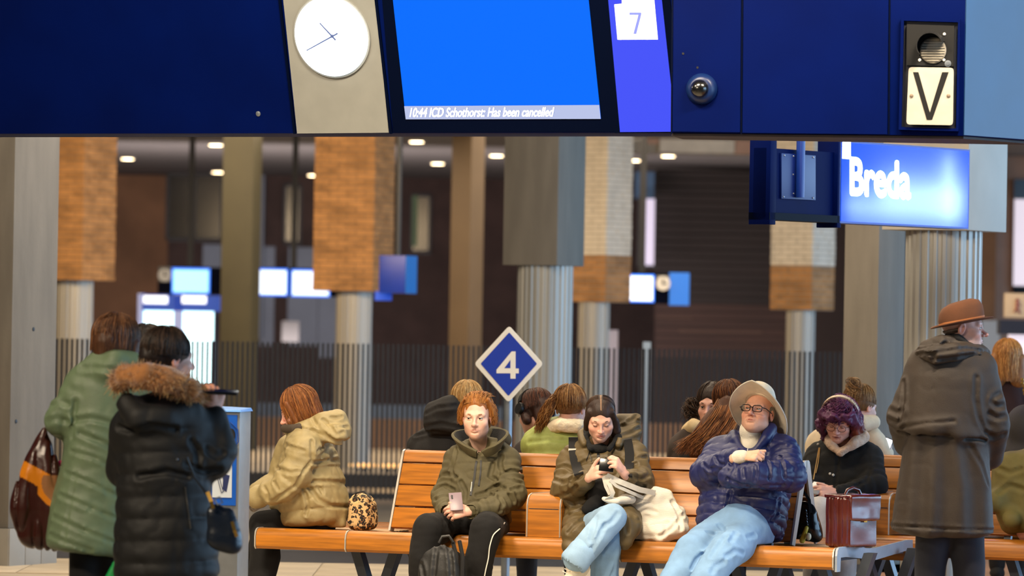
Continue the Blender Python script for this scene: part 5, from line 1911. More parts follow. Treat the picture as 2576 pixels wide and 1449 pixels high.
    hm.tubes(ps, .0010, tones(len(ps), [(58, 38, 28), (74, 48, 32), (44, 28, 22), (92, 64, 44)], rs))
    hm.build('hair', M_HAIR, t_)
    # jeans, crossed legs
    s = S()
    s.chain([J(1512, 1335, .28), J(1512, 1340, .2)], [.15, .14], k=.05)
    s.chain([J(1480, 1335, .2), J(1540, 1302, -.20), J(1500, 1348, -.30), J(1450, 1408, -.36)], [.09, .082, .078, .070], k=.04)
    s.noise(.005, 8)
    s.noise(.003, 14, (1.4, 1, .8), ridge=True)
    creases(s, D0, [[(1554, 1292), (1540, 1312), (1520, 1324)], [(1500, 1300), (1494, 1330), (1486, 1360)], [(1520, 1320), (1506, 1350), (1486, 1384)]], .009, .009)
    seat_cut(s, back=False)
    soft('jeans', s, .0085, C_jean2, t_)
    s = S()
    s.chain([J(1545, 1340, .2), J(1530, 1345, -.12), J(1524, 1400, -.16), J(1516, 1530, -.12)], [.09, .085, .082, .085], k=.04)
    s.noise(.006, 9)
    s.noise(.008, 12, (2.4, 2.4, .5), ridge=True)
    soft('jeans_leg', s, .009, C_jean, t_)
    # turned-up hem and trainer
    s = S()
    a, b = J(1462, 1390, -.36), J(1447, 1410, -.38)
    s.chain([a, b], [.077, .080], k=.01)
    s.noise(.004, 22)
    s.chain([b + (b - a) * .4, b + (b - a) * 2], [.066, .07], k=.006, mode='s')
    soft('turned_up_hem', s, .007, C_jean2, t_)
    C_shoe = cloth('trainer_white', (214, 202, 176), .7)
    for an, td, up_ in ((J(1440, 1420, -.37), V3(-.62, -.45, -.60), 0), (J(1515, 1535, -.12), V3(-.3, -1, 0), 1)):
        q = S()
        shoe(q, an if up_ == 0 else V3(an[0], an[1], .09), td)
        so = soft('shoe', q, .006, C_shoe, t_)
        if up_ == 0:
            for pl in ([(1424, 1424), (1438, 1430)], [(1420, 1430), (1433, 1437)], [(1415, 1436), (1428, 1444)]):
                band_on('lace', q, an[1], pl, .005, M_white, so, .004, n=5)
    c = J(1526, 1170, -.115)
    ez = unit(V3(.02, -.9, .3))
    ey_ = unit(V3(.1, .3, .9))
    phone('black phone held by the woman with centre-parted dark hair', c, np.cross(ey_, ez), ey_, ez, .040, .036, M_phone, lens=False)
person_dark_hair()

# ================================================================== man in sunhat
def person_sunhat():
    t_ = thing('person', 'older man in a cream sunhat and navy puffer jacket sitting with folded arms', 'person', tuple(J(1860, 1375, .25)))
    D0 = J(1880, 1200, .1)[1]
    H = Head(J(1907, 1039, .42), yaw=-24, pitch=-17, roll=3, sc=1.02)
    body = Mesher()
    nb_ = J(1902, 1118, .48)
    body.soft(head_shape(H.l(nb_), jaw=1.10, lid=.0025, nose=1.35, age=1.0), .0023, skin_color((224, 166, 138), (188, 116, 102), cheek=(.06, -.14, -.14), stubble=((196, 170, 150), .25), nose=(.05, -.18, -.18)), H)
    hs = S()
    wl = J(1872, 1149, .0)
    hand_shape(hs, wl, J(1898, 1146, -.02) - wl, V3(-.1, -.75, .65), -1, curls=(.95, 1.0, 1.05, 1.1), arm=J(1848, 1152, .02), sc=.98, thumb_dir=V3(.8, .1, .15))
    body.soft(hs, .0035, (230, 180, 152))
    limb_core(body, [([J(1862, 1330, .3), J(1880, 1220, .40), nb_], [.12, .13, .06]), ([J(1810, 1140, .45), J(1772, 1195, .25), wl], [.05, .045, .03]), ([J(1970, 1140, .45), J(1990, 1200, .25), J(1845, 1200, .06)], [.05, .045, .03]),
                     ([J(1820, 1335, .25), J(1737, 1388, -.22), J(1660, 1545, -.5)], [.07, .055, .04]), ([J(1900, 1335, .25), J(1818, 1396, -.25), J(1740, 1530, -.52)], [.07, .055, .04])], (224, 166, 138))
    body.build('body', M_SKIN, t_)
    eyes(H, t_, iris=(70, 66, 62), gaze=(-.1, .1), brow=(176, 150, 128), lid=.0025, browth=.0026)
    glasses(H, t_, mat('glasses_dark', (24, 18, 20), .25), w=.0255, h=.0175, y=-.108, r=.0024)
    # grey side hair
    hm = Mesher()
    hx = S()
    hx.ell((0, .03, .02), (.081, .092, .075))
    hx.ell((0, -.10, -.02), (.09, .085, .14), k=.01, mode='s')
    hx.cut((0, 0, -.06), (0, 0, -1))
    hx.noise(.003, 60)
    hm.soft(hx, .005, (150, 138, 124), H)
    hm.build('hair', M_HAIR, t_)
    # turtleneck
    s = S()
    s.chain([J(1890, 1084, .40), J(1892, 1106, .42), J(1886, 1128, .40)], [.066, .068, .075], k=.02)
    s.groove(hits(s, [(1864, 1098), (1890, 1102), (1914, 1094)], D0), .004, .005)
    soft('turtleneck', s, .006, C_white, t_)
    # jacket
    s = S()
    def slant(u, v):
        return -0.10 * np.abs(u) + 0.05 * u
    torso(s, J(1858, 1352, .24), J(1896, 1106, .46), (1, -.25, 0), [.235, .25, .245, .24, .22, .13], [.17, .18, .175, .16, .14, .09], k=.05, puff=(.014, .062, .1, slant))
    s.chain([J(1812, 1136, .44), J(1895, 1112, .47), J(1968, 1132, .44)], [.08, .085, .085], k=.06)
    pf = (.011, .056, .3)
    s.chain([J(1812, 1142, .42), J(1775, 1192, .22), J(1856, 1152, .06)], [.088, .088, .062], k=.03, puff=pf)
    s.chain([J(1970, 1142, .42), J(1988, 1198, .20), J(1905, 1192, .0), J(1835, 1200, .02)], [.092, .090, .072, .062], k=.022, puff=pf)
    s.noise(.004, 12)
    s.noise(.006, 17, (1, 1, 1.6), ridge=True)
    # collar standing open
    s.chain([J(1872, 1136, .30), J(1852, 1108, .34), J(1846, 1090, .42)], [.020, .026, .022], k=.015)
    s.chain([J(1896, 1138, .30), J(1926, 1102, .34), J(1940, 1078, .42), J(1925, 1074, .52), J(1880, 1074, .54)], [.020, .028, .034, .034, .03], k=.015)
    s.ell(J(1888, 1100, .36), (.058, .085, .080), k=.012, mode='s')
    creases(s, D0, [
        [(1838, 1236), (1832, 1262), (1826, 1292)], [(1960, 1258), (1955, 1290), (1940, 1310)], [(1830, 1204), (1856, 1216), (1900, 1222), (1970, 1220)], [(1770, 1168), (1784, 1182), (1800, 1176)], [(1800, 1150), (1808, 1166), (1822, 1170)],
        [(1900, 1172), (1902, 1190), (1898, 1208)], [(1930, 1160), (1936, 1182), (1934, 1204)], [(1870, 1180), (1872, 1200)], [(1962, 1150), (1970, 1176), (1972, 1200)], [(1836, 1162), (1844, 1176), (1836, 1190)]], .010, .007)
    seat_cut(s)
    soft('jacket', s, .0072, C_navy, t_)
    band_on('zip', s, D0, [(1880, 1122), (1882, 1130), (1884, 1136)], .012, M_zip, t_, .005, n=5)
    band_on('zip_pull', s, D0, [(1881, 1128), (1880, 1136)], .005, M_white, t_, .010, n=4)
    band_on('cuff_tab', s, D0, [(1922, 1320), (1924, 1330)], .008, M_white, t_, .004, n=4)
    q = S()
    a, b = J(1858, 1151, .02), J(1869, 1149, .0)
    q.chain([a, b], [.040, .037], k=.01)
    soft('shirt_cuff', q, .006, C_white, t_)
    # jeans
    s = S()
    s.chain([J(1860, 1335, .28), J(1860, 1345, .18)], [.19, .18], k=.05)
    s.chain([J(1815, 1335, .22), J(1740, 1386, -.22), J(1696, 1460, -.36), J(1660, 1545, -.5)], [.105, .092, .080, .068], k=.04)
    s.chain([J(1895, 1335, .22), J(1820, 1394, -.25), J(1775, 1460, -.38), J(1738, 1532, -.52)], [.112, .096, .084, .068], k=.03)
    s.noise(.005, 7)
    s.noise(.003, 14, (1.2, 1, 1.4), ridge=True)
    creases(s, D0, [[(1810, 1322), (1822, 1336), (1802, 1352)], [(1780, 1340), (1800, 1344)], [(1826, 1350), (1806, 1376), (1790, 1400)], [(1852, 1340), (1836, 1362)], [(1770, 1392), (1750, 1410), (1740, 1430)], [(1870, 1392), (1850, 1384), (1826, 1400)], [(1822, 1412), (1800, 1424), (1790, 1440)], [(1900, 1346), (1880, 1352)]], .010, .009)
    seat_cut(s)
    soft('jeans', s, .009, C_jean, t_)
    for an in (J(1660, 1545, -.5), J(1738, 1532, -.52)):
        q = S()
        shoe(q, V3(an[0], an[1], .09), -BV)
        soft('shoe', q, .010, cloth('brown_shoe', (60, 44, 34), .5), t_)
    # sunhat
    C_hat = cloth('sunhat_canvas', (226, 214, 190), .8, bump=.25, bscale=260)
    rings = []
    def brim(r, a):
        f = max(0.0, (r - .092) / .075)
        sx_, sy_ = math.cos(a), math.sin(a)
        droop = .006 + .045 * max(0, sy_) + .032 * abs(sx_) + .010 * math.sin(2 * a + .8) + .020 * max(0, sx_)
        z = .054 - droop * f ** 1.3 - .040 * sy_ * r / .088
        return H.w((r * .93 * sx_, .012 + r * 1.06 * sy_, z))
    n = 48
    aa = [2 * math.pi * i / n for i in range(n)]
    rings = [[brim(r, a) for a in aa] for r in (.088, .105, .125, .150, .172)]
    under = [[q - H.R @ V3(0, 0, .005) for q in rg] for rg in rings[::-1]]
    crown = []
    for r, z in ((.088, .046), (.087, .075), (.083, .105), (.072, .128), (.045, .140), (.008, .143)):
        crown.append([H.w((r * .93 * math.cos(a), .012 + r * 1.06 * math.sin(a), z - .040 * math.sin(a) * r / .088)) for a in aa])
    hat = MB().loft(crown[::-1] + rings + under).build('sunhat', C_hat, t_, smooth=True, sharp=50)
    rim = [brim(.172, a) - H.R @ V3(0, 0, .0025) for a in aa + [0.0]]
    MB().tube(rim, .0042, 6).build('brim_piping', mat('hat_piping', (214, 206, 190), .7), hat, smooth=True)
    seam_ = [H.w((.091 * .93 * math.cos(a), .012 + .091 * 1.06 * math.sin(a), .052 - .041 * math.sin(a))) for a in aa + [0.0]]
    MB().tube(seam_, .0025, 6).build('hat_band', C_hat, hat, smooth=True)
    for a, z in ((-.62, .092), (.05, .085)):
        q = H.w((.0862 * .93 * math.cos(a), .012 + .0862 * 1.06 * math.sin(a), z))
        MB().lathe(q, unit(q - H.w((0, .012, z))), [(.007, -.003), (.007, .003), (.004, .004)], 12).build('vent_eyelet', M_black, hat)
person_sunhat()
def bob_hair(head, m, base, cols, rs, c=(0, .022, .042), r=(.086, .103, .090), cutf=((0, -.118, -.03), (.056, .06, .10)), back=None, n=160, length=.06, rad=.0026, az=(-30, 210), wave=(.004, 40), out=.05, h=.0045, extra=None, sweep=0.0, jit=.05):
    n, rad = int(n * 2.6), rad * .52
    hm = Mesher()
    hx = S()
    hx.ell(c, r)
    if back:
        for pts, rr in back:
            hx.chain(pts, rr, k=.025)
    if extra:
        extra(hx)
    if cutf:
        hx.ell(cutf[0], cutf[1], k=.012, mode='s')
    hx.noise(.003, 45, (1, 1, .35))
    hm.soft(hx, h, base, head)
    ps = strands_cap(head, n, np.array(r) * 1.03, c, az, length, wave=wave, rs=rs, out=out, sweep=sweep, jit=jit)
    hm.tubes(ps, rad, tones(len(ps), cols, rs))
    return hm

# ================================================================== woman in khaki puffer, side on
def person_khaki():
    t_ = thing('person', 'woman with auburn bob in a khaki puffer jacket sitting sideways beside the leopard print bag', 'person', tuple(J(790, 1335, .35)))
    D0 = J(780, 1200, .3)[1]
    H = Head(J(750, 1033, .34), yaw=-88, pitch=22, roll=0, sc=1.0)
    body = Mesher()
    nb_ = J(766, 1105, .36)
    body.soft(head_shape(H.l(nb_), jaw=.92, lid=-.003), .003, skin_color((222, 166, 146), (180, 100, 92)), H)
    wl = J(645, 1250, .12)
    hs = S()
    hand_shape(hs, wl, V3(-1, -.1, .0), V3(0, -.4, .9), -1, curls=(.5, .5, .5, .5), arm=J(668, 1246, .12))
    body.soft(hs, .0045, (226, 174, 152))
    limb_core(body, [([J(795, 1285, .35), J(795, 1200, .36), nb_], [.10, .10, .055]), ([J(760, 1130, .2), J(728, 1218, .12), wl], [.045, .04, .026]), ([J(800, 1312, .3), J(665, 1324, .25), J(650, 1500, .2)], [.05, .045, .035])], (222, 166, 146))
    body.build('body', M_SKIN, t_)
    eyes(H, t_, open_=False, brow=(120, 78, 50), lid=-.003)
    C_kh = cloth('khaki_puffer', (152, 136, 94), .55)
    s = S()
    torso(s, J(795, 1325, .36), J(768, 1082, .36), (0.3, 1, 0), [.20, .22, .22, .21, .19, .13], [.185, .195, .185, .17, .145, .09], k=.05, puff=(.016, .115, .15))
    s.chain([J(762, 1122, .16), J(770, 1108, .34)], [.085, .09], k=.06)
    s.chain([J(766, 1128, .14), J(742, 1190, .10), J(712, 1226, .08), J(646, 1252, .10)], [.092, .088, .080, .060], k=.03, puff=(.012, .10, .15), wr=(.004, 14))
    s.chain([J(730, 1128, .5), J(700, 1210, .5), J(650, 1235, .4)], [.08, .07, .055], k=.04)
    # hood folded down the back
    s.chain([J(770, 1078, .30), J(815, 1062, .30), J(848, 1056, .34), J(858, 1082, .34)], [.042, .062, .062, .060], k=.03)
    s.chain([J(800, 1088, .24), J(846, 1092, .26)], [.045, .058], k=.03)
    # stand collar under the chin
    s.chain([J(722, 1082, .32), J(748, 1082, .26), J(775, 1072, .26)], [.030, .036, .036], k=.02)
    # hem runs down over the seat
    s.chain([J(690, 1272, .3), J(760, 1312, .3), J(855, 1322, .34)], [.03, .035, .04], k=.04)
    s.noise(.006, 8)
    s.noise(.004, 18, (1.6, 1, 1), ridge=True)
    creases(s, D0, [
        [.016, .010, (755, 1078), (790, 1086), (822, 1098), (850, 1112), (872, 1108)], [(786, 1052), (802, 1078), (822, 1092)], [(812, 1056), (834, 1076), (846, 1096)], [(832, 1050), (848, 1052), (860, 1048)], [(848, 1074), (866, 1075), (876, 1074)], [(854, 1092), (866, 1086)],
        [.012, .008, (784, 1110), (785, 1140), (784, 1158), (760, 1190), (745, 1222), (690, 1258)], [.013, .009, (790, 1164), (830, 1158), (876, 1160)], [.013, .009, (782, 1212), (830, 1212), (886, 1216)], [.013, .009, (778, 1226), (800, 1258), (830, 1272), (884, 1276)], [.012, .008, (698, 1178), (730, 1190), (752, 1186)], [(718, 1118), (738, 1126), (765, 1134)],
        [(798, 1136), (810, 1124)], [(806, 1150), (822, 1132), (830, 1120)], [(826, 1154), (846, 1140)], [(768, 1240), (776, 1272), (770, 1296)], [(800, 1222), (812, 1240)], [(664, 1226), (676, 1240), (672, 1256)], [(690, 1214), (700, 1232)]], .010, .007)
    seat_cut(s, back=False)
    soft('jacket', s, .0085, C_kh, t_)
    band_on('zip_tab', s, D0, [(752, 1064), (754, 1072)], .008, M_steel, t_, .006, n=4)
    q = S()
    q.chain([J(716, 1078, .26), J(742, 1080, .22), J(752, 1076, .22)], [.024, .030, .026], k=.02)
    soft('collar_facing', q, .006, cloth('collar_brown', (66, 54, 42), .8), t_)
    hm = Mesher()
    hx = S()
    hx.ell((0, .020, .045), (.088, .104, .092))
    for x in (-1, 1):
        hx.chain([(x * .074, -.045, .06), (x * .078, -.035, 0), (x * .076, -.03, -.06), (x * .072, -.02, -.09)], [.016, .017, .018, .014], k=.025)
        hx.chain([(x * .070, .03, .03), (x * .070, .03, -.04), (x * .066, .03, -.09)], [.024, .024, .020], k=.03)
    hx.ell((0, .075, -.035), (.078, .05, .08), k=.03)
    hx.ell((0, -.120, -.035), (.06, .065, .105), k=.01, mode='s')
    hx.noise(.003, 40, (1, 1, .3))
    hm.soft(hx, .0045, (130, 76, 36), H)
    rs = np.random.RandomState(15)
    ps = strands_cap(H, 700, (.097, .112, .099), (0, .018, .043), (-62, 242), .10, wave=(.003, 24), rs=rs, out=-.02, jit=.06)
    hm.tubes(ps, .0012, tones(len(ps), [(140, 80, 34), (170, 104, 48), (110, 62, 28), (190, 126, 66)], rs))
    hm.build('hair', M_HAIR, t_)
    s = S()
    s.chain([J(806, 1318, .32), J(740, 1312, .30), J(662, 1322, .26), J(668, 1400, .22), J(640, 1530, .15)], [.075, .085, .085, .085, .07], k=.04)
    s.chain([J(806, 1318, .5), J(680, 1318, .55), J(650, 1400, .55), J(640, 1520, .5)], [.09, .085, .075, .065], k=.04)
    s.noise(.005, 9)
    soft('trousers', s, .011, C_black, t_)
    for a in (J(636, 1535, .15), J(640, 1515, .5)):
        q = S()
        shoe(q, V3(a[0], a[1], .09), (-1, .1, 0))
        soft('shoe', q, .010, C_black, t_)
    q = S()
    q.chain([J(636, 1278, .12), J(676, 1262, .16)], [.022, .016], k=.01)
    q.noise(.004, 40)
    tag(soft('scarf', q, .006, cloth('mottled_scarf', (120, 112, 104), .8, var=.5, vscale=60)), 'small mottled grey scarf on the lap of the woman in khaki puffer', 'scarf')
person_khaki()

# ================================================================== man in brown hat, standing
def person_brown_hat():
    DD = 24.2
    K = lambda px, py, d=0.0: P(px, py, DD + d)
    t_ = thing('person', 'tall man in a brown felt hat and long dark brown coat standing, seen from behind', 'person', (K(2380, 1300)[0], DD, 0))
    H = Head(K(2422, 824, .02), yaw=90, pitch=0, roll=0, sc=1.05)
    body = Mesher()
    nb_ = K(2398, 905, .0)
    body.soft(head_shape(H.l(nb_), jaw=1.0, lid=.003, nose=1.7, age=1.0), .0025, skin_color((206, 158, 142), (172, 104, 98), cheek=(.04, -.14, -.12), stubble=((196, 176, 164), .35), nose=(.05, -.22, -.2)), H)
    limb_core(body, [([K(2370, 1250), K(2380, 1050), nb_], [.13, .14, .06]), ([K(2318, 930), K(2258, 1055, .0), K(2280, 1120, .12)], [.05, .045, .03]), ([K(2465, 930), K(2518, 1075, .02), K(2492, 1145, .14)], [.05, .045, .03]),
                     ([K(2345, 1280), K(2338, 1450), K(2335, 1615)], [.075, .06, .045]), ([K(2430, 1280), K(2436, 1450), K(2440, 1615)], [.075, .06, .045])], (206, 158, 142), h=.02)
    body.build('body', M_SKIN, t_)
    eyes(H, t_, iris=(70, 70, 66), gaze=(0, 0), brow=(160, 136, 120), lid=.003, browth=.0024)
    hm = Mesher()
    hx = S()
    hx.ell((0, .030, .022), (.080, .088, .070))
    hx.ell((0, -.085, 0), (.1, .088, .14), k=.01, mode='s')
    hx.cut((0, 0, -.058), (0, 0, -1))
    hx.cut((0, 0, .006), (0, .25, 1))
    hx.noise(.003, 60)
    hm.soft(hx, .005, (96, 80, 70), H)
    hm.build('hair', M_HAIR, t_)
    # coat
    C_coat = cloth('brown_waxed_coat', (38, 28, 19), .7, var=.12, vscale=8)
    s = S()
    torso(s, K(2371, 1345), K(2392, 872), (1, .1, 0), [.262, .25, .235, .22, .208, .205, .20, .12], [.19, .19, .18, .17, .165, .16, .14, .09], k=.05)
    s.chain([K(2322, 925), K(2395, 890), K(2462, 922)], [.075, .09, .075], k=.06)
    torso(s, K(2371, 1094), K(2392, 880), (1, .1, 0), [.236, .228, .216, .19], [.195, .185, .17, .13], k=.012)
    s.chain([K(2324, 932, .0), K(2270, 1050, -.02), K(2278, 1118, .10)], [.088, .080, .062], k=.03, wr=(.0015, 12))
    s.chain([K(2464, 932, .0), K(2500, 1070, .0), K(2490, 1148, .12)], [.088, .084, .066], k=.03, wr=(.0015, 12))
    s.noise(.004, 5, (1, 1, .5))
    s.noise(.0015, 16, ridge=True)
    creases(s, DD, [
        [.010, .009, (2264, 1084), (2320, 1090), (2400, 1098), (2476, 1106)], [.006, .008, (2270, 1075), (2330, 1066), (2400, 1060)], [(2456, 950), (2454, 1000), (2462, 1050), (2478, 1090)], [.010, .008, (2274, 960), (2272, 1010), (2264, 1060)],
        [(2494, 1010), (2508, 1024), (2524, 1020)], [(2488, 1040), (2506, 1052), (2528, 1048)], [(2480, 1090), (2504, 1100), (2526, 1092)], [(2500, 1000), (2516, 990)], [(2240, 1030), (2256, 1040), (2272, 1034)], [(2238, 1056), (2256, 1064)],
        [.014, .03, (2330, 1110), (2322, 1200), (2318, 1320)], [.014, .035, (2372, 1110), (2376, 1220), (2372, 1330)], [.012, .03, (2430, 1130), (2450, 1230), (2452, 1320)], [.006, .008, (2440, 1120), (2470, 1170), (2486, 1220)], [.008, .006, (2238, 1322), (2300, 1326), (2400, 1332), (2500, 1334)]], .009, .010)
    s.groove(hits(s, [(2346, 930), (2346, 990), (2345, 1080)], DD), .003, .004)
    soft('coat', s, .0085, C_coat, t_)
    # hood folded on the shoulders
    s = S()
    s.chain([K(2318, 888, -.06), K(2352, 892, -.14), K(2400, 886, -.14), K(2448, 884, -.06), K(2478, 888, .04)], [.036, .052, .05, .04, .028], k=.03)
    s.chain([K(2330, 872, -.04), K(2372, 862, -.06), K(2420, 868, -.04), K(2462, 880, .02)], [.035, .042, .04, .028], k=.03)
    s.noise(.006, 12, (1, 1, 2))
    s.noise(.005, 20, (.6, 1, 2), ridge=True)
    creases(s, DD, [[(2306, 880), (2350, 868), (2400, 862)], [(2310, 892), (2360, 886), (2430, 876), (2470, 884)], [.012, .008, (2326, 900), (2336, 888), (2352, 894), (2348, 906)], [(2360, 905), (2420, 896), (2460, 890)]], .010, .007)
    soft('hood', s, .0075, C_coat, t_)
    q = S()
    q.chain([K(2384, 848, .0), K(2410, 850, -.06), K(2440, 872, -.05)], [.020, .022, .016], k=.02)
    soft('collar_lining', q, .006, C_fleece, t_)
    q = S()
    q.chain([K(2462, 882, .03), K(2478, 894, .03), K(2488, 900, .02)], [.014, .017, .016], k=.01)
    b_ = soft('collar_strap', q, .005, mat('strap_black', (14, 13, 14), .35), t_)
    dot_on('snap', q, DD, 2474, 891, .006, M_steel, b_)
    # jeans, shoes
    s = S()
    s.chain([K(2352, 1290), K(2340, 1420), K(2335, 1600)], [.095, .082, .065], k=.03)
    s.chain([K(2426, 1290), K(2438, 1420), K(2442, 1600)], [.095, .084, .065], k=.03)
    s.noise(.004, 9)
    soft('jeans', s, .011, cloth('dark_denim', (17, 22, 36), .85), t_)
    for a in (K(2334, 1600), K(2442, 1600)):
        q = S()
        shoe(q, V3(a[0], a[1], .09), (.3, 1, 0))
        soft('shoe', q, .010, C_black, t_)
    # felt hat
    C_felt = cloth('brown_felt', (80, 45, 21), .9, bump=.15, bscale=300)
    n = 48
    aa = [2 * math.pi * i / n for i in range(n)]
    def hz(y):
        return .024 - .20 * y
    def ringb(r, dz=0):
        out_ = []
        for a in aa:
            x, y = r * .92 * math.cos(a), .004 + r * math.sin(a)
            out_.append(H.w((x, y, hz(y) + .012 * abs(math.cos(a)) * max(0, (r - .10) / .05) + dz)))
        return out_
    brim_ = [ringb(r) for r in (.106, .118, .135, .152)]
    und = [ringb(r, -.004) for r in (.152, .135, .118, .106, .098)]
    crown = []
    for f_, rx_, ry_ in ((0.0, .093, .108), (.25, .092, .111), (.6, .087, .106), (.85, .074, .092), (.97, .050, .068), (.93, .018, .040)):
        rg = []
        for a in aa:
            x, y = rx_ * math.cos(a), .006 + ry_ * math.sin(a) + .010 * f_
            top_ = .142 - .30 * (y + .02)
            dent = .018 * math.exp(-(x / .022) ** 2) * f_ ** 3
            rg.append(H.w((x, y, hz(y) * (1 - f_) + top_ * f_ - dent)))
        crown.append(rg)
    hat = MB().loft(crown[::-1] + brim_ + und).build('felt_hat', C_felt, t_, smooth=True, sharp=60)
    bandp = [H.w((.0935 * math.cos(a), .006 + .1100 * math.sin(a), hz(.006 + .1100 * math.sin(a)) + .010)) for a in aa + [0.0]]
    MB().strip(bandp, [H.R @ V3(0, 0, 1)] * len(bandp), .016, .002).build('hat_band', cloth('hat_band', (150, 92, 48), .7), hat, smooth=True)
person_brown_hat()

# ================================================================== woman with purple curls
def person_purple():
    T = 1.75
    K = lambda px, py, t: J(px, py, T + t)
    t_ = thing('person', 'woman with curly purple hair and headphones in a black jacket with cream fleece collar', 'person', tuple(K(2120, 1345, .25)))
    D0 = K(2110, 1180, .1)[1]
    H = Head(K(2112, 1058, .22), yaw=-14, pitch=24, roll=4, sc=.98)
    body = Mesher()
    nb_ = K(2124, 1130, .34)
    body.soft(head_shape(H.l(nb_), jaw=.90, lid=-.0035), .0025, skin_color((224, 172, 154), (130, 62, 64), cheek=(.03, -.10, -.08)), H)
    wl, wr_ = K(2046, 1240, .02), K(2100, 1240, -.04)
    hs = S()
    hand_shape(hs, wl, V3(.55, -.6, .25), V3(-.3, -.4, .8), -1, curls=(.6, .6, .65, .7), arm=K(2034, 1236, .1), sc=.95)
    hr = S()
    hand_shape(hr, wr_, V3(-1, -.35, .12), V3(.1, -.75, .45), 1, curls=(.45, .5, .55, .6), arm=K(2128, 1240, .02), sc=.95)
    for q in (hs, hr):
        body.soft(q, .0036, (232, 178, 160))
    limb_core(body, [([K(2115, 1320, .3), K(2120, 1220, .34), nb_], [.10, .10, .05]), ([K(2060, 1150, .36), K(2030, 1215, .2), wl], [.045, .04, .026]), ([K(2185, 1150, .36), K(2208, 1225, .2), wr_], [.045, .04, .026]), ([K(2090, 1320, .25), K(2056, 1290, -.18), K(2050, 1480, -.1)], [.06, .05, .04])], (224, 172, 154))
    body.build('body', M_SKIN, t_)
    eyes(H, t_, open_=False, brow=(90, 50, 70), lid=-.004, lash=(34, 20, 26))
    glasses(H, t_, mat('glasses_thin', (30, 20, 24), .3), w=.024, h=.019, y=-.106, sq=2.4, r=.0014)
    C_bk = cloth('black_wool', (13, 13, 14), .9)
    s = S()
    torso(s, K(2118, 1290, .26), K(2124, 1112, .34), (1, -.25, 0), [.20, .20, .19, .19, .12], [.16, .15, .14, .125, .09], k=.05)
    s.chain([K(2062, 1146, .35), K(2124, 1128, .36), K(2184, 1150, .35)], [.07, .08, .07], k=.06)
    s.chain([K(2062, 1152, .34), K(2036, 1210, .20), K(2044, 1238, .06)], [.078, .072, .05], k=.04, wr=(.003, 18))
    s.chain([K(2184, 1155, .34), K(2200, 1222, .20), K(2112, 1242, .0)], [.078, .074, .05], k=.04, wr=(.003, 18))
    s.noise(.006, 9)
    s.noise(.004, 18, ridge=True)
    s.ell(K(2122, 1108, .24), (.05, .08, .06), k=.02, mode='s')
    creases(s, D0, [[(2108, 1140), (2106, 1180), (2100, 1230)], [(2190, 1180), (2180, 1210), (2150, 1224)]], .007, .007)
    soft('jacket', s, .0085, C_bk, t_)
    q = S()
    q.chain([K(2112, 1140, .16), K(2090, 1116, .20), K(2078, 1096, .30)], [.018, .032, .03], k=.02)
    q.chain([K(2116, 1138, .16), K(2148, 1116, .20), K(2172, 1100, .28), K(2160, 1086, .42)], [.018, .032, .036, .04], k=.02)
    q.noise(.004, 60)
    soft('fleece_collar', q, .006, cloth('cream_fleece', (214, 186, 162), .95, bump=.6, bscale=100), t_)
    for px, py in ((2058, 1118), (2108, 1139), (2096, 1195), (2088, 1192)):
        dot_on('button', s, D0, px, py, .008, M_white, t_)
    band_on('toggle_cord', s, D0, [(2060, 1126), (2054, 1160), (2046, 1206)], .006, mat('cord_tan', (190, 150, 90), .8), t_, .008)
    band_on('toggle_cord', s, D0, [(2062, 1126), (2058, 1164), (2052, 1190)], .005, mat('cord_tan', (190, 150, 90), .8), t_, .008)
    band_on('zip', s, D0, [(2074, 1112), (2092, 1126), (2108, 1140)], .006, M_steel, t_, .012, n=6)
    # curls
    hm = Mesher()
    hx = S()
    hx.ell((0, .022, .048), (.100, .112, .096))
    for x in (-1, 1):
        hx.chain([(x * .085, -.05, .05), (x * .102, -.03, 0), (x * .100, -.02, -.06), (x * .09, -.02, -.10)], [.028, .032, .032, .02], k=.03)
        hx.chain([(x * .085, .03, .02), (x * .10, .03, -.06), (x * .095, .03, -.12)], [.04, .045, .03], k=.03)
    hx.chain([(-.06, -.078, .058), (0, -.096, .062), (.06, -.078, .058)], [.026, .026, .026], k=.02)
    hx.ell((0, -.122, -.05), (.052, .06, .085), k=.012, mode='s')
    hx.noise(.017, 44)
    pc, rc = np.array(lin((96, 44, 84))), np.array(lin((128, 58, 36)))
    def pcol(p):
        w_ = np.clip((p[:, 0] - .06) / .04, 0, 1) * np.clip((.02 - p[:, 2]) / .06, 0, 1)
        return pc * (1 - w_[:, None]) + rc * w_[:, None]
    hm.soft(hx, .005, pcol, H)
    rs = np.random.RandomState(21)
    def curl(p0, d0, L, rad_, tw):
        n_ = 22
        a = unit(np.cross(d0, (.3, .7, .2)))
        b = np.cross(unit(d0), a)
        u = np.linspace(0, 1, n_)[:, None]
        ph = rs.uniform(0, 6.28)
        return p0 + np.asarray(d0) * L * u + rad_ * (np.cos(u * tw + ph) * a + np.sin(u * tw + ph) * b)
    ps, cs = [], []
    for _ in range(520):
        az = math.radians(rs.uniform(-100, 280))
        th = rs.uniform(.2, 1.6)
        p0 = np.array((.104 * math.sin(th) * math.cos(az), .02 + .116 * math.sin(th) * math.sin(az), .048 + .10 * math.cos(th)))
        if p0[1] < -.06 and p0[2] < .055:
            continue
        d0 = unit(np.array((math.cos(az) * .4, math.sin(az) * .4, -1)))
        L = rs.uniform(.05, .11)
        if p0[1] < -.05:
            L = .045
        ps.append(H.w(curl(p0, d0, L, rs.uniform(.006, .012), rs.uniform(9, 16))))
        w_ = np.clip((p0[0] - .04) / .05, 0, 1) * np.clip((.06 - p0[2]) / .06, 0, 1)
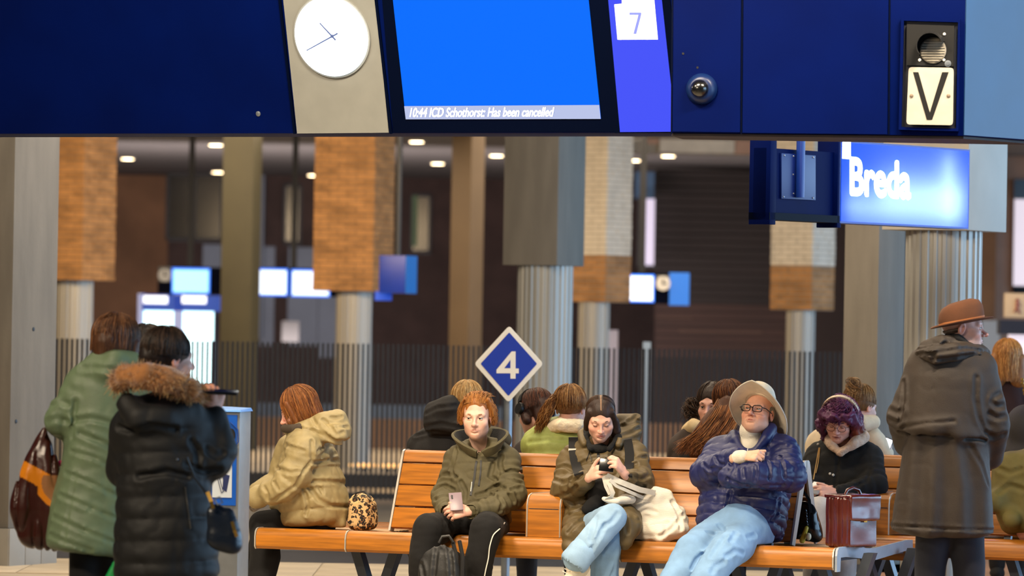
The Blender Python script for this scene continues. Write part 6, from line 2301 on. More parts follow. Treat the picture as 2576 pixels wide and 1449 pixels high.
        cs.append((np.array(lin(random.choice([(124, 60, 106), (84, 38, 76), (150, 84, 128)]))) * (1 - w_) + np.array(lin((150, 76, 44))) * w_) * rs.uniform(.8, 1.2))
    hm.tubes(ps, .0020, np.array(cs))
    hm.build('hair', M_HAIR, t_)
    # headphones
    hp = MB()
    arc = [H.w((.112 * math.sin(a), .02, .03 + .118 * math.cos(a))) for a in np.linspace(-1.55, 1.55, 25)]
    o_ = hp.strip(arc, [H.R @ V3(0, 1, 0)] * 25, .026, .010).build('headphones', mat('headphone_cream', (206, 184, 150), .4), t_, smooth=True, sharp=60)
    for x in (-1, 1):
        MB().lathe(H.w((x * .098, .015, -.01)), H.R @ V3(x, 0, 0), [(.036, 0), (.040, .012), (.036, .026), (.02, .032)], 20).build('ear_cup', mat('headphone_dark', (44, 30, 38), .35), o_, smooth=True)
    # pale jeans
    s = S()
    s.chain([K(2118, 1320, .28), K(2118, 1325, .2)], [.14, .13], k=.05)
    s.chain([K(2090, 1322, .22), K(2058, 1286, -.18), K(2056, 1350, -.22), K(2050, 1480, -.15)], [.09, .088, .08, .07], k=.04)
    s.chain([K(2150, 1322, .22), K(2128, 1296, -.18), K(2124, 1350, -.22), K(2120, 1480, -.15)], [.09, .086, .078, .07], k=.04)
    s.noise(.005, 9)
    seat_cut(s, o=B2, back=False)
    soft('jeans', s, .010, cloth('grey_denim', (196, 194, 194), .85), t_)
    for px in (2050, 2120):
        a = K(px, 1490, -.15)
        q = S()
        shoe(q, V3(a[0], a[1], .09), -BV)
        soft('shoe', q, .011, C_black, t_)
    c = K(2052, 1228, -.08)
    ez = unit(V3(-.1, -.45, .89))
    ex_ = unit(V3(.9, -.35, -.1))
    phone('silver phone held by the woman with purple curls', c, ex_, np.cross(ez, ex_), -np.cross(ez, ex_) * 0 + ez, .034, .065, mat('phone_silver', (170, 170, 172), .3, metal=.4), lens=False)
person_purple()

# ================================================================== women standing at the left
def person_green_coat():
    DD = 21.3
    K = lambda px, py, d=0.0: P(px, py, DD + d)
    t_ = thing('person', 'woman with brown bob in a long sage green quilted coat standing, seen from behind', 'person', (K(230, 1300)[0], DD, 0))
    H = Head(K(297, 868, .05), yaw=150, pitch=4, roll=0, sc=1.02)
    body = Mesher()
    nb_ = K(290, 930, .02)
    body.soft(head_shape(H.l(nb_), full=True), .004, skin_color((216, 166, 146), (176, 104, 98)), H)
    limb_core(body, [([K(240, 1280), K(270, 1050), nb_], [.12, .12, .055]), ([K(205, 975), K(150, 1065), K(175, 1085, .25)], [.045, .04, .026]), ([K(360, 975), K(390, 1070), K(380, 1080, .25)], [.045, .04, .026]), ([K(220, 1350), K(215, 1480), K(212, 1690)], [.07, .055, .04]), ([K(290, 1350), K(290, 1480), K(290, 1690)], [.07, .055, .04])], (216, 166, 146), h=.02)
    body.build('body', M_SKIN, t_)
    C_g = cloth('sage_coat', (104, 122, 92), .5)
    s = S()
    torso(s, K(232, 1392), K(288, 905), (1, 0, 0), [.222, .212, .20, .188, .178, .175, .18, .12], [.2, .19, .175, .16, .15, .145, .13, .085], k=.05)
    s.chain([K(208, 968), K(288, 925), K(362, 965)], [.066, .085, .066], k=.06)
    s.chain([K(212, 972, .0), K(152, 1058, -.02), K(172, 1078, .22)], [.078, .074, .055], k=.04, wr=(.004, 14))
    s.chain([K(360, 972, .0), K(400, 1060, .02), K(380, 1080, .25)], [.075, .07, .055], k=.04)
    s.chain([K(248, 915, -.02), K(290, 912, -.08), K(335, 915, -.03)], [.050, .055, .050], k=.03)
    s.chain([K(215, 932, -.04), K(270, 938, -.10), K(330, 940, -.08)], [.035, .045, .04], k=.03)
    s.noise(.004, 6)
    s.noise(.003, 15, ridge=True)
    creases(s, DD, [[.009, .007, (165, 1190), (230, 1215), (300, 1252)], [.009, .007, (150, 1245), (220, 1275), (300, 1308)], [.009, .007, (135, 1300), (210, 1335), (300, 1370)], [.009, .007, (178, 1135), (240, 1152), (300, 1185)], [.008, .007, (125, 1345), (160, 1362), (230, 1385)], [(205, 925), (240, 925), (300, 932)], [(190, 1010), (185, 1060), (182, 1100)], [(190, 1058), (230, 1052), (285, 1066)], [(200, 1090), (250, 1110), (300, 1135)], [(128, 1020), (150, 1010), (172, 1018)], [(118, 1060), (142, 1052), (170, 1060)], [.005, .006, (190, 1190), (170, 1300), (158, 1370)]], .010, .009)
    soft('coat', s, .010, C_g, t_)
    rs = np.random.RandomState(31)
    hm = bob_hair(H, None, (84, 50, 26), [(96, 56, 28), (120, 74, 38), (72, 42, 24), (150, 100, 60)], rs, r=(.096, .11, .096), length=.055, n=240, rad=.003, az=(-50, 230), back=[([(-.085, .0, 0), (-.085, .02, -.06)], [.03, .025]), ([(.085, .0, 0), (.085, .02, -.06)], [.03, .025]), ([(0, .09, 0), (0, .095, -.07)], [.06, .045])], h=.006)
    hm.build('hair', M_HAIR, t_)
    s = S()
    s.chain([K(222, 1370), K(215, 1500), K(212, 1680)], [.085, .075, .06], k=.03)
    s.chain([K(285, 1370), K(288, 1500), K(290, 1680)], [.085, .075, .06], k=.03)
    soft('trousers', s, .013, C_black, t_)
    for px in (212, 290):
        a = K(px, 1690)
        q = S()
        shoe(q, V3(a[0], a[1], .09), (.3, 1, 0))
        soft('shoe', q, .012, C_black, t_)
person_green_coat()

def person_black_coat():
    DD = 20.6
    K = lambda px, py, d=0.0: P(px, py, DD + d)
    t_ = thing('person', 'woman in a long black puffer coat with tan fur hood trim, holding up a phone', 'person', (K(415, 1300)[0], DD, 0))
    H = Head(K(428, 902, .08), yaw=122, pitch=2, roll=0, sc=1.02)
    body = Mesher()
    nb_ = K(415, 985, .04)
    body.soft(head_shape(H.l(nb_)), .004, skin_color((222, 170, 148), (180, 108, 100)), H)
    wr_ = K(541, 1040, .02)
    hs = S()
    hand_shape(hs, wr_, K(546, 985, .03) - wr_, V3(.5, -.8, .1), -1, curls=(.55, .6, .65, .7), arm=K(541, 1075, .02), sc=1.0, thumb_dir=V3(-.75, .0, .6))
    body.soft(hs, .004, (224, 160, 134))
    limb_core(body, [([K(415, 1350), K(415, 1150), nb_], [.13, .13, .055]), ([K(490, 1085), K(545, 1160), wr_], [.05, .045, .028]), ([K(330, 1085), K(310, 1180, .12), K(380, 1150, .35)], [.05, .045, .028]), ([K(375, 1400), K(375, 1560), K(375, 1720)], [.07, .055, .04]), ([K(450, 1400), K(455, 1560), K(455, 1720)], [.07, .055, .04])], (222, 170, 148), h=.02)
    body.build('body', M_SKIN, t_)
    C_b = cloth('black_puffer', (9, 9, 9), .66, sheen=.0)
    s = S()
    torso(s, K(418, 1462), K(408, 1000), (1, 0, 0), [.228, .225, .215, .205, .20, .20, .20, .14], [.2, .2, .185, .17, .165, .16, .15, .1], k=.05, puff=(.012, .095, .1))
    s.chain([K(330, 1072), K(408, 1040), K(486, 1075)], [.075, .09, .078], k=.06)
    s.chain([K(480, 1085, .0), K(538, 1158, -.02), K(556, 1135, -.01), K(541, 1052, .02)], [.095, .082, .072, .054], k=.035)
    s.chain([K(330, 1085, .0), K(312, 1180, .10), K(380, 1150, .35)], [.085, .08, .06], k=.04)
    # hood hanging at the back
    s.chain([K(320, 1018, -.10), K(350, 1050, -.15), K(420, 1050, -.14), K(480, 1030, -.06)], [.05, .06, .055, .045], k=.04)
    s.noise(.005, 9)
    s.noise(.004, 16, ridge=True)
    creases(s, DD, [[(300, 1075), (335, 1082), (380, 1070), (440, 1078)], [(520, 1130), (545, 1150), (560, 1140)], [(470, 1170), (510, 1185), (550, 1180)], [(480, 1110), (500, 1140), (495, 1180)], [(350, 1200), (420, 1185), (470, 1200)]], .012, .010)
    soft('coat', s, .010, C_b, t_)
    band_on('zip', s, DD, [(466, 1225), (480, 1330)], .005, mat('zip_grey', (80, 78, 74), .4, metal=.5), t_, .004)
    dot_on('snap', s, DD, 446, 1156, .006, M_steel, t_)
    # fur trim
    fm = Mesher()
    fs = S()
    ring = [K(296, 962, -.06), K(318, 945, -.13), K(370, 945, -.20), K(430, 958, -.18), K(475, 978, -.12), K(494, 1004, -.02), K(480, 990, .08)]
    fs.chain(ring, [.044, .052, .056, .054, .050, .042, .035], k=.02)
    fs.noise(.010, 24)
    fm.soft(fs, .008, (164, 108, 56))
    rs = np.random.RandomState(41)
    pth, cs = [], []
    ra = np.array(ring)
    for _ in range(3200):
        u = rs.uniform(0, len(ra) - 1.001)
        i = int(u)
        c = ra[i] + (ra[i + 1] - ra[i]) * (u - i)
        d = unit(rs.normal(size=3) + V3(0, -.5, .1))
        p0 = c + d * .042
        tip = p0 + d * rs.uniform(.018, .034) + V3(rs.uniform(-.014, .014), rs.uniform(-.01, .01), rs.uniform(-.02, .006))
        pth.append(np.array([p0, (p0 + tip) / 2 + rs.uniform(-.003, .003, 3), tip]))
        cs.append(np.array(lin(random.choice([(196, 140, 78), (150, 98, 48), (222, 176, 112), (118, 74, 38)]))))
    fm.tubes(pth, .0015, np.array(cs), k=3)
    fo = fm.build('fur_trim', mat('fur', (180, 120, 70), .9, attr=True, sheen=.5), t_)
    rs = np.random.RandomState(42)
    hm = bob_hair(H, None, (38, 28, 24), [(44, 32, 26), (60, 44, 34), (30, 22, 20), (84, 62, 46)], rs, r=(.094, .108, .094), length=.012, n=240, rad=.003, az=(-40, 220), h=.006, back=[([(0, .085, .0), (0, .085, -.05)], [.06, .045])])
    hm.build('hair', M_HAIR, t_)
    s = S()
    s.chain([K(378, 1420), K(376, 1560), K(375, 1710)], [.085, .07, .055], k=.03)
    s.chain([K(450, 1420), K(455, 1560), K(456, 1710)], [.085, .07, .055], k=.03)
    soft('trousers', s, .014, C_black, t_)
    for px in (375, 456):
        a = K(px, 1720)
        q = S()
        shoe(q, V3(a[0], a[1], .09), (.6, 1, 0))
        soft('shoe', q, .012, C_black, t_)
    c = K(551, 986, -.02)
    ez = unit(V3(.05, -.12, .99))
    phone('dark phone held up sideways by the woman in the black fur-trimmed coat', c, V3(1, 0, -.03), unit(V3(.02, .95, .2)), ez, .082, .038, M_phone, lens=False)
person_black_coat()

def person_between():
    DD = 22.0
    K = lambda px, py, d=0.0: P(px, py, DD + d)
    t_ = thing('person', 'dark-haired person half hidden between the green coat and the black fur-trimmed coat', 'person', (K(372, 1300)[0], DD, 0))
    H = Head(K(374, 890, 0), yaw=150, sc=1.0)
    body = Mesher()
    body.soft(head_shape(H.l(K(374, 960, 0)), full=False), .007, (210, 160, 140), H)
    limb_core(body, [([K(375, 1250), K(375, 1100), K(374, 970)], [.12, .12, .05]), ([K(350, 1300), K(350, 1640)], [.06, .04]), ([K(400, 1300), K(400, 1640)], [.06, .04])], (210, 160, 140), h=.025)
    body.build('body', M_SKIN, t_)
    s = S()
    torso(s, K(375, 1360), K(375, 965), (1, 0, 0), [.17, .17, .165, .165, .11], [.14, .14, .13, .12, .08])
    s.chain([K(335, 1020), K(375, 990), K(415, 1020)], [.06, .07, .06], k=.05)
    soft('coat', s, .016, C_black, t_)
    s = S()
    for px in (352, 400):
        s.chain([K(px, 1340), K(px, 1655)], [.08, .055], k=.03)
    soft('trousers', s, .018, C_black, t_)
    for px in (352, 400):
        q = S()
        a = K(px, 1655)
        shoe(q, V3(a[0], a[1], .09), (0, 1, 0))
        soft('shoe', q, .014, C_black, t_)
    rs = np.random.RandomState(43)
    bob_hair(H, None, (36, 27, 24), [(42, 32, 26), (58, 44, 34), (30, 22, 20)], rs, r=(.094, .106, .094), length=.05, n=160, rad=.003, h=.007).build('hair', M_HAIR, t_)
person_between()
# ================================================================== people behind
def rear(label, head_px, t, yaw, pitch=0, roll=0, sc=1.0, T=1.0, jacket=None, shoulders=None, hem_y=1320, neck_py=None, skin=(220, 168, 148), D=None, stand=False, full=False, legs=None, jh=.012, jpuff=None, legdir=1):
    K = (lambda px, py, d=0.0: J(px, py, T + d)) if D is None else (lambda px, py, d=0.0: P(px, py, D + d))
    hx, hy = head_px
    base = K(hx, hem_y, 0)
    t_ = thing('person', label, 'person', (base[0], base[1], 0.45 if not stand else 0.0))
    H = Head(K(hx, hy, t), yaw=yaw, pitch=pitch, roll=roll, sc=sc)
    nb_ = K((shoulders[0] + shoulders[1]) / 2, shoulders[2] - 6, t)
    body = Mesher()
    body.soft(head_shape(H.l(nb_), full=full), .0035 if full else .0055, skin_color(skin, (180, 104, 98)), H)
    xm = (shoulders[0] + shoulders[1]) / 2
    limb_core(body, [([K(xm, hem_y - 20), K(xm, (hem_y + shoulders[2]) / 2), nb_], [.11, .11, .05])], skin, h=.022)
    body.build('body', M_SKIN, t_)
    s = S()
    half = (shoulders[1] - shoulders[0]) / 2 * (K(hx, hy)[1] / F)
    torso(s, K(xm, hem_y), K(xm, shoulders[2] - 22, t), (1, -.2, 0), [half * .95, half * .98, half, half * .98, half * .6], [.15, .15, .14, .13, .085], k=.05, puff=jpuff)
    s.chain([K(shoulders[0] + 26, shoulders[2] + 26, t), K(xm, shoulders[2] - 2, t), K(shoulders[1] - 26, shoulders[2] + 26, t)], [.07, .08, .07], k=.05)
    for px, sg in ((shoulders[0] + 24, -1), (shoulders[1] - 24, 1)):
        s.chain([K(px, shoulders[2] + 34, t), K(px + sg * 6, shoulders[2] + 120, t + .02 * legdir), K(px - sg * 10, shoulders[2] + 150, t + .24 * legdir)], [.075, .068, .05], k=.04, puff=jpuff)
    s.noise(.005, 9)
    s.noise(.004, 17, ridge=True)
    if legs is not None:
        l = S()
        for px in legs[0]:
            l.chain([K(px, hem_y, 0), K(px, hem_y - 8, .42 * legdir), K(px, hem_y + 50, .46 * legdir), V3(*K(px, 1500, .44 * legdir)[:2], .09)], [.09, .08, .07, .055], k=.04)
        soft('trousers', l, .014, legs[1], t_)
        for px in legs[0]:
            q = S()
            a = K(px, 1500, .44 * legdir)
            shoe(q, V3(a[0], a[1], .09), BV * legdir)
            soft('shoe', q, .012, C_black, t_)
    if stand:
        l = S()
        for dx in (-28, 28):
            a = K(xm + dx, hem_y - 30, 0)
            l.chain([a, V3(a[0], a[1], .09)], [.08, .055], k=.03)
        soft('trousers', l, .016, C_black, t_)
        for dx in (-28, 28):
            a = K(xm + dx, hem_y, 0)
            q = S()
            shoe(q, V3(a[0], a[1], .09), (0, 1, 0))
            soft('shoe', q, .014, C_black, t_)
    return t_, H, s, K

LEG_D = cloth('grey_denim_dark', (58, 62, 74), .85)
# blond person with black hooded coat
t_, H, s, K = rear('blond person in a black hooded coat facing away, behind the man with reddish hair', (1178, 1016), .06, 160, shoulders=(1036, 1205, 1092), legs=((1150, 1085), C_black), T=1.02)
s.chain([K(1098, 1052, -.06), K(1130, 1030, -.06), K(1160, 1050, -.04)], [.075, .075, .05], k=.04)
s.chain([K(1088, 1028, -.05), K(1140, 1012, -.05)], [.04, .035], k=.04)
s.chain([K(1090, 1068, -.08), K(1150, 1072, -.08)], [.05, .05], k=.03)
creases(s, K(1120, 1060)[1], [[(1072, 1040), (1100, 1026), (1150, 1020)], [(1070, 1074), (1110, 1066), (1160, 1076)], [(1045, 1096), (1090, 1084), (1140, 1092)]], .010, .008)
soft('coat', s, .010, cloth('black_hood_coat', (20, 17, 17), .8), t_)
rs = np.random.RandomState(51)
bob_hair(H, None, (222, 178, 112), [(236, 194, 126), (214, 166, 100), (246, 214, 156), (190, 140, 80)], rs, r=(.088, .104, .094), length=.03, n=220, rad=.0024, az=(-60, 240), h=.005).build('hair', M_HAIR, t_)
# woman with headphones, further back
t_, H, s, K = rear('woman with auburn hair and dark headphones bending her head, behind the sage fleece collar', (1345, 1040), .0, -150, pitch=30, roll=-14, shoulders=(1300, 1440, 1112), T=1.75, full=True)
soft('jacket', s, .012, cloth('dark_jacket', (50, 40, 38), .8), t_)
rs = np.random.RandomState(52)
bob_hair(H, None, (62, 34, 24), [(84, 44, 28), (60, 32, 22), (112, 62, 36)], rs, r=(.096, .108, .098), length=.05, n=220, rad=.003, az=(-40, 220), h=.006, back=[([(-.08, .0, 0), (-.075, .02, -.08)], [.03, .028]), ([(.08, .0, 0), (.075, .02, -.08)], [.03, .028]), ([(0, .08, 0), (0, .085, -.09)], [.062, .05])]).build('hair', M_HAIR, t_)
arc = [H.w((.108 * math.sin(a), .01, .035 + .114 * math.cos(a))) for a in np.linspace(-1.5, 1.5, 21)]
o_ = MB().strip(arc, [H.R @ V3(0, 1, 0)] * 21, .030, .012).build('headphones', M_black, t_, smooth=True, sharp=60)
for x in (-1, 1):
    MB().lathe(H.w((x * .098, .01, -.005)), H.R @ V3(x, 0, 0), [(.034, 0), (.038, .014), (.034, .026)], 18).build('ear_cup', M_steel if x < 0 else M_black, o_, smooth=True)
# green jacket with fleece collar and ponytail
t_, H, s, K = rear('woman with fair ponytail in a light green jacket with a cream fleece collar, facing away', (1436, 1026), .05, 158, shoulders=(1322, 1478, 1086), legs=((1325, 1445), LEG_D), T=1.02, jpuff=(.008, .11, .3), full=True)
creases(s, K(1400, 1110)[1], [[(1330, 1112), (1380, 1106), (1450, 1110)]], .008, .008)
soft('jacket', s, .010, cloth('light_green_puffer', (158, 170, 90), .6), t_)
q = S()
q.chain([K(1378, 1076, .0), K(1410, 1070, -.06), K(1452, 1072, -.03), K(1462, 1066, .08)], [.038, .042, .040, .03], k=.02)
q.noise(.005, 50)
soft('fleece_collar', q, .007, cloth('cream_fleece2', (238, 224, 194), .95, bump=.6, bscale=90), t_)
rs = np.random.RandomState(53)
hm = bob_hair(H, None, (120, 78, 40), [(150, 100, 50), (180, 128, 70), (110, 70, 36), (206, 158, 98)], rs, r=(.090, .104, .094), length=.035, n=200, rad=.0024, az=(-50, 230), h=.005, out=-.35)
ps = []
tip0 = K(1406, 994, -.02)
for _ in range(420):
    j_ = lambda a: rs.uniform(-a, a, 3)
    ps.append(np.array([tip0 + j_(.012), K(1396, 1000, -.06) + j_(.022), K(1382, 1022, -.07) + j_(.034), K(1368, 1050, -.06) + j_(.036), K(1356, 1078, -.05) + j_(.030)]))
hm.tubes([np.array([np.array([np.interp(u, np.arange(5), p_[:, k_]) for k_ in range(3)]) for u in np.linspace(0, 4, 10)]) for p_ in ps], .0015, tones(len(ps), [(150, 98, 48), (184, 128, 68), (116, 72, 36), (208, 160, 98)], rs))
hm.build('hair', M_HAIR, t_)
# woman with curly dark hair, face half seen
t_, H, s, K = rear('woman with curly dark hair and cream collar, half hidden by long auburn hair', (1792, 1020), .0, -22, pitch=6, roll=0, shoulders=(1690, 1850, 1092), T=1.95, full=True)
soft('jacket', s, .012, cloth('brown_jacket', (58, 44, 36), .8), t_)
eyes(H, t_, iris=(50, 40, 36), brow=(70, 48, 36))
q = S()
q.chain([K(1730, 1082, -.02), K(1746, 1072, -.08), K(1772, 1082, -.06)], [.04, .045, .04], k=.02)
q.noise(.005, 40)
soft('cream_collar', q, .008, cloth('cream_fleece3', (222, 196, 150), .95), t_)
rs = np.random.RandomState(54)
hm = bob_hair(H, None, (52, 36, 28), [(64, 44, 32), (88, 62, 42), (44, 30, 24)], rs, r=(.090, .106, .096), length=.0, n=140, rad=.0026, az=(-60, 240), h=.006)
ps = []
for _ in range(330):
    p0 = K(1745 + rs.uniform(-16, 20), 1002 + rs.uniform(-4, 10), rs.uniform(-.05, .05))
    n_ = 16
    u = np.linspace(0, 1, n_)[:, None]
    ph, rr = rs.uniform(0, 6.28), rs.uniform(.008, .016)
    d = V3(rs.uniform(-.05, .02), rs.uniform(-.02, .02), -rs.uniform(.06, .13))
    ps.append(p0 + d * u + rr * np.concatenate([np.cos(u * 11 + ph), np.sin(u * 11 + ph), np.zeros_like(u)], 1))
hm.tubes(ps, .0020, tones(len(ps), [(66, 44, 32), (92, 66, 44), (46, 30, 24)], rs))
hm.build('hair', M_HAIR, t_)
# long auburn hair
t_, H, s, K = rear('person with very long auburn hair facing away, behind the man in the sunhat', (1838, 1016), .05, 168, roll=6, shoulders=(1720, 1900, 1100), legs=((1790, 1850), C_black), T=1.02)
soft('jacket', s, .012, C_black, t_)
rs = np.random.RandomState(55)
hm = bob_hair(H, None, (96, 54, 28), [(110, 62, 30), (150, 92, 46), (80, 44, 24)], rs, r=(.092, .106, .096), length=.02, n=200, rad=.0026, az=(-60, 240), h=.006)
hs_ = S()
hs_.chain([K(1835, 1030, -.06), K(1800, 1070, -.12), K(1768, 1110, -.14), K(1748, 1142, -.14)], [.075, .08, .075, .04], k=.04, squash=((0, 1, 0), .5))
hs_.chain([K(1858, 1030, -.06), K(1845, 1075, -.12), K(1820, 1110, -.14)], [.06, .06, .04], k=.04, squash=((0, 1, 0), .5))
hs_.noise(.010, 22, (1, 1, .35))
hm.soft(hs_, .008, (88, 50, 26))
ps = []
for _ in range(1500):
    a = rs.uniform(0, 1)
    e0 = K(1812 + 62 * a, 984 + 10 * abs(a - .5), -.05)
    e1_ = K(1786 + 84 * a, 1040, -.10 - rs.uniform(0, .05))
    e2_ = K(1742 + 100 * a, 1090, -.15 - rs.uniform(0, .05))
    e3_ = K(1704 + 108 * a + rs.uniform(-10, 10), 1128 + rs.uniform(-14, 18), -.16 - rs.uniform(0, .05))
    ctrl = np.array([e0, e1_, e2_, e3_])
    pp = np.array([[np.interp(u, np.arange(4), ctrl[:, k_]) for k_ in range(3)] for u in np.linspace(0, 3, 14)])
    ph = rs.uniform(0, 6.28)
    pp[:, 0] += .010 * np.sin(np.linspace(0, 9, 14) + ph) * np.linspace(0, 1, 14)
    for _k in range(2):
        pp[1:-1] = (pp[:-2] + 2 * pp[1:-1] + pp[2:]) / 4
    ps.append(pp)
hm.tubes(ps, .0019, tones(len(ps), [(124, 70, 32), (160, 100, 50), (88, 48, 24), (192, 132, 76)], rs, .25))
hm.build('hair', M_HAIR, t_)
# bun and cream coat
t_, H, s, K = rear('woman with a messy bun in a cream coat facing away with a lit phone', (2166, 1024), .06, 135, pitch=10, roll=2, shoulders=(2036, 2222, 1088), T=2.85, full=True, hem_y=1310)
s.chain([K(2190, 1100, .0), K(2226, 1150, .05), K(2232, 1140, .15)], [.07, .05, .04], k=.03)
soft('coat', s, .010, cloth('cream_coat', (222, 202, 172), .85), t_)
q = S()
q.chain([K(2120, 1074, -.04), K(2165, 1066, -.10), K(2196, 1062, -.02)], [.05, .055, .045], k=.03)
soft('hood', q, .009, cloth('cream_coat', (222, 202, 172)), t_)
rs = np.random.RandomState(56)
hm = bob_hair(H, None, (116, 80, 44), [(140, 98, 54), (172, 126, 72), (100, 68, 38), (196, 156, 104)], rs, r=(.090, .104, .094), length=.0, n=180, rad=.0024, az=(-60, 240), h=.005)
for _ in range(1):
    ps = []
    for _k in range(220):
        c_ = K(2146 + rs.uniform(-9, 12), 972 + rs.uniform(-14, 22), rs.uniform(-.04, .04))
        u = np.linspace(0, 1, 12)[:, None]
        ph = rs.uniform(0, 6.28)
        ps.append(c_ + .024 * np.concatenate([np.cos(u * 5 + ph), np.sin(u * 5 + ph * .7), np.sin(u * 4 + ph) * 1.0], 1))
    for _k in range(40):
        p0 = H.w((.07, -.03, -.02)) + rs.uniform(-.01, .01, 3)
        ps.append(np.array([p0, p0 + V3(.02, 0, -.06) + rs.uniform(-.012, .012, 3), p0 + V3(.05, 0, -.12) + rs.uniform(-.015, .015, 3)]))
    hm.tubes(ps, .0016, tones(len(ps), [(128, 88, 48), (166, 120, 68), (92, 62, 36), (196, 154, 104)], rs))
hm.build('hair', M_HAIR, t_)
hx_ = S()
hand_shape(hx_, K(2236, 1150, .1), V3(.05, .2, .9), V3(.9, -.3, 0), 1, curls=(.7, .7, .75, .8), sc=.9)
soft('hand', hx_, .005, mat('skin_plain', (226, 176, 152), .5), t_)
ey_ = unit(V3(.32, .1, .9))
phone('phone with bright white screen held by the woman in the cream coat', K(2231, 1122, .06), np.cross(ey_, V3(0, -1, 0)), ey_, V3(.0, -1, .0), .027, .050, M_phone, screen=mat('phone_screen_lit', (240, 244, 255), .3, emit=(238, 243, 255), estr=1.0))
# blonde standing woman at the right
t_, H, s, K = rear('blonde long-haired person in a dark maroon coat standing by the facade', (2534, 905), .0, 175, shoulders=(2478, 2598, 985), D=31.5, stand=True, hem_y=1330)
soft('coat', s, .014, cloth('maroon_coat', (48, 22, 20), .85), t_)
rs = np.random.RandomState(57)
hm = bob_hair(H, None, (150, 96, 44), [(190, 128, 62), (160, 102, 48), (214, 156, 86)], rs, r=(.094, .106, .098), length=.16, n=320, rad=.004, az=(-70, 250), h=.008, wave=(.008, 26), back=[([(-.07, .05, 0), (-.07, .06, -.14)], [.05, .05]), ([(.07, .05, 0), (.06, .06, -.14)], [.05, .05])])
hm.build('hair', M_HAIR, t_)
for k_ in range(5):
    MB().lathe(K(2574 + rs.uniform(-3, 6), 955 + k_ * 9, -.2), -FW, [(.012, 0), (.008, .008)], 10).build('gold_bead', M_brass, t_, smooth=True)
# dark hooded person and olive jacket on the far bench
t_, H, s, K = rear('person in a dark grey hood sitting on the further bench, facing away', (2578, 1080), .0, 165, shoulders=(2500, 2660, 1130), T=2.85, hem_y=1330)
s.ell(K(2578, 1075, 0), (.115, .125, .135), k=.04)
soft('coat', s, .012, cloth('charcoal_hood', (46, 44, 44), .85), t_)
t_, H, s, K = rear('person in a bulky olive jacket sitting on the further bench beside the brown coat', (2630, 1110), .05, 20, pitch=20, shoulders=(2512, 2690, 1160), T=1.95, legs=((2636, 2700), C_black), legdir=-1, hem_y=1345)
s.chain([K(2540, 1180, .0), K(2530, 1250, -.06), K(2500, 1262, -.15)], [.10, .09, .06], k=.04)
creases(s, K(2540, 1200)[1], [[(2515, 1180), (2540, 1190), (2570, 1180)], [(2512, 1240), (2540, 1220), (2574, 1232)]], .012, .010)
soft('jacket', s, .011, cloth('olive_bulky', (100, 90, 40), .75), t_)
rs = np.random.RandomState(58)
bob_hair(H, None, (70, 48, 34), [(80, 56, 38), (60, 40, 28)], rs, h=.008).build('hair', M_HAIR, t_)
# ------------------------------------------------------------------ bags and other things
def pixv(v):
    q = np.asarray(v, float) - CP
    z = q @ FW
    return np.stack([CX + F * (q @ RT) / z, CY - F * (q @ UP) / z], -1)

# litter bin
DB = 23.2
bt = thing('litter_bin', 'blue and grey paper recycling bin with rounded slot beside the bench end', 'bin', (P(560, 1300, DB)[0], DB, 0))
bx0, bx1 = P(478, 1200, DB)[0], P(601, 1200, DB)[0]
zt_ = P(560, 1036, DB)[2]
zm = P(560, 1272, DB)[2]
M_bgrey = mat('bin_grey', (128, 130, 130), .45, metal=.3, var=.05, vscale=20)
M_bblue = mat('bin_blue', (6, 88, 190), .4, var=.06, vscale=6)
wb_ = bx1 - bx0
yaw_b = math.radians(7)
u_, v_ = V3(math.cos(yaw_b), -math.sin(yaw_b), 0), V3(math.sin(yaw_b), math.cos(yaw_b), 0)
c0 = V3(bx0, DB + .07, 0)
def bq(a, b, z):
    return c0 + u_ * a + v_ * b + EZ * z
MB().prism([bq(0, 0, 0), bq(wb_, 0, 0), bq(wb_, .30, 0), bq(0, .30, 0)], EZ * zt_).build('body', M_bgrey, bt, bevel=.006)
MB().prism([bq(.012, -.006, zm), bq(wb_ - .014, -.006, zm), bq(wb_ - .014, -.006, zt_ - .015), bq(.012, -.006, zt_ - .015)], v_ * .01).build('front_panel', M_bblue, bt)
MB().loft([[bq(-.008, -.012, zt_), bq(wb_ + .008, -.012, zt_), bq(wb_ + .008, .31, zt_), bq(-.008, .31, zt_)], [bq(0, 0, zt_ + .016), bq(wb_, 0, zt_ + .010), bq(wb_, .30, zt_ + .016), bq(0, .30, zt_ + .024)]]).build('lid', mat('bin_lid', (90, 140, 205), .35), bt)
nb2 = -v_
SB = lambda px, py, lift=0.0: on_plane(px, py, bq(0, -.006, .5), nb2) + nb2 * lift
slot = []
for a in np.linspace(-math.pi / 2, math.pi / 2, 9):
    slot.append(SB(583 + 9 * math.cos(a), 1095 + 17 * math.sin(a), .001))
for a in np.linspace(math.pi / 2, 3 * math.pi / 2, 9):
    slot.append(SB(545 + 9 * math.cos(a), 1095 + 17 * math.sin(a), .001))
MB().prism(slot, nb2 * .002).build('slot', M_black, bt)
MB().tube([SB(545, 1130, .004), SB(585, 1131, .004), SB(600, 1112, .004), SB(598, 1080, .004), SB(580, 1062, .004)], .003, 6).build('slot_rim', mat('bin_blue_dark', (4, 60, 140), .4), bt, smooth=True)
lb = MB().prism([SB(*p_, .001) for p_ in ((535, 1158), (584, 1158), (583, 1252), (534, 1251))], nb2 * .0015).build('label', mat('bin_label', (206, 214, 220), .5), bt)
M_lt = mat('label_navy', (30, 42, 90), .5)
lettering('label_text', 'Karton en', M_lt, lb, SB(539, 1168, .003), SB(571, 1168, .003), SB(539, 1160, .003), nb2, .0006)
lettering('label_text', 'droog papier', M_lt, lb, SB(537, 1180, .003), SB(579, 1180, .003), SB(537, 1170, .003), nb2, .0006)
ic = MB()
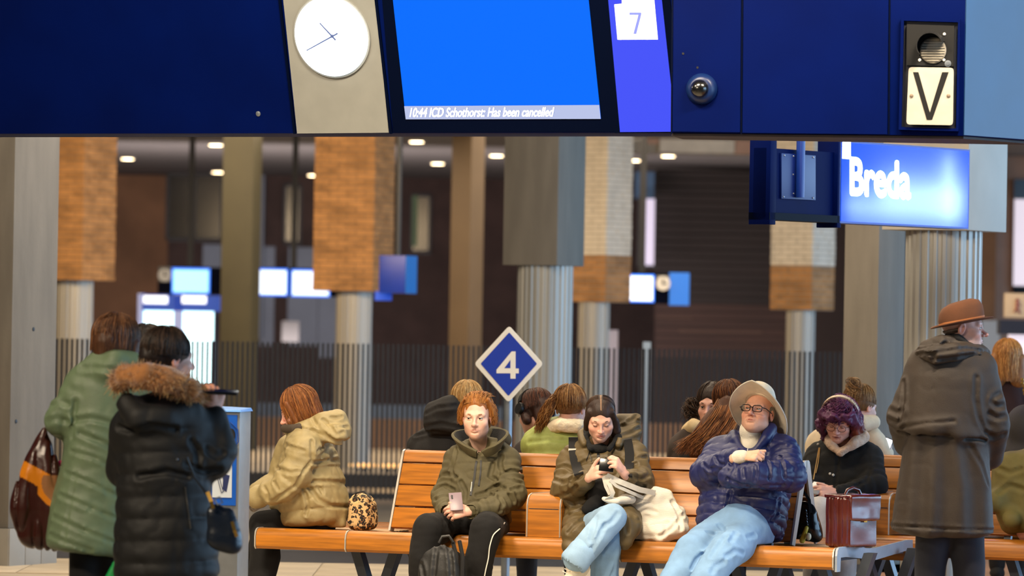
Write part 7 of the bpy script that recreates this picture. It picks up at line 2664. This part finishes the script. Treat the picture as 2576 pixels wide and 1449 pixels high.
ic.prism([SB(*p_, .003) for p_ in ((563, 1192), (578, 1196), (570, 1238), (560, 1230))], nb2 * .001)
for a, b in (((547, 1200), (557, 1238)), ((560, 1192), (566, 1232)), ((547, 1200), (560, 1186)), ((557, 1240), (566, 1232)), ((552, 1200), (561, 1234)), ((549, 1196), (562, 1189)), ((550, 1204), (563, 1196))):
    ic.tube([SB(*a, .004), SB(*b, .004)], .0014, 4)
ic.build('label_icon', M_lt, lb)

# brown carrier bag on the arm of the woman in green
DBG = 21.35
K = lambda px, py, d=0.0: P(px, py, DBG + d)
bg = thing('carrier_bag', 'brown plastic carrier bag with orange stripe hanging from the green coat sleeve', 'bag', tuple(K(100, 1390)))
s = S()
s.loft([K(116, 1388), K(104, 1350), K(100, 1280), K(104, 1190), K(114, 1100)], [.075, .112, .116, .085, .028], [.05, .075, .08, .06, .02], (1, 0, 0), (0, 1, 0), k=.03, power=2.8)
s.chain([K(112, 1080), K(85, 1160), K(66, 1270)], [.012, .03, .05], k=.05)
s.noise(.010, 9, (1.5, 1, .7))
s.noise(.012, 12, (2.2, 1, .4), ridge=True)
br_, og_, tn_ = (np.array(lin(c)) for c in ((58, 24, 16), (214, 128, 20), (150, 104, 66)))
def bagcol(v):
    p_ = pixv(v)
    c = np.tile(br_, (len(v), 1))
    y_ = p_[:, 1] - (p_[:, 0] - 60) * .55
    st_ = (y_ > 1158) & (y_ < 1204)
    c[st_] = og_
    arc_ = (np.abs(np.hypot((p_[:, 0] - 190) * .75, p_[:, 1] - 1215) - 70) < 6) & (p_[:, 0] > 96) & (p_[:, 1] > 1195)
    c[arc_] = og_
    in_ = (np.hypot((p_[:, 0] - 190) * .75, p_[:, 1] - 1215) < 64) & (p_[:, 1] > 1195)
    c[in_] = tn_
    return c
soft('bag_body', s, .006, mat('carrier_plastic', (60, 26, 18), .3, attr=True, bump=.1, bscale=30), bg, color=bagcol)
for dd in (-.03, .05):
    MB().strip([K(112, 1100, dd), K(122, 1068, dd * .5), K(140, 1050, 0), K(165, 1075, .05), K(172, 1130, .1)], (0, 1, 0), .03, .002).build('handle', mat('carrier_brown', (58, 26, 18), .4), bg, smooth=True)
q = S()
q.chain([K(126, 1168, .03), K(156, 1166, .03)], [.012, .014], k=.01)
q.noise(.004, 50)
tag(soft('cloth_bundle', q, .005, cloth('pink_cloth', (226, 40, 120), .8)), 'bright pink cloth poking out of the brown carrier bag', 'cloth')

# green bag between the two women
q = S()
q.chain([P(292, 1420, 20.75), P(285, 1480, 20.75), P(282, 1530, 20.75)], [.02, .06, .07], k=.03, squash=((0, 1, 0), .4))
gb_ = thing('green_bag', 'bright green carrier bag hanging low between the green and black coats', 'bag', tuple(P(285, 1560, 20.75)))
soft('bag_body', q, .007, mat('green_plastic', (0, 150, 70), .35), gb_)
MB().tube([P(292, 1420, 20.75), P(300, 1360, 20.8), P(312, 1310, 20.85)], .006, 6).build('handle', mat('green_plastic', (0, 150, 70)), gb_, smooth=True)

# dark handbag with gold hardware
DH = 20.3
K = lambda px, py, d=0.0: P(px, py, DH + d)
hb = thing('handbag', 'dark leather handbag with gold hardware hanging on the black puffer coat', 'bag', tuple(K(560, 1390)))
s = S()
s.loft([K(562, 1388), K(558, 1345), K(553, 1300), K(546, 1262)], [.066, .068, .058, .036], [.045, .045, .035, .02], (1, 0, -.15), (0, 1, 0), k=.02, power=3.0)
s.chain([K(578, 1290), K(588, 1340), K(588, 1372)], [.02, .03, .03], k=.03)
s.noise(.004, 16)
soft('bag_body', s, .005, mat('dark_leather', (24, 32, 44), .3, bump=.15, bscale=60), hb)
MB().tube([K(535, 1262), K(515, 1235, .0), K(490, 1200, .0), K(470, 1150, -.02)], .006, 6).build('strap', M_black, hb, smooth=True)
MB().strip([K(522, 1238, -.02), K(532, 1262, -.05), K(536, 1280, -.05)], (1, 0, .3), .016, .004).build('gold_chain', M_brass, hb)
MB().strip([K(584, 1312, -.06), K(590, 1334, -.06), K(596, 1350, -.05)], (1, 0, .3), .014, .004).build('gold_tag', M_brass, hb)
MB().tube([K(540, 1256, -.04), K(552, 1250, -.05), K(560, 1264, -.05), K(548, 1270, -.05), K(540, 1258, -.04)], .004, 6).build('metal_ring', M_steel, hb, smooth=True)

# leopard print bag on the bench
lp = thing('leopard_bag', 'leopard print fabric bag standing on the bench beside the khaki puffer jacket', 'bag', tuple(J(912, 1336, .45)))
s = S()
s.loft([J(912, 1334, .42), J(914, 1300, .43), J(912, 1268, .43), J(908, 1240, .43)], [.068, .070, .066, .052], [.09, .09, .08, .05], BU, BV, k=.02, power=4.5)
s.noise(.005, 14)
s.groove(hits(s, dens([(884, 1262), (912, 1256), (938, 1268)]), J(912, 1290, .4)[1]), .010, .008)
ml = bpy.data.materials.new('leopard_print')
ml.use_nodes = True
nt = ml.node_tree
b_ = nt.nodes['Principled BSDF']
b_.inputs['Roughness'].default_value = .75
tc_ = nt.nodes.new('ShaderNodeTexCoord')
vo = nt.nodes.new('ShaderNodeTexVoronoi')
vo.inputs['Scale'].default_value = 40
no = nt.nodes.new('ShaderNodeTexNoise')
no.inputs['Scale'].default_value = 60
mx_ = nt.nodes.new('ShaderNodeMix')
mx_.data_type = 'RGBA'
mx_.inputs['Factor'].default_value = .035
nt.links.new(tc_.outputs['Object'], no.inputs['Vector'])
nt.links.new(tc_.outputs['Object'], mx_.inputs['A'])
nt.links.new(no.outputs['Color'], mx_.inputs['B'])
nt.links.new(mx_.outputs['Result'], vo.inputs['Vector'])
rp = nt.nodes.new('ShaderNodeValToRGB')
rp.color_ramp.interpolation = 'CONSTANT'
rp.color_ramp.elements[0].color = (*lin((120, 78, 40)), 1)
rp.color_ramp.elements[1].position = .26
rp.color_ramp.elements[1].color = (*lin((14, 10, 8)), 1)
e_ = rp.color_ramp.elements.new(.52)
e_.color = (*lin((206, 172, 120)), 1)
nt.links.new(vo.outputs['Distance'], rp.inputs['Fac'])
nt.links.new(rp.outputs['Color'], b_.inputs['Base Color'])
soft('bag_body', s, .005, ml, lp)
MB().tube([J(890, 1256, .38), J(896, 1240, .38), J(916, 1236, .38), J(932, 1250, .38)], .005, 6).build('zip', M_black, lp, smooth=True)

# black rucksack on the floor
rk = thing('backpack', 'black rucksack on the floor between the feet of the man with reddish hair', 'bag', tuple(V3(*J(1112, 1500, -.42)[:2], 0)))
c = J(1112, 1450, -.42)
s = S()
base = V3(c[0], c[1], 0)
s.loft([base + EZ * .02, base + EZ * .14, base + EZ * .28, base + EZ * .37, base + EZ * .41], [.135, .138, .125, .095, .05], [.09, .09, .08, .06, .03], (1, -.3, 0), (.3, 1, 0), k=.02, power=3.2)
s.noise(.006, 10)
D_ = c[1]
creases(s, D_, [[(1062, 1400), (1082, 1374), (1110, 1366)], [(1100, 1370), (1096, 1410), (1092, 1449)], [(1128, 1372), (1134, 1410), (1136, 1449)], [(1060, 1420), (1066, 1449)]], .010, .008)
soft('bag_body', s, .008, cloth('black_nylon', (20, 20, 20), .55), rk)
MB().tube([P(1104, 1366, D_ - .02), P(1112, 1350, D_ - .02), P(1130, 1348, D_ - .02), P(1140, 1364, D_ - .02)], .008, 8).build('handle', M_black, rk, smooth=True)
for a in ((1140, 1366), (1156, 1362)):
    MB().tube([P(*a, D_), P(a[0] + 8, 1400, D_ - .06), P(a[0] + 6, 1449, D_ - .07)], .012, 8).build('strap', C_black, rk, smooth=True)

# white tote bag
tb = thing('tote_bag', 'white finely striped tote bag lying on the bench beside the woman in the olive puffer', 'bag', tuple(J(1665, 1362, .2)))
s = S()
s.chain([J(1618, 1330, .18), J(1655, 1300, .22), J(1690, 1310, .22)], [.075, .115, .10], k=.05, squash=((0, 1, 0), .75))
s.chain([J(1606, 1344, .14), J(1664, 1346, .12), J(1715, 1332, .18)], [.045, .06, .05], k=.05)
s.chain([J(1612, 1262, .18), J(1648, 1244, .20), J(1676, 1240, .22)], [.03, .04, .02], k=.06)
s.chain([J(1610, 1268, .16), J(1588, 1284, .14)], [.035, .03], k=.04)
s.noise(.012, 8)
s.noise(.008, 13, (1, 1, 1.3), ridge=True)
D_ = J(1650, 1300, .15)[1]
creases(s, D_, [[(1606, 1290), (1626, 1282), (1650, 1288)], [(1690, 1262), (1706, 1290), (1712, 1330)], [(1640, 1320), (1680, 1316)], [(1660, 1350), (1690, 1330), (1718, 1296)]], .010, .008)
mt_ = mat('tote_canvas', (228, 220, 204), .85, bump=.2, bscale=200)
nt = mt_.node_tree
wv = nt.nodes.new('ShaderNodeTexWave')
wv.inputs['Scale'].default_value = 44
wv.inputs['Distortion'].default_value = 2.5
wv.bands_direction = 'Z'
tcx = nt.nodes.new('ShaderNodeTexCoord')
nt.links.new(tcx.outputs['Object'], wv.inputs['Vector'])
rp = nt.nodes.new('ShaderNodeValToRGB')
rp.color_ramp.elements[0].position = .05
rp.color_ramp.elements[0].color = (*lin((198, 188, 172)), 1)
rp.color_ramp.elements[1].position = .3
rp.color_ramp.elements[1].color = (*lin((234, 226, 212)), 1)
nt.links.new(wv.outputs['Fac'], rp.inputs['Fac'])
nt.links.new(rp.outputs['Color'], nt.nodes['Principled BSDF'].inputs['Base Color'])
soft('bag_body', s, .007, mt_, tb)
M_tw = cloth('tote_strap', (226, 220, 208), .85)
MB().strip([J(1526, 1196, -.09), J(1560, 1212, -.06), J(1610, 1232, .04), J(1648, 1240, .14)], (0, -.2, 1), .030, .004).build('handle', M_tw, tb, smooth=True)
MB().strip([J(1534, 1206, -.09), J(1550, 1222, -.06), J(1590, 1240, .0), J(1618, 1252, .10)], (0, -.2, 1), .018, .004).build('handle', M_tw, tb, smooth=True)
MB().strip([J(1522, 1196, -.09), J(1534, 1220, -.08), J(1542, 1240, -.07), J(1538, 1250, -.06), J(1524, 1254, -.05)], (1, -.3, .3), .024, .004).build('handle', M_tw, tb, smooth=True)
MB().strip([J(1518, 1200, -.09), J(1524, 1224, -.08), J(1534, 1244, -.06)], (1, -.3, .3), .018, .004).build('handle', M_tw, tb, smooth=True)
q = S()
q.chain([J(1520, 1254, -.04), J(1552, 1262, -.03), J(1584, 1254, .05)], [.018, .026, .034], k=.02, squash=((0, 0, 1), .8))
q.noise(.007, 24)
soft('folded_flap', q, .006, mt_, tb)

# dark shiny bag with charm
T2 = 1.1
sb = thing('shoulder_bag', 'shiny black shoulder bag with chain and yellow charm beside the bench backrest end', 'bag', tuple(J(2030, 1362, .75)))
K = lambda px, py, d=0.0: J(px, py, .75 + d)
s = S()
s.loft([K(2030, 1362), K(2030, 1330), K(2026, 1290), K(2022, 1256)], [.078, .078, .066, .04], [.06, .06, .05, .03], BU, BV, k=.02, power=2.8)
s.chain([K(2046, 1330), K(2056, 1350)], [.03, .025], k=.03)
s.noise(.008, 14)
soft('bag_body', s, .006, mat('patent_black', (12, 13, 16), .18), sb)
MB().strip([K(2006, 1250, -.06), K(2016, 1228, -.03), K(2036, 1258, -.07), K(2040, 1290, -.08)], (1, 0, .2), .016, .004).build('strap', M_black, sb, smooth=True)
for k_ in range(6):
    q_ = K(2028 + k_ * .6, 1284 + k_ * 7, -.09)
    MB().lathe(q_, (1, .3 * (k_ % 2), .4), [(.007, -.002), (.009, 0), (.007, .002)], 10).build('chain_link', M_steel, sb, smooth=True)
q = S()
q.ell(K(2029, 1328, -.09), (.012, .008, .012))
q.chain([K(2027, 1334, -.09), K(2018, 1360, -.09)], [.012, .016], k=.01)
soft('charm', q, .004, mat('charm_yellow', (196, 168, 60), .35), sb)
q = S()
q.ell(K(2034, 1350, -.10), (.016, .014, .022))
soft('charm', q, .004, mat('charm_pearl', (226, 206, 170), .25), sb)

# leather briefcase on the bench end
bf = thing('briefcase', 'glossy red-brown leather briefcase standing on the end of the bench', 'bag', tuple(J(2146, 1385, .25)))
M_lea = mat('oxblood_leather', (84, 30, 20), .16, var=.12, vscale=10, bump=.06, bscale=30, coat=1.0)
yb = math.radians(38)
fu, fv = V3(math.cos(yb), math.sin(yb), 0), V3(-math.sin(yb), math.cos(yb), 0)
g0 = J(2136, 1384, .14)
g0[2] = .452
def gq(a, b, z):
    return g0 + fu * a + fv * b + EZ * z
Wf, Df, Hf = .205, .20, .265
RG = np.stack([fu, fv, EZ], 1)
s = S()
s.box(gq(Wf / 2, Df / 2, Hf / 2), (Wf / 2, Df / 2, Hf / 2), R=RG, rad=.012)
for k_ in (1, 2):
    s.groove([gq(-.002, Df * k_ / 3, 0), gq(-.002, Df * k_ / 3 + .004, Hf)], .022, .012)
    s.groove([gq(Wf, Df * k_ / 3, 0), gq(Wf, Df * k_ / 3, Hf)], .022, .012)
s.noise(.003, 12)
soft('case_body', s, .005, M_lea, bf)
s = S()
s.box(gq(Wf / 2, -.008, Hf * .79), (Wf / 2 + .006, .010, Hf * .245), R=RG, rad=.009)
s.box(gq(Wf / 2, Df / 2, Hf + .006), (Wf / 2 + .004, Df / 2 + .012, .010), R=RG, rad=.008, k=.02)
s.noise(.007, 16)
soft('flap', s, .005, M_lea, bf)
MB().tube([gq(Wf * .22, Df * .45, Hf + .012), gq(Wf * .30, Df * .45, Hf + .040), gq(Wf * .5, Df * .45, Hf + .052), gq(Wf * .7, Df * .45, Hf + .040), gq(Wf * .78, Df * .45, Hf + .012)], .009, 10).build('handle', M_lea, bf, smooth=True)
MB().box(gq(Wf / 2, -.012, Hf * .56), fu * .012, fv * .004, EZ * .014).build('clasp', M_brass, bf, bevel=.002)
